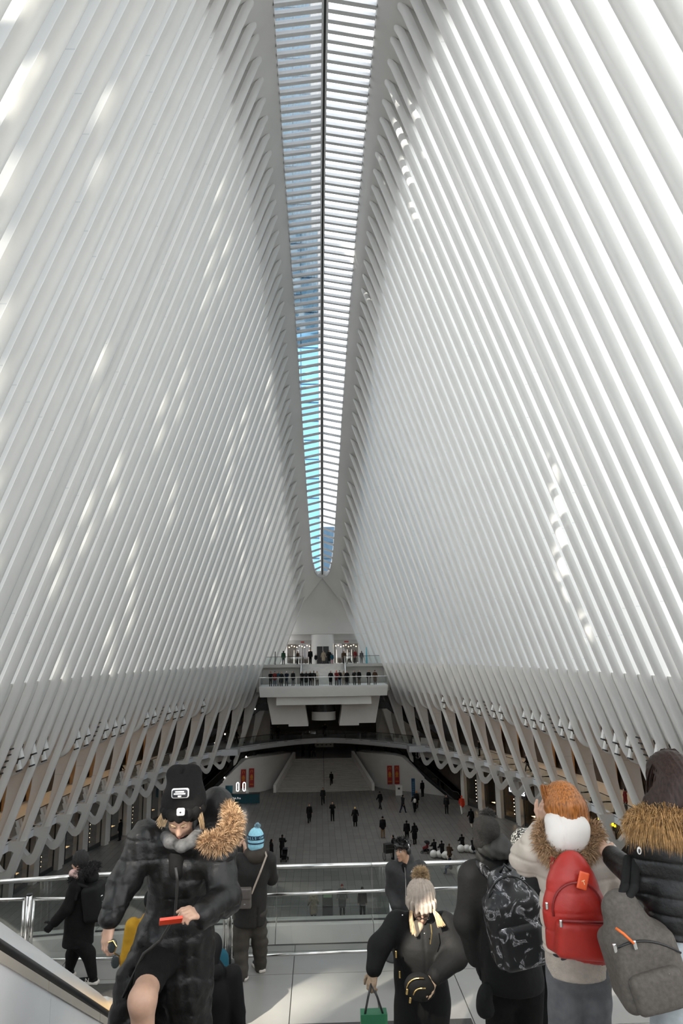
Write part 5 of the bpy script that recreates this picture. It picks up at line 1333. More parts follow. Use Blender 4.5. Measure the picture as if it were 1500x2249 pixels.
    q = MB(); q.cbox((0, 0, 0), (.052, .042, .006), Rp); q.build('case', mat('red_case', (.75, .06, .02), .35), ph)
    q = MB(); q.cbox(Rp @ Vector((0, .002, .007)), (.046, .037, .001), Rp); q.build('screen', BLACK, ph)
    sg = empty('sunglasses', tuple(V((-1.650, 3.840, 16.547)))); tag(sg, 'folded dark sunglasses dangling from the phone woman\'s hand', 'sunglasses')
    LENS = mat('sunglass_lens', (.03, .035, .035), .08, var=.05)
    for nm, p in (('lens', (-1.653, 3.820, 16.580)), ('lens', (-1.639, 3.840, 16.502))):
        skin(nm, [ell(V(p), (.024, .006, .034), roty(.2), .005)], LENS, sg, tuple(sg.location), .005)
    q = MB(); b0 = V(tuple(sg.location)); q.tube([V((-1.674, 3.820, 16.597))-b0, V((-1.647, 3.810, 16.608))-b0, V((-1.630, 3.810, 16.583))-b0, V((-1.642, 3.820, 16.547))-b0, V((-1.619, 3.830, 16.530))-b0, V((-1.615, 3.840, 16.485))-b0], .0035, 5); q.build('frame', GOLDM, sg)
woman_phone()

# ---------------------------------------------------------------- woman in cream jacket with red backpack
def woman_cream():
    B = (.75, 4.05, z_(-4.0+.612*2.4)); e = empty('person', B); tag(e, 'woman with auburn hair in a cream fur-hooded puffer jacket, seen from behind', 'person', FGROUP)
    hc = V((0.715, 3.950, 17.167)); R = rotz(.25) @ rotx(-.05)
    nk = V((0.740, 4.000, 17.011)); ch = V((0.760, 4.000, 16.848)); wa = V((0.758, 4.000, 16.622)); hp = V((0.757, 4.000, 16.433))
    shL, shR = V((0.572, 3.980, 16.945)), V((0.925, 3.980, 16.896)); elL = V((0.539, 4.100, 16.861)); wrL = V((0.653, 4.120, 17.027)); elR = V((1.011, 4.050, 16.690)); wrR = V((1.037, 4.200, 16.477))
    hl = [V((0.679, 4.000, 16.381)), V((0.662, 4.020, 16.072)), V((0.647, 4.050, 15.703))]; hr = [V((0.846, 4.000, 16.376)), V((0.826, 4.020, 16.067)), V((0.800, 4.050, 15.698))]
    hl, hr = plant(hl, stair_z(4.05)), plant(hr, stair_z(4.05))
    body = head_prims(hc, R, 1.0) + [cone(nk, hc+V(0, 0, -.05), .052, .05, .03), cone(ch, nk, .12, .06, .05), cone(wa, ch, .115, .12, .05), cone(hp, wa, .12, .115, .05)]
    body += chain([shL, elL, wrL], [.05, .042, .03]) + chain([shR, elR, wrR], [.05, .042, .03]) + chain(hl, [.085, .058, .045]) + chain(hr, [.085, .058, .045])
    hp_ = hand_prims(wrL, V((0.655, 4.070, 17.127))-wrL, (-.75, -.6, 0), -1, .45, 1.0)
    skin('body', body, SKIN, e, B, .012, extra=[(hp_, .0055)])
    fx = (V(0, 1, 0), 1.25)
    J = [cone(hp+V(0, 0, .02), wa, .178, .168, .05, fx), cone(wa, ch, .168, .182, .05, fx), cone(ch, nk+V(0, 0, -.05), .182, .115, .05, fx), cone(shL, ch, .085, .12, .06), cone(shR, ch, .085, .12, .06)]
    J += chain([shL, elL, lerp(elL, wrL, .86)], [.088, .086, .056], .035) + chain([shR, elR, wrR], [.088, .078, .058], .035)
    skin('jacket', J, CREAMJ, e, B, .0095, both(grooves(.085, .011, 2, .03), wrinkles(.003, 18, 18, 7)), above((0.753, 4.000, 16.438)[2]))
    skin('cuff', [cone(lerp(elL, wrL, .8), lerp(elL, wrL, .93), .046, .044, .01)], CREAMJ, e, B, .008)
    KN = mat('knit_hem', (.46, .40, .34), .95, var=.12, scale=30, bump=.5, bscale=120)
    hem0 = V((0.751, 4.000, 16.422)); hem1 = V((0.749, 4.000, 16.331))
    skin('sweater_hem', [cone(hem0+V(0, 0, .05), hem1, .166, .164, .02, fx)], KN, e, B, .010, both(wrinkles(.003, 10, 20, 4)), above((0.743, 4.000, 16.320)[2]))
    PAT = mat('dark_pattern', (.03, .03, .035), .9)
    for k, (px, dw) in enumerate((((0.602, 3.872, 16.457), .02), ((0.640, 3.862, 16.447), .022), ((0.682, 3.858, 16.458), .016), ((0.733, 3.858, 16.444), .02), ((0.783, 3.864, 16.449), .024), ((0.831, 3.878, 16.431), .02))):
        skin('knit_mark', [ell(V(px), (dw, .012, .006), roty(.3*(-1)**k), .003)], PAT, e, B, .004)
    JL = [cone(hp, hp-V(0, 0, .1), .135, .12, .04, fx)] + chain(hl, [.098, .076, .064], .04) + chain(hr, [.098, .076, .064], .04)
    for a in (hl[2], hr[2]): skin('shoe', shoe_prims(a, 1.65, 0, 1.1), BLKM, e, B, .010)
    skin('jeans', JL, JEANG, e, B, .011, both(wrinkles(.004, 12, 26, 9)))
    # hair, hood, fur
    skin('hair', [ell(hc+V(0, -.015, .02), (.098, .112, .11), R, .03), cone(hc+V(.0, -.07, -.01), V((0.710, 3.860, 17.113)), .08, .055, .05), cone(hc+V(.06, -.03, -.02), V((0.802, 3.880, 17.088)), .055, .03, .04), cone(hc+V(-.05, -.05, -.01), V((0.655, 3.880, 17.110)), .05, .03, .04)], AUBURN, e, B, .010, lambda P: .004*np.sin((P[:, 0]*1.0+P[:, 2]*.25)*260))
    cr = V((0.673, 3.840, 17.227)); gd = []
    for a in np.linspace(-1.9, 1.9, 9):
        p1 = hc + R @ V(.10*math.sin(a), -.085*math.cos(a)-.02, .09); gd.append([hc+R @ V(.085*math.sin(a), .04-.05*math.cos(a), .10), hc + R @ V(.108*math.sin(a), -.105*math.cos(a)*.8-.02, .03), hc+R @ V(.085*math.sin(a)+.03, -.115*math.cos(a)*.8-.02, -.05), V((0.744, 3.860, 17.078))+V(.05*math.sin(a), 0, -.01*abs(a))])
    strands('hair_strands', gd, AUBURN, e, B, 900, .0026, .006)
    hd = V((0.694, 3.860, 17.032))
    skin('hood', [ell(hd, (.112, .085, .105), rotx(.2), .03), ell(hd+V(.0, .03, .075), (.10, .06, .05), None, .05), ell(V((0.759, 3.860, 17.078)), (.055, .05, .04), None, .05)], mat('cream_hood', (.66, .62, .58), .55, var=.04, scale=6), e, B, .010, both(wrinkles(.004, 12, 12, 12), lambda P: .006*np.exp(-((P[:, 0]-hd[0]+.03)/.006)**2)))
    rim = [V((0.589, 3.930, 17.058)), V((0.582, 3.880, 16.984)), V((0.628, 3.840, 16.931)), V((0.711, 3.830, 16.928)), V((0.803, 3.860, 16.967)), V((0.867, 3.920, 17.023)), V((0.875, 3.960, 17.045))]
    fp = chain(rim, [.03, .036, .036, .036, .036, .034, .028], .02)
    skin('fur_backing', fp, FURB, e, B, .014); fur('fur_trim', fp, FURT, e, B, 6500, .045, .0022, .2)
    # red backpack
    c = V((0.664, 3.720, 16.739)); bp = empty('backpack', tuple(c-V(0, 0, .27))); tag(bp, 'glossy red quilted backpack worn over the cream jacket', 'backpack'); b0 = tuple(bp.location)
    top = V((0.714, 3.780, 16.900)); 
    fl = (V(0, 1, 0), 1.9); bot = c[2]-.235
    main = [cone(c+V(.015, .03, -.20), c+V(.005, .03, -.02), .162, .156, .03, fl), cone(c+V(.005, .03, -.02), c+V(.005, .035, .10), .156, .125, .03, fl), cone(c+V(.005, .035, .10), c+V(.01, .045, .175), .125, .075, .03, fl)]
    RB = above(bot)
    skin('main_bag', main, REDL, bp, b0, .008, both(grooves(.09, .005, 2, .02, None, .12), wrinkles(.004, 16, 16, 3)), lambda P: RB(P)-.04*np.clip((P[:, 0]-c[0])/.16, -1, 1))
    skin('front_pocket', [rbox(c+V(.01, -.05, -.135), (.105, .015, .055), roty(.1), .03, .02)], REDL, bp, b0, .008, wrinkles(.003, 18, 14, 6))
    q = MB()
    arc = [c+V(.125*math.sin(a)+.005, -.056+.03*abs(math.sin(a)), -.01+.135*math.cos(a)) for a in np.linspace(-1.75, 1.75, 17)]
    q.tube([tuple(p-V(b0)) for p in arc], .006, 6); q.build('zip_line', mat('dark_red_zip', (.2, .012, .01), .5), bp, True)
    q = MB(); q.tube([tuple(c+V(-.10, -.085, -.035)-V(b0)), tuple(c+V(.12, -.085, -.05)-V(b0))], .007, 6); q.build('pocket_zip', MATS['dark_red_zip'], bp, True)
    for p in (c+V(-.105, -.09, -.045), c+V(-.150, -.03, .015)): skin('zip_pull', [rbox(p, (.004, .003, .014), None, .003, .002)], SILV, bp, b0, .003)
    tg = c + V(.03, -.062, .135); Rt = roty(.3)
    skin('tag', [rbox(tg, (.022, .003, .038), Rt, .003, .002)], mat('orange_tag', (.72, .10, .03), .45), bp, b0, .004)
    text_obj('tag_letter', 'T', .03, mat('tag_gold', (.75, .6, .35), .4), bp, tuple(tg+V(.002, -.007, -.008)-V(b0)), (PI/2, -.3, 0), .001)
    for s in (-1, 1):
        st = [c+V(s*.07, .07, .15), V((0.621, 3.860, 16.975)) if s < 0 else V((0.802, 3.860, 16.949)), (shL if s < 0 else shR)*.5+nk*.5+V(0, .04, .06)]
        skin('strap', chain(st, [.02, .022, .022], .01), REDL, bp, b0, .009)
woman_cream()

# ---------------------------------------------------------------- woman with dark hair, black jacket, grey bag
def woman_dark():
    B = (1.20, 3.55, z_(-4.0+.612*2.95)); e = empty('person', B); tag(e, 'woman with long dark hair in a black jacket with golden fur collar, right edge', 'person', FGROUP)
    hc = V((1.107, 3.500, 17.369)); R = rotz(.35)
    nk = V((1.117, 3.520, 17.211)); ch = V((1.124, 3.520, 17.035)); wa = V((1.098, 3.500, 16.821)); hp = V((1.088, 3.500, 16.664))
    shL = V((0.973, 3.500, 17.093)); elL = V((0.940, 3.550, 16.897)); wrL = V((0.902, 3.780, 16.946)); shR = V((1.298, 3.520, 17.073)); elR = V((1.317, 3.500, 16.875)); wrR = V((1.326, 3.600, 16.661))
    ll = [V((1.040, 3.500, 16.627)), V((1.015, 3.520, 16.316)), V((0.988, 3.550, 15.935))]; lr = [V((1.219, 3.500, 16.622)), V((1.191, 3.520, 16.311)), V((1.161, 3.550, 15.929))]
    ll, lr = plant(ll, stair_z(3.55)), plant(lr, stair_z(3.55))
    body = head_prims(hc, R, 1.0) + [cone(nk, hc+V(0, 0, -.05), .052, .05, .03), cone(ch, nk, .12, .06, .05), cone(wa, ch, .115, .12, .05), cone(hp, wa, .12, .115, .05)] + chain([shL, elL, wrL], [.05, .04, .03]) + chain([shR, elR, wrR], [.05, .04, .03]) + chain(ll, [.08, .055, .04]) + chain(lr, [.08, .055, .04])
    hnd = hand_prims(wrL+V(-.02, .02, .015), V((0.875, 3.900, 16.986))-wrL, (-.2, -.55, .8), 1, .4, .98, spreadf=.3)
    skin('body', body, SKIN, e, B, .012, extra=[(hnd, .0055)])
    fx = (V(0, 1, 0), 1.25)
    J = [cone(hp, wa, .165, .155, .05, fx), cone(wa, ch, .155, .175, .05, fx), cone(ch, nk+V(0, 0, -.05), .175, .11, .05, fx), cone(shL, ch, .08, .12, .06), cone(shR, ch, .08, .12, .06)] + chain([shL, elL, wrL], [.082, .074, .052], .03) + chain([shR, elR, wrR], [.082, .07, .05], .03)
    skin('jacket', J, BLK, e, B, .009, both(grooves(.075, .009, 2, .01), wrinkles(.002, 18, 18, 8)), above((1.074, 3.500, 16.688)[2]))
    for a in (ll[2], lr[2]): skin('shoe', shoe_prims(a, 1.65, 0, 1.1), BLKM, e, B, .010)
    skin('jeans', [cone(hp+V(0, 0, .02), hp-V(0, 0, .1), .14, .13, .04, fx)] + chain(ll, [.105, .085, .075], .04) + chain(lr, [.105, .085, .075], .04), JEANB, e, B, .012, wrinkles(.004, 12, 22, 9))
    rim = [V((0.912, 3.520, 17.159)), V((0.937, 3.420, 17.206)), V((0.992, 3.360, 17.218)), V((1.075, 3.350, 17.195)), V((1.198, 3.400, 17.175))]
    fp = chain(rim, [.03, .042, .045, .045, .04], .02)
    skin('fur_backing', fp, FURB, e, B, .014); fur('fur_collar', fp, mat('golden_fur', (.42, .24, .09), .6, var=.55, scale=60), e, B, 7500, .055, .0022, .75)
    fur('fur_edge', chain([V((0.928, 3.550, 17.136)), V((0.928, 3.580, 17.045)), V((0.929, 3.580, 17.003))], [.012, .014, .01], .01), FURK, e, B, 900, .03, .002, .4)
    # hair: skull cap and long locks falling on the collar
    skin('hair', [ell(hc+V(.005, -.005, .022), (.105, .118, .118), R, .03), cone(hc+V(-.03, -.06, -.02), V((0.960, 3.440, 17.221)), .085, .05, .05), cone(hc+V(.04, -.06, -.02), V((1.103, 3.400, 17.207)), .085, .06, .05), cone(hc+V(0, -.07, -.03), V((0.997, 3.380, 17.234)), .08, .05, .05)], DBROWN, e, B, .010, lambda P: .003*np.sin((P[:, 0]+P[:, 2]*.22)*240))
    gd = []
    for t in np.linspace(0, 1, 9):
        a = -1.5 + 3.0*t; end = lerp((0.913, 3.450, 17.220), (1.158, 3.380, 17.210), t)
        gd.append([hc+V(.02+.03*math.sin(a), .02, .135), hc+V(.105*math.sin(a), -.105*math.cos(a)-.02, .06), hc+V(.125*math.sin(a)-.01, -.125*math.cos(a)-.02, -.04), lerp(hc+V(.11*math.sin(a), -.12, -.12), end, .45), end])
    strands('hair_strands', gd, DBROWN, e, B, 1100, .003, .007)
    bd = V((0.879, 3.400, 17.076)); skin('arm_badge', [ell(bd, (.013, .006, .018), rotz(.3), .003)], mat('badge_white', (.7, .68, .65), .5), e, B, .004); skin('badge_mark', [ell(bd+V(-.002, -.006, 0), (.007, .003, .011), rotz(.3), .003)], BLACK, e, B, .003)
    # grey backpack hanging from her arm
    c = V((0.835, 3.380, 16.656)); b = empty('backpack', tuple(c-V(0, 0, .25))); tag(b, 'grey canvas backpack hanging by black straps from the dark-haired woman\'s arm', 'backpack'); b0 = tuple(b.location)
    Rb = roty(-.22)
    def L(x, y, zz): return c + Rb @ V(x, y, zz)
    main = [rbox(L(.01, .04, -.06), (.105, .065, .10), Rb, .05, .04), cone(L(.0, .04, .02), L(-.015, .05, .17), .135, .09, .05, (V(0, 1, 0), 1.4)), cone(L(.06, .04, -.12), L(.09, .04, -.02), .09, .08, .05)]
    skin('main_bag', main, GREYB, b, b0, .008, both(wrinkles(.006, 12, 10, 13)))
    skin('front_pocket', [rbox(L(-.0, -.055, -.125), (.085, .025, .05), Rb, .035, .02)], GREYB, b, b0, .008, wrinkles(.004, 14, 12, 14))
    q = MB(); q.tube([tuple(L(x, -.088+.02*abs(x)/.1, -.055-.012*math.cos(x*12)) - V(b0)) for x in np.linspace(-.11, .11, 9)], .008, 6); q.build('pocket_zip', BLACK, b, True)
    q = MB(); q.tube([tuple(L(x, -.075+.25*x*x, .085-2.2*(x+.06)**2) - V(b0)) for x in np.linspace(-.12, .15, 11)], .005, 6); q.build('main_zip', BLACK, b, True)
    for p in (L(.055, -.105, -.075), L(-.045, -.082, .075), L(-.125, -.05, .07)): skin('zip_pull', [rbox(p, (.005, .004, .016), Rb, .003, .002)], SILV, b, b0, .003)
    q = MB(); q.tube([tuple(L(-.10, -.06, .15)-V(b0)), tuple(L(-.08, -.085, .13)-V(b0)), tuple(L(-.05, -.09, .085)-V(b0))], .006, 6); q.build('orange_cord', mat('orange_cord', (.75, .16, .03), .6), b, True)
    skin('label', [rbox(L(.055, -.088, -.165), (.034, .003, .011), Rb, .003, .002)], BLACK, b, b0, .004)
    text_obj('label_lettering', 'EASTPAK', .014, mat('label_grey', (.4, .4, .4), .5), b, tuple(L(.055, -.096, -.166)-V(b0)), (PI/2, .22, 0), .0005)
    for (p0, p1, p2) in ((L(-.05, .02, .20), V((0.803, 3.420, 16.912)), V((0.870, 3.520, 17.005))), (L(.02, .02, .22), V((0.846, 3.420, 16.911)), V((0.900, 3.500, 16.995)))):
        skin('strap', chain([p0, p1, p2], [.02, .022, .024], .01, (V(0, 1, 0), 1.8)), BLKM, b, b0, .008)
woman_dark()

# ---------------------------------------------------------------- person with marbled backpack
def person_marbled():
    B = (.80, 5.0, z_(-4.0+.56*2.0)); e = empty('person', B); tag(e, 'person in a black coat and grey bobble hat wearing a marbled backpack, seen from behind', 'person', FGROUP)
    hc = V((0.540, 5.000, 16.752)); R = rotz(.1) @ rotx(-.2)
    nk = V((0.575, 5.000, 16.601)); ch = V((0.619, 5.000, 16.401)); wa = V((0.639, 5.000, 16.122)); hp = V((0.647, 5.000, 15.958))
    shL, shR = V((0.426, 5.000, 16.505)), V((0.818, 5.000, 16.481)); elL, wrL = V((0.369, 5.000, 16.226)), V((0.435, 5.050, 15.999)); elR, wrR = V((0.885, 5.100, 16.192)), V((0.903, 5.250, 15.966))
    ll = [V((0.567, 5.000, 15.853)), V((0.546, 5.000, 15.510)), V((0.532, 5.000, 15.178))]; lr = [V((0.755, 5.000, 15.847)), V((0.731, 5.000, 15.504)), V((0.708, 5.000, 15.172))]
    ll, lr = plant(ll, stair_z(5.0)), plant(lr, stair_z(5.0))
    body = head_prims(hc, R, 1.0) + [cone(nk, hc+V(0, 0, -.05), .055, .05, .03), cone(ch, nk, .13, .06, .05), cone(wa, ch, .12, .13, .05), cone(hp, wa, .12, .12, .05)] + chain([shL, elL, wrL], [.05, .045, .03]) + chain([shR, elR, wrR], [.05, .045, .03]) + chain(ll, [.09, .06, .045]) + chain(lr, [.09, .06, .045])
    skin('body', body, SKIN2, e, B, .014)
    fx = (V(0, 1, 0), 1.25)
    J = [cone(V((0.654, 5.000, 15.877)), wa, .205, .19, .06, fx), cone(wa, ch, .19, .20, .06, fx), cone(ch, nk+V(0, 0, -.04), .20, .12, .06, fx), cone(shL, ch, .095, .13, .06), cone(shR, ch, .095, .13, .06)] + chain([shL, elL, wrL], [.095, .085, .065], .04) + chain([shR, elR, wrR], [.095, .085, .065], .04)
    skin('coat', J, BLKM, e, B, .011, wrinkles(.007, 11, 14, 21), above((0.650, 5.000, 15.823)[2]))
    skin('glove', hand_prims(wrL+V(0, 0, -.01), (.12, .1, -1), (-.9, 0, 0), 1, .4, 1.15), BLKM, e, B, .007)
    for a in (ll[2], lr[2]): skin('shoe', shoe_prims(a, 1.75, 0, 1.15), BLKM, e, B, .010)
    skin('trousers', chain(ll, [.105, .085, .08], .04)+chain(lr, [.105, .085, .08], .04)+[cone(hp, hp-V(0, 0, .1), .15, .14, .04, fx)], BLKW, e, B, .014)
    HG = mat('grey_green_hood', (.028, .027, .024), .6, var=.2, scale=8, bump=.2, bscale=20, spec=.3)
    skin('hood', [ell(V((0.562, 4.930, 16.683)), (.108, .09, .062), roty(.15), .04), ell(V((0.601, 4.950, 16.722)), (.06, .06, .045), roty(.3), .04), cone(V((0.495, 5.000, 16.620)), V((0.658, 5.000, 16.616)), .06, .06, .04)], HG, e, B, .009, both(wrinkles(.012, 26, 26, 22), wrinkles(.007, 55, 55, 25)))
    HT = mat('grey_hat', (.028, .026, .024), .95, var=.25, scale=40, bump=.6, bscale=120, spec=.2)
    skin('hat', [ell(V((0.525, 4.960, 16.814)), (.088, .105, .09), R, .03), cone(V((0.518, 4.980, 16.786)), V((0.489, 4.950, 16.731)), .082, .065, .03)], HT, e, B, .010)
    fur('pompom', [ell(V((0.540, 4.980, 16.890)), .03, None, .01)], mat('grey_pompom', (.035, .033, .031), .95, var=.3, scale=60), e, B, 1800, .035, .003, .2)
    text_obj('logo', 'THE\nNORTH\nFACE', .026, mat('logo_white', (.8, .8, .8), .5), e, tuple(V((0.707, 4.860, 16.553))-V(B)), (PI/2-.35, 0, .15), .001)
    # marbled backpack: black with pale veins
    m = bpy.data.materials.new('marbled_fabric'); m.use_nodes = True; nt = m.node_tree; n = nt.nodes; l = nt.links; bs = n['Principled BSDF']; bs.inputs['Roughness'].default_value = .42
    tc = n.new('ShaderNodeTexCoord'); wv = n.new('ShaderNodeTexNoise'); wv.inputs['Scale'].default_value = 9; wv.inputs['Detail'].default_value = 9; wv.inputs['Distortion'].default_value = 2.2; l.new(tc.outputs['Object'], wv.inputs['Vector'])
    rp = n.new('ShaderNodeValToRGB'); rp.color_ramp.elements[0].position = .0; rp.color_ramp.elements[0].color = (.008, .008, .01, 1); rp.color_ramp.elements[1].position = 1; rp.color_ramp.elements[1].color = (.012, .012, .014, 1)
    for p, c in ((.54, .01), (.585, .16), (.60, .55), (.615, .12), (.66, .012), (.70, .25), (.72, .02)):
        el = rp.color_ramp.elements.new(p); el.color = (c, c*.97, c, 1)
    l.new(wv.outputs['Fac'], rp.inputs[0]); l.new(rp.outputs[0], bs.inputs['Base Color'])
    c = V((0.612, 4.720, 16.357)); b = empty('backpack', tuple(c-V(0, 0, .28))); tag(b, 'black backpack with white marble veins worn over the black coat', 'backpack'); b0 = tuple(b.location)
    Rb = roty(-.16)
    def L(x, y, zz): return c + Rb @ V(x, y, zz)
    skin('main_bag', [rbox(L(0, .03, -.08), (.125, .06, .15), Rb, .05, .04), cone(L(0, .03, .02), L(-.01, .04, .17), .16, .115, .06, (V(0, 1, 0), 1.5))], m, b, b0, .009, wrinkles(.005, 13, 11, 23))
    skin('front_pocket', [rbox(L(.0, -.055, -.15), (.10, .02, .085), Rb, .04, .02)], m, b, b0, .009, wrinkles(.004, 13, 11, 24))
    q = MB(); q.tube([tuple(L(.16*math.sin(a), -.035+.03*abs(math.sin(a)), .02+.22*math.cos(a)) - V(b0)) for a in np.linspace(-1.9, 1.9, 19)], .006, 6); q.build('zip_line', BLACK, b, True)
    q = MB(); q.tube([tuple(L(x, -.09, -.035)-V(b0)) for x in np.linspace(-.11, .12, 5)], .006, 6); q.build('pocket_zip', SILV, b, True)
    q = MB(); q.tube([tuple(L(-.03, .0, .26)-V(b0)), tuple(L(0, -.03, .31)-V(b0)), tuple(L(.04, .0, .26)-V(b0))], .01, 6); q.build('handle', BLACK, b, True)
    for st in ([L(-.08, .06, .22), V((0.482, 4.880, 16.575)), V((0.451, 4.980, 16.586))], [L(.03, .06, .24), V((0.662, 4.860, 16.615)), V((0.683, 4.950, 16.635))]): skin('strap', chain(st, [.026, .028, .028], .01, (V(0, 1, 0), 1.5)), m, b, b0, .009)
    skin('badge', [ell(L(.09, -.075, -.22), (.007, .004, .007), None, .002)], SILV, b, b0, .003)
    c = V((0.427, 4.850, 15.832)); o = skin('pouch', [ell(c, (.05, .05, .10), roty(.25), .03), ell(c+V(.01, 0, -.06), (.05, .05, .05), None, .03)], BLKM, None, tuple(c-V(0, 0, .1)), .009); o.location = tuple(c-V(0, 0, .1)); tag(o, 'small black pouch hanging below the marbled backpack wearer\'s glove', 'pouch')
    # shorter companion with chunky knit hat
    d = person(1.10, 5.75, stair_z(5.75)-ZF, .2, 'long', 'black', 'black', 'black', 'companion in black under a chunky black and white knit bobble hat', group=FGROUP, sc=.93)
    dl = d.location; hcc = V((1.001, 5.750, 16.525))
    KNB = bpy.data.materials.new('black_white_knit'); KNB.use_nodes = True; nt = KNB.node_tree; n = nt.nodes; l = nt.links; bs = n['Principled BSDF']; bs.inputs['Roughness'].default_value = .95
    tc = n.new('ShaderNodeTexCoord'); w = n.new('ShaderNodeTexNoise'); w.inputs['Scale'].default_value = 75; w.inputs['Detail'].default_value = 1; l.new(tc.outputs['Object'], w.inputs['Vector'])
    rp = n.new('ShaderNodeValToRGB'); rp.color_ramp.interpolation = 'CONSTANT'; rp.color_ramp.elements[0].color = (.02, .02, .02, 1); rp.color_ramp.elements[1].position = .52; rp.color_ramp.elements[1].color = (.42, .41, .37, 1); l.new(w.outputs['Fac'], rp.inputs[0]); l.new(rp.outputs[0], bs.inputs['Base Color'])
    o = skin('knit_hat', [ell(hcc, (.105, .105, .10), None, .03), ell(hcc+V(.02, 0, -.07), (.10, .10, .06), None, .03)], KNB, None, (0, 0, 0), .010, lambda P: .006*np.sin(P[:, 2]*150+np.sin(P[:, 0]*90)*1.5)*np.sin(P[:, 0]*110))
    o.parent = d; o.matrix_parent_inverse = Matrix.LocRotScale(d.location, d.rotation_euler, d.scale).inverted()
    o = skin('knit_scarf', [cone(V((1.037, 5.700, 16.340)), V((1.081, 5.680, 16.241)), .05, .045, .03), cone(V((0.912, 5.750, 16.387)), V((1.046, 5.700, 16.366)), .06, .055, .03)], KNB, None, (0, 0, 0), .012)
    o.parent = d; o.matrix_parent_inverse = Matrix.LocRotScale(d.location, d.rotation_euler, d.scale).inverted()
person_marbled()
# ---------------------------------------------------------------- woman in ribbed beige bobble hat climbing the stairs
def woman_beanie():
    B = (.23, 6.05, z_(-4.0+.56*.95)); e = empty('person', B); tag(e, 'woman in a beige bobble hat and long black parka looking down, holding a green bag', 'person', FGROUP)
    hc = V((0.199, 6.000, 16.000)); R = rotz(PI-.05) @ rotx(-.62)
    nk = V((0.197, 6.050, 15.852)); ch = V((0.183, 6.050, 15.680)); wa = V((0.186, 6.080, 15.439)); hp = V((0.190, 6.100, 15.268)); bt = V((0.173, 6.150, 14.610))
    sR, sL = V((0.005, 6.050, 15.851)), V((0.388, 6.050, 15.824)); eR, eL = V((-0.144, 5.980, 15.722)), V((0.449, 5.950, 15.646)); wR, wL = V((-0.197, 5.900, 15.594)), V((0.247, 5.720, 15.612))
    body = head_prims(hc, R, 1.0) + [cone(nk, hc+V(0, .02, -.05), .052, .05, .03), cone(ch, nk, .12, .06, .05), cone(wa, ch, .12, .12, .05), cone(hp, wa, .12, .12, .05)] + chain([sR, eR, wR], [.05, .042, .03]) + chain([sL, eL, wL], [.05, .042, .03])
    for s in (-1, 1):
        lg = plant([hp+V(s*.08, 0, -.02), hp+V(s*.09, 0, -.40), hp+V(s*.09, 0, -.82)], stair_z(hp[1])); body += chain(lg, [.08, .055, .04]); skin('shoe', shoe_prims(lg[2], 1.68, PI, 1.1), BLKM, e, B, .010)
    skin('body', body, SKIN, e, B, .012); face_bits(hc, R, e, B, 1.0, BLOND, shut=True)
    fx = (V(0, 1, 0), 1.25)
    J = [cone(bt, hp, .235, .215, .06, fx), cone(hp, wa, .215, .20, .06, fx), cone(wa, ch, .20, .20, .06, fx), cone(ch, nk+V(0, .02, -.04), .20, .12, .06, fx), cone(sR, ch, .10, .13, .06), cone(sL, ch, .10, .13, .06)] + chain([sR, eR, wR], [.098, .088, .068], .04) + chain([sL, eL, wL], [.10, .092, .07], .04)
    J += [cone(nk+V(-.09, .0, .02), nk+V(.10, .0, .01), .06, .06, .04), cone(V((0.149, 5.850, 15.934)), V((0.127, 5.820, 15.833)), .05, .02, .03, None, True)]
    skin('parka', J, BLKM, e, B, .011, both(wrinkles(.007, 10, 14, 31), lambda P: .008*np.exp(-((P[:, 0]-B[0]+.03)/.008)**2)*(P[:, 1] < B[1])), above(stair_z(6.1)+.14))
    skin('sweater', [cone(V((0.164, 5.970, 15.862)), V((0.142, 5.930, 15.818)), .045, .02, .02)], mat('beige_sweater', (.50, .40, .29), .9, var=.1, scale=30, bump=.4, bscale=120), e, B, .010)
    HB = mat('beige_rib_knit', (.42, .35, .29), .95, var=.08, scale=40, bump=.3, bscale=160)
    ct = V((0.203, 6.010, 16.074)); c0 = V((0.197, 5.980, 16.033))
    rib = lambda P: .0075*np.cos(np.arctan2(P[:, 0]-ct[0], -(P[:, 1]-ct[1]))*22)
    skin('hat', [ell(ct, (.110, .120, .115), None, .02), ell(c0, (.106, .118, .05), None, .02), ell(ct+V(0, .02, .02), (.10, .10, .10), None, .03)], HB, e, B, .0085, rib)
    rg = [c0 + V(.100*math.sin(a), -.112*math.cos(a), -.014*math.cos(a)) for a in np.linspace(0, 2*PI, 15)]
    skin('hat_cuff', [cone(p+V(0, 0, .018), p+V(0, 0, -.022), .020, .020, .012) for p in rg], HB, e, B, .0075, rib)
    pc = V((0.215, 6.080, 16.202)); skin('pompom_core', [ell(pc, .05, None, .01)], FURT, e, B, .014); fur('pompom', [ell(pc, .045, None, .01)], mat('pompom_fur', (.46, .33, .19), .8, var=.4, scale=60), e, B, 3600, .04, .0022, .05)
    strands('hair', [[(0.098, 5.900, 15.999), (0.087, 5.860, 15.948), (0.103, 5.840, 15.871)], [(0.109, 5.880, 15.999), (0.099, 5.840, 15.948), (0.112, 5.830, 15.861)]], BLOND, e, B, 220, .0022, .006)
    strands('side_hair', [[(0.275, 5.900, 15.998), (0.293, 5.870, 15.956), (0.307, 5.860, 15.897)], [(0.279, 5.880, 16.008), (0.315, 5.870, 15.965), (0.355, 5.870, 15.899)]], BLOND, e, B, 220, .0022, .006)
    q = MB(); b0 = V(B)
    for x in (-1, 1):
        cc = hc + R @ V(x*.032, .108, .0); q.tube([tuple(cc + R @ V(.024*math.cos(a), 0, .018*math.sin(a)) - b0) for a in np.linspace(0, 2*PI, 13)], .0028, 5)
    q.tube([tuple(hc+R @ V(-.01, .112, .004)-b0), tuple(hc+R @ V(.01, .112, .004)-b0)], .0026, 5); q.build('glasses', BLACK, e)
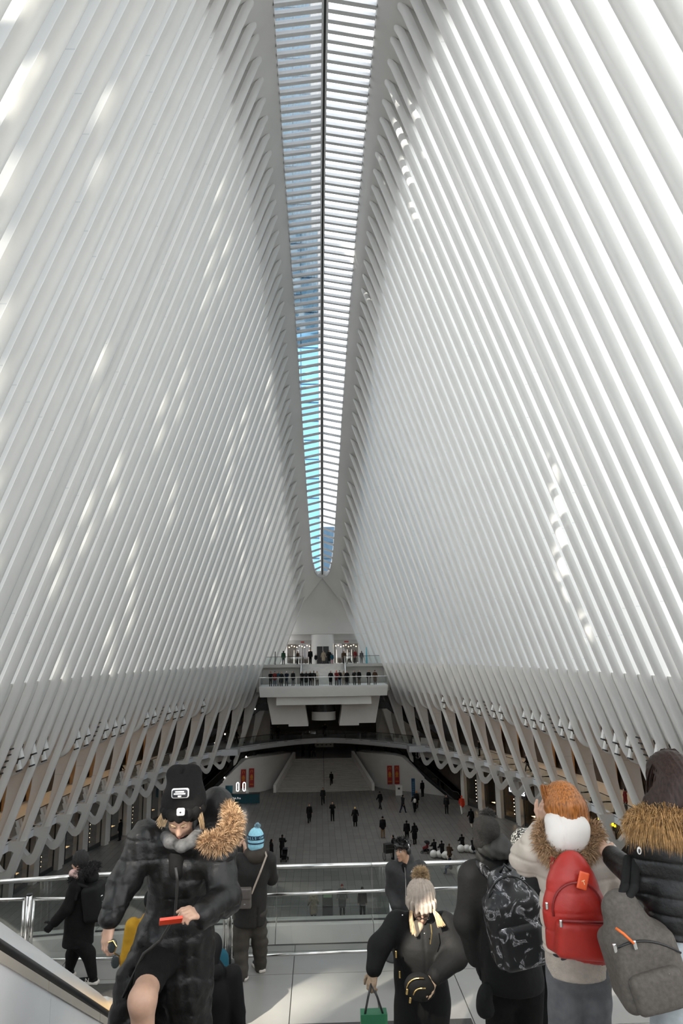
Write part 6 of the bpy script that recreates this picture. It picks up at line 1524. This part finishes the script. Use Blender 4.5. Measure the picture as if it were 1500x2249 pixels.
    q = MB(); q.tube([tuple(V(p)-b0) for p in ((0.241, 5.800, 15.933), (0.243, 5.780, 15.876), (0.229, 5.780, 15.801))], .004, 5); q.build('drawstring', GOLDM, e)
    for p in ((-0.031, 5.830, 15.719), (-0.006, 5.840, 15.575)): skin('zip_pull', [rbox(V(p), (.004, .004, .022), None, .003, .002)], GOLDM, e, B, .003)
    for p in ((0.033, 5.880, 15.975), (0.194, 5.830, 15.859)): skin('snap', [ell(V(p), .006, None, .002)], SILV, e, B, .003)
    kn = both(lambda P: .002*np.sin(P[:, 0]*420))
    skin('glove', hand_prims(wR+V(0, 0, -.01), V((-0.230, 5.860, 15.495))-wR, (-.6, -.7, 0), 1, .8, 1.12), GLOVE, e, B, .006)
    skin('glove', hand_prims(wL+V(-.01, -.01, -.01), V((0.165, 5.640, 15.518))-wL, (.3, -.8, .4), 1, .55, 1.15), GLOVE, e, B, .006)
    # small black bag with gold zips
    c = V((0.098, 5.660, 15.550)); b = empty('belt_bag', tuple(c-V(0, 0, .1))); tag(b, 'small black bag with curved gold zips under the gloved hand', 'bag'); b0 = tuple(b.location)
    skin('pouch', [ell(c+V(.03, .03, 0), (.12, .06, .095), roty(.3), .03)], BLKM, b, b0, .009)
    for dy, r0, off in ((-.035, .085, 0), (-.04, .06, .01)):
        q = MB(); q.tube([tuple(c+V(.02+off*2-r0*1.15*math.cos(a), dy+.02*abs(math.cos(a)), r0*math.sin(a)-off*4) - V(b0)) for a in np.linspace(.15, 1.9, 10)], .004, 5); q.build('gold_zip', GOLDM, b)
    for p in (c+V(-.075, -.025, -.005), c+V(-.055, -.04, -.055)): skin('zip_pull', [rbox(p, (.005, .004, .017), roty(.2), .003, .002)], GOLDM, b, b0, .003)
    # green paper bag
    b0 = V((-0.211, 5.860, 15.110)); g = empty('shopping_bag', tuple(b0)); tag(g, 'green shopping bag with dark handles in the beanie woman\'s hand', 'bag')
    q = MB(); q.box(-.1, .1, -.05, .05, 0, .21); q.build('bag', mat('green_paper', (.02, .16, .07), .5, var=.1), g)
    q = MB(); q.box(-.06, .08, -.052, -.05, .05, .12); q.build('print', mat('pale_green', (.25, .5, .3), .5), g)
    hg = V((-0.226, 5.860, 15.511))-b0
    for x in (-.07, .07):
        q = MB(); q.tube([(x, -.03, .2), (x*.5+hg[0]*.5, -.03, hg[2]*.55+.1), tuple(hg)], .009, 6); q.build('handle', DARK, g, True)
woman_beanie()

# ---------------------------------------------------------------- man with headphones
def man_headphones():
    B = (.50, 9.3, PZ); e = empty('person', B); tag(e, 'young man in headphones and a grey zip jacket looking left by the barrier', 'person', FGROUP)
    hc = V((0.433, 9.250, 15.565)); R = rotz(PI/2+.75) @ rotx(-.1)
    nk = V((0.458, 9.300, 15.445)); ch = V((0.465, 9.320, 15.232)); wa = V((0.462, 9.330, 14.915)); hp = V((0.456, 9.330, 14.744))
    sR, sL = V((0.297, 9.280, 15.338)), V((0.653, 9.360, 15.312)); eR, eL = V((0.280, 9.350, 15.070)), V((0.695, 9.400, 15.044)); wR, wL = V((0.311, 9.200, 14.936)), V((0.621, 9.250, 14.886))
    f0, f1 = V(hp[0]-.1, 9.3, PZ+.08), V(hp[0]+.12, 9.38, PZ+.08)
    body = head_prims(hc, R, 1.0) + [cone(nk+V(0, 0, -.05), hc+V(0, 0, -.04), .06, .052, .03), cone(ch, nk, .13, .06, .05), cone(wa, ch, .12, .13, .05), cone(hp, wa, .12, .12, .05)] + chain([sR, eR, wR], [.05, .045, .03]) + chain([sL, eL, wL], [.05, .045, .03]) + chain([hp+V(-.08, 0, -.03), lerp(hp+V(-.08, 0, 0), f0, .5), f0], [.09, .06, .045]) + chain([hp+V(.08, 0, -.03), lerp(hp+V(.08, 0, 0), f1, .5), f1], [.09, .06, .045])
    skin('body', body, SKIN2, e, B, .011); face_bits(hc, R, e, B, 1.0, BLKHAIR)
    GJ = mat('charcoal_softshell', (.026, .025, .026), .8, var=.15, scale=20, bump=.2, bscale=60); fx = (V(0, 1, 0), 1.25)
    skin('jacket', [cone(hp+V(0, 0, -.02), wa, .165, .165, .05, fx), cone(wa, ch, .165, .185, .05, fx), cone(ch, nk+V(0, .01, -.04), .185, .10, .05, fx), cone(nk+V(-.05, -.02, -.02), nk+V(.06, 0, -.01), .055, .05, .04), cone(nk+V(.03, .06, 0), nk+V(-.02, .07, .0), .07, .065, .04), cone(V((0.401, 9.100, 15.490)), V((0.413, 9.080, 15.402)), .055, .02, .02, None, True)] + chain([sR, eR, wR], [.078, .07, .055], .04) + chain([sL, eL, wL], [.08, .07, .055], .04) + [cone(sR, ch, .08, .12, .05), cone(sL, ch, .08, .12, .05)], GJ, e, B, .011, wrinkles(.006, 12, 14, 41))
    skin('shirt', [cone(V((0.439, 9.250, 15.385)), V((0.438, 9.220, 15.315)), .045, .04, .02)], BLKW, e, B, .012)
    q = MB(); q.tube([tuple(V(p)-V(B)) for p in ((0.432, 9.105, 15.400), (0.437, 9.090, 15.249), (0.432, 9.120, 14.985))], .004, 5); q.build('zip', SILV, e)
    text_obj('logo', 'AG', .035, mat('logo_white', (.8, .8, .8), .5), e, tuple(V((0.530, 9.130, 15.344))-V(B)), (PI/2, 0, .1), .001)
    skin('trousers', chain([hp+V(-.08, 0, 0), lerp(hp+V(-.08, 0, 0), f0, .5), f0], [.11, .085, .07], .04)+chain([hp+V(.08, 0, 0), lerp(hp+V(.08, 0, 0), f1, .5), f1], [.11, .085, .07], .04), cloth('charcoal'), e, B, .016)
    for f in (f0, f1): skin('shoe', shoe_prims(f, 1.75, PI), BLACK, e, B, .012)
    skin('hair', [ell(hc+R @ V(0, -.02, .055), (.088, .105, .082), R, .02), ell(hc+R @ V(0, .085, .075), (.06, .04, .03), R, .02), ell(hc+R @ V(0, .13, .0), (.1, .06, .045), R, .01, True)], BLKHAIR, e, B, .009, wrinkles(.008, 60, 60, 42))
    fur('hair_tufts', [ell(hc+R @ V(0, -.0, .07), (.075, .095, .065), R, .02)], BLKHAIR, e, B, 1500, .045, .003, .1, comb=tuple(R @ V(.0, .5, .1)))
    hpn = empty('headphones', tuple(hc)); tag(hpn, 'black over-ear headphones with silver band on the young man', 'headphones'); b0 = tuple(hc)
    for x in (-1, 1): skin('ear_cup', [ell(hc+R @ V(x*.088, -.01, -.005), (.022, .036, .045), R, .01)], BLACK, hpn, b0, .006)
    q = MB(); q.tube([tuple(R @ V(.096*math.sin(a), -.012, .03+.10*math.cos(a))) for a in np.linspace(-1.55, 1.55, 15)], .009, 6); q.build('headband', SILV, hpn, True)
man_headphones()

# ---------------------------------------------------------------- man in the blue bobble hat
def man_blue():
    B = (-1.45, 9.72, PZ); e = empty('person', B); tag(e, 'man in a pale blue bobble hat and black coat photographing the hall', 'person', FGROUP)
    hc = V((-1.452, 9.700, 15.561)); R = rotz(.25) @ rotx(-.05)
    nk = V((-1.456, 9.700, 15.445)); ch = V((-1.483, 9.700, 15.220)); wa = V((-1.509, 9.700, 14.922)); hp = V((-1.518, 9.700, 14.708))
    sL, sR = V((-1.669, 9.700, 15.362)), V((-1.283, 9.700, 15.364)); eL, wL = V((-1.764, 9.920, 15.236)), V((-1.698, 10.000, 15.416)); eR, wR = V((-1.256, 9.850, 15.089)), V((-1.371, 10.100, 15.074))
    aL, aR = V((-1.605, 9.620, 14.122)), V((-1.389, 9.850, 14.076)); kL, kR = V((-1.627, 9.680, 14.374)), V((-1.399, 9.800, 14.339))
    aL[2] = PZ+.09; aR[2] = PZ+.09
    body = head_prims(hc, R, 1.0) + [cone(nk, hc+V(0, 0, -.04), .06, .052, .03), cone(ch, nk, .13, .06, .05), cone(wa, ch, .12, .13, .05), cone(hp, wa, .12, .12, .05)] + chain([sL, eL, wL], [.05, .045, .03]) + chain([sR, eR, wR], [.05, .045, .03]) + chain([hp+V(-.09, 0, -.03), kL, aL], [.09, .06, .045]) + chain([hp+V(.09, 0, -.03), kR, aR], [.09, .06, .045])
    h1 = hand_prims(wL, (.15, .1, 1), (-.9, -.3, 0), -1, .6, 1.0); h2 = hand_prims(V((-1.624, 10.000, 15.392)), (-.1, .1, 1), (.9, -.3, 0), 1, .6, 1.0)
    skin('body', body, SKIN, e, B, .012, extra=[(h1, .006), (h2, .006)])
    fx = (V(0, 1, 0), 1.25)
    skin('coat', [cone(V((-1.523, 9.700, 14.644)), wa, .208, .20, .06, fx), cone(wa, ch, .20, .20, .06, fx), cone(ch, nk+V(0, 0, -.04), .20, .12, .06, fx), cone(sL, ch, .095, .13, .06), cone(sR, ch, .095, .13, .06)] + chain([sL, eL, wL], [.088, .08, .06], .04) + chain([sR, eR, wR], [.088, .08, .06], .04), mat('dark_brown_black_coat', (.010, .0085, .0075), .85, var=.2, scale=14, bump=.2, bscale=60), e, B, .012, both(wrinkles(.005, 9, 10, 51), lambda P: .02*np.exp(-((P[:, 0]-B[0]-.03)/.012)**2)*(P[:, 2] < PZ+.85)), above((-1.522, 9.700, 14.602)[2]))
    skin('hood', [ell(nk+V(.03, -.09, -.02), (.125, .08, .085), None, .04), cone(nk+V(-.09, -.02, .01), nk+V(.11, -.02, .01), .06, .06, .04)], mat('brown_hood', (.035, .026, .019), .85, var=.2, scale=12), e, B, .011, wrinkles(.006, 14, 14, 52))
    skin('trousers', chain([hp+V(-.09, 0, .02), kL, aL+V(0, 0, -.03)], [.125, .098, .082], .04)+chain([hp+V(.09, 0, .02), kR, aR+V(0, 0, -.03)], [.125, .098, .082], .04), mat('dark_olive_trousers', (.045, .038, .030), .9, var=.2, scale=12, bump=.2, bscale=60), e, B, .012, wrinkles(.006, 9, 22, 53))
    NAVY = mat('navy_shoe', (.015, .02, .032), .7, var=.2, scale=20); SOLE = mat('pale_sole', (.55, .51, .45), .6)
    for a, yw in ((aL, 1.25), (aR, .5)):
        skin('shoe', shoe_prims(a, 1.72, yw, 1.15), NAVY, e, B, .009)
        Rz = rotz(yw); skin('sole', [rbox(V(a[0], a[1], PZ+.02)+Rz @ V(0, .06, 0), (.03, .125, .005), Rz, .016, .01)], SOLE, e, B, .009)
    HBm = mat('pale_blue_knit', (.30, .60, .72), .95, var=.1, scale=40, bump=.4, bscale=140); HND = mat('navy_knit', (.015, .03, .06), .95, var=.1, scale=40)
    hp0 = hc+V(0, -.01, .07); prof = [(.105, -.085), (.11, -.03), (.105, .03), (.085, .08), (.045, .115), (.0, .125)]
    skin('hat', [ell(hp0+V(0, 0, .01), (.103, .108, .125), None, .02), cone(hp0+V(0, 0, -.02), hp0+V(0, 0, -.075), .104, .102, .02)], HBm, e, B, .009, lambda P: .003*np.cos(np.arctan2(P[:, 0]-hp0[0], P[:, 1]-hp0[1])*30))
    for zz, hh, m, r in ((.022, .024, HND, .113), (-.045, .008, HND, .109)):
        q = MB(); q.lathe([(r-.012, zz-hh), (r, zz-hh), (r*.985 if zz > 0 else r, zz+hh), (r-.012, zz+hh)], 28, tuple(hp0-V(B))); q.build('hat_stripe', m, e, True)
    for k, chx in enumerate('BILLS·ON'):
        a = -1.15 + k*.3; text_obj('hat_lettering', chx, .042, mat('hat_letter', (.35, .68, .8), .9), e, tuple(hp0-V(B)+V(.114*math.sin(a), -.114*math.cos(a), .022)), (PI/2, 0, a), .001)
    fur('pompom', [ell(hp0+V(.02, 0, .155), .022, None, .01)], mat('pompom_blue', (.32, .48, .55), .9, var=.3, scale=60), e, B, 900, .024, .003, .1)
    ph = empty('phone', (-1.671, 10.020, 15.531)); tag(ph, 'phone held up by the man in the blue bobble hat', 'phone')
    q = MB(); q.cbox((0, 0, 0), (.036, .004, .073), Matrix.Rotation(.15, 3, 'Y')); q.build('case', SILV, ph); q = MB(); q.cbox((0, -.005, 0), (.032, .001, .067), Matrix.Rotation(.15, 3, 'Y')); q.build('screen', BLACK, ph)
    BRB = mat('taupe_leather', (.10, .085, .075), .5, var=.1, scale=30); STR = mat('beige_strap', (.36, .30, .24), .6)
    c = V((-1.557, 9.420, 15.003)); b = empty('crossbody_bag', tuple(c-V(0, 0, .13))); tag(b, 'taupe crossbody bag on a beige strap worn by the blue-hatted man', 'bag'); b0 = tuple(b.location)
    skin('body', [rbox(c, (.062, .022, .10), None, .02, .02)], BRB, b, b0, .007); skin('flap', [rbox(c+V(0, -.028, .055), (.062, .008, .045), None, .018, .01)], BRB, b, b0, .006)
    skin('clasp', [rbox(c+V(0, -.045, -.065), (.008, .002, .008), None, .002, .002)], SILV, b, b0, .003)
    for st in ([V((-1.473, 9.430, 15.050)), V((-1.368, 9.440, 15.293)), V((-1.300, 9.520, 15.457)), V((-1.327, 9.640, 15.480))], [V((-1.651, 9.440, 15.062)), V((-1.681, 9.480, 15.182)), V((-1.691, 9.600, 15.254))]):
        skin('strap', chain(st, [.012]*len(st), .006), STR, b, b0, .006)
man_blue()

# ---------------------------------------------------------------- figure in black with backpack, walking left
def walker_black():
    B = (-3.65, 9.7, PZ); e = empty('person', B); tag(e, 'person in black with a dark knit hat and backpack walking left along the barrier', 'person', FGROUP)
    hc = V((-3.720, 9.700, 15.381)); R = rotz(PI/2-.2) @ rotx(-.1)
    nk = V((-3.705, 9.720, 15.212)); ch = V((-3.691, 9.720, 14.995)); wa = V((-3.678, 9.700, 14.709)); hp = V((-3.682, 9.700, 14.498))
    sN, sF = V((-3.700, 9.550, 15.139)), V((-3.708, 9.900, 15.049)); eN, wN = V((-3.781, 9.500, 14.910)), V((-3.938, 9.500, 14.743)); eF, wF = V((-3.640, 10.000, 14.768)), V((-3.686, 10.000, 14.550))
    kF, aF = V((-3.776, 9.800, 14.280)), V((-3.824, 9.850, 14.036)); kB, aB = V((-3.535, 9.650, 14.332)), V((-3.458, 9.620, 14.146)); aF[2] = PZ+.085; aB[2] = PZ+.09
    body = head_prims(hc, R, .98) + [cone(nk, hc+V(0, 0, -.04), .055, .05, .03), cone(ch, nk, .12, .06, .05), cone(wa, ch, .115, .12, .05), cone(hp, wa, .12, .115, .05)] + chain([sN, eN, wN], [.048, .04, .03]) + chain([sF, eF, wF], [.048, .04, .03]) + chain([hp+V(-.01, .07, -.02), kF, aF], [.085, .058, .042]) + chain([hp+V(.01, -.07, -.02), kB, aB], [.085, .058, .042])
    skin('body', body, SKIN, e, B, .012)
    fx = (V(0, 1, 0), 1.0)
    skin('coat', [cone(V((-3.690, 9.700, 14.446)), wa, .19, .175, .06), cone(wa, ch, .175, .18, .06), cone(ch, nk+V(0, 0, -.04), .18, .11, .06), cone(sN, ch, .085, .12, .05), cone(sF, ch, .085, .12, .05)] + chain([sN, eN, lerp(eN, wN, .9)], [.085, .075, .06], .04) + chain([sF, eF, wF], [.085, .075, .058], .04), BLKW, e, B, .012, wrinkles(.006, 10, 10, 61), above((-3.689, 9.700, 14.431)[2]))
    skin('glove', hand_prims(wN, V((-4.001, 9.500, 14.683))-wN, (.1, -.95, .2), 1, .6, 1.1), BLKM, e, B, .007)
    skin('trousers', chain([hp+V(-.01, .07, 0), kF, aF], [.11, .078, .06], .04)+chain([hp+V(.01, -.07, 0), kB, aB], [.11, .078, .06], .04), BLKW, e, B, .012, wrinkles(.005, 10, 22, 62))
    SW = mat('sneaker_white', (.6, .56, .5), .6)
    for a in (aF, aB):
        skin('shoe', shoe_prims(a, 1.68, PI/2-.1, 1.15), BLKM, e, B, .009); Rz = rotz(PI/2-.1); skin('sole', [rbox(V(a[0], a[1], PZ+.022)+Rz @ V(0, .055, 0), (.03, .12, .006), Rz, .016, .01)], SW, e, B, .009)
        text_obj('shoe_letter', 'N', .07, SW, e, tuple(V(a)+V(-.05, -.055, -.025)-V(B)), (PI/2, 0, 0), .002)
    skin('hat', [ell(hc+V(.005, 0, .045), (.105, .10, .115), None, .02)], mat('charcoal_knit', (.020, .019, .018), .95, var=.2, scale=40, bump=.5, bscale=120), e, B, .009, lambda P: .004*np.cos((P[:, 0]-hc[0])*190+P[:, 2]*20))
    skin('scarf', [cone(V((-3.779, 9.620, 15.280)), V((-3.686, 9.550, 15.277)), .05, .05, .03)], mat('pink_scarf', (.6, .40, .36), .85), e, B, .012)
    fp = chain([V((-3.779, 9.600, 15.211)), V((-3.652, 9.550, 15.287)), V((-3.546, 9.600, 15.345)), V((-3.508, 9.700, 15.349))], [.04, .05, .05, .04], .02)
    skin('fur_backing', fp, FURK, e, B, .014); fur('fur_collar', fp, FURK, e, B, 2200, .05, .003, .3)
    skin('hood', [ell(V((-3.570, 9.700, 15.214)), (.10, .11, .085), roty(.5), .03)], BLKM, e, B, .012)
    c = V((-3.483, 9.620, 14.953)); b = empty('backpack', tuple(c-V(0, 0, .24))); tag(b, 'black backpack with silver clips on the person walking left', 'backpack'); b0 = tuple(b.location)
    skin('main_bag', [rbox(c, (.06, .115, .15), roty(-.15), .06, .04), rbox(c+V(.06, -.02, -.06), (.025, .09, .08), roty(-.15), .04, .03)], BLKM, b, b0, .010, wrinkles(.005, 12, 12, 63))
    for dz in (.06, -.01): skin('clip', [cone(c+V(.05, -.15, dz), c+V(.12, -.10, dz+.03), .008, .008, .004)], SILV, b, b0, .005)
    skin('strap', chain([c+V(-.05, -.1, .18), V((-3.663, 9.500, 15.186)), V((-3.679, 9.480, 15.019))], [.022]*3, .01), BLKM, b, b0, .010)
walker_black()
# people half hidden behind the woman with the phone
person(-1.60, 5.95, esc_z(5.95)-ZF, 0, 'walk', 'teal', 'teal', 'black', 'person in a teal jacket and trousers behind the woman with the phone', group=FGROUP, hat='long_hair', sc=1.04)
person(-2.28, 7.5, HP, .2, 'stand', 'mustard' if 'mustard' in COL else 'khaki', 'black', 'black', 'person in a mustard yellow jacket behind the woman with the phone', group=FGROUP, sc=.98)
person(-1.37, 5.3, esc_z(5.3)-ZF, 0, 'stand', 'black', 'black', 'black', 'child with long dark hair and black jacket beside the phone woman\'s coat', group=FGROUP, hat='long_hair', sc=.82)
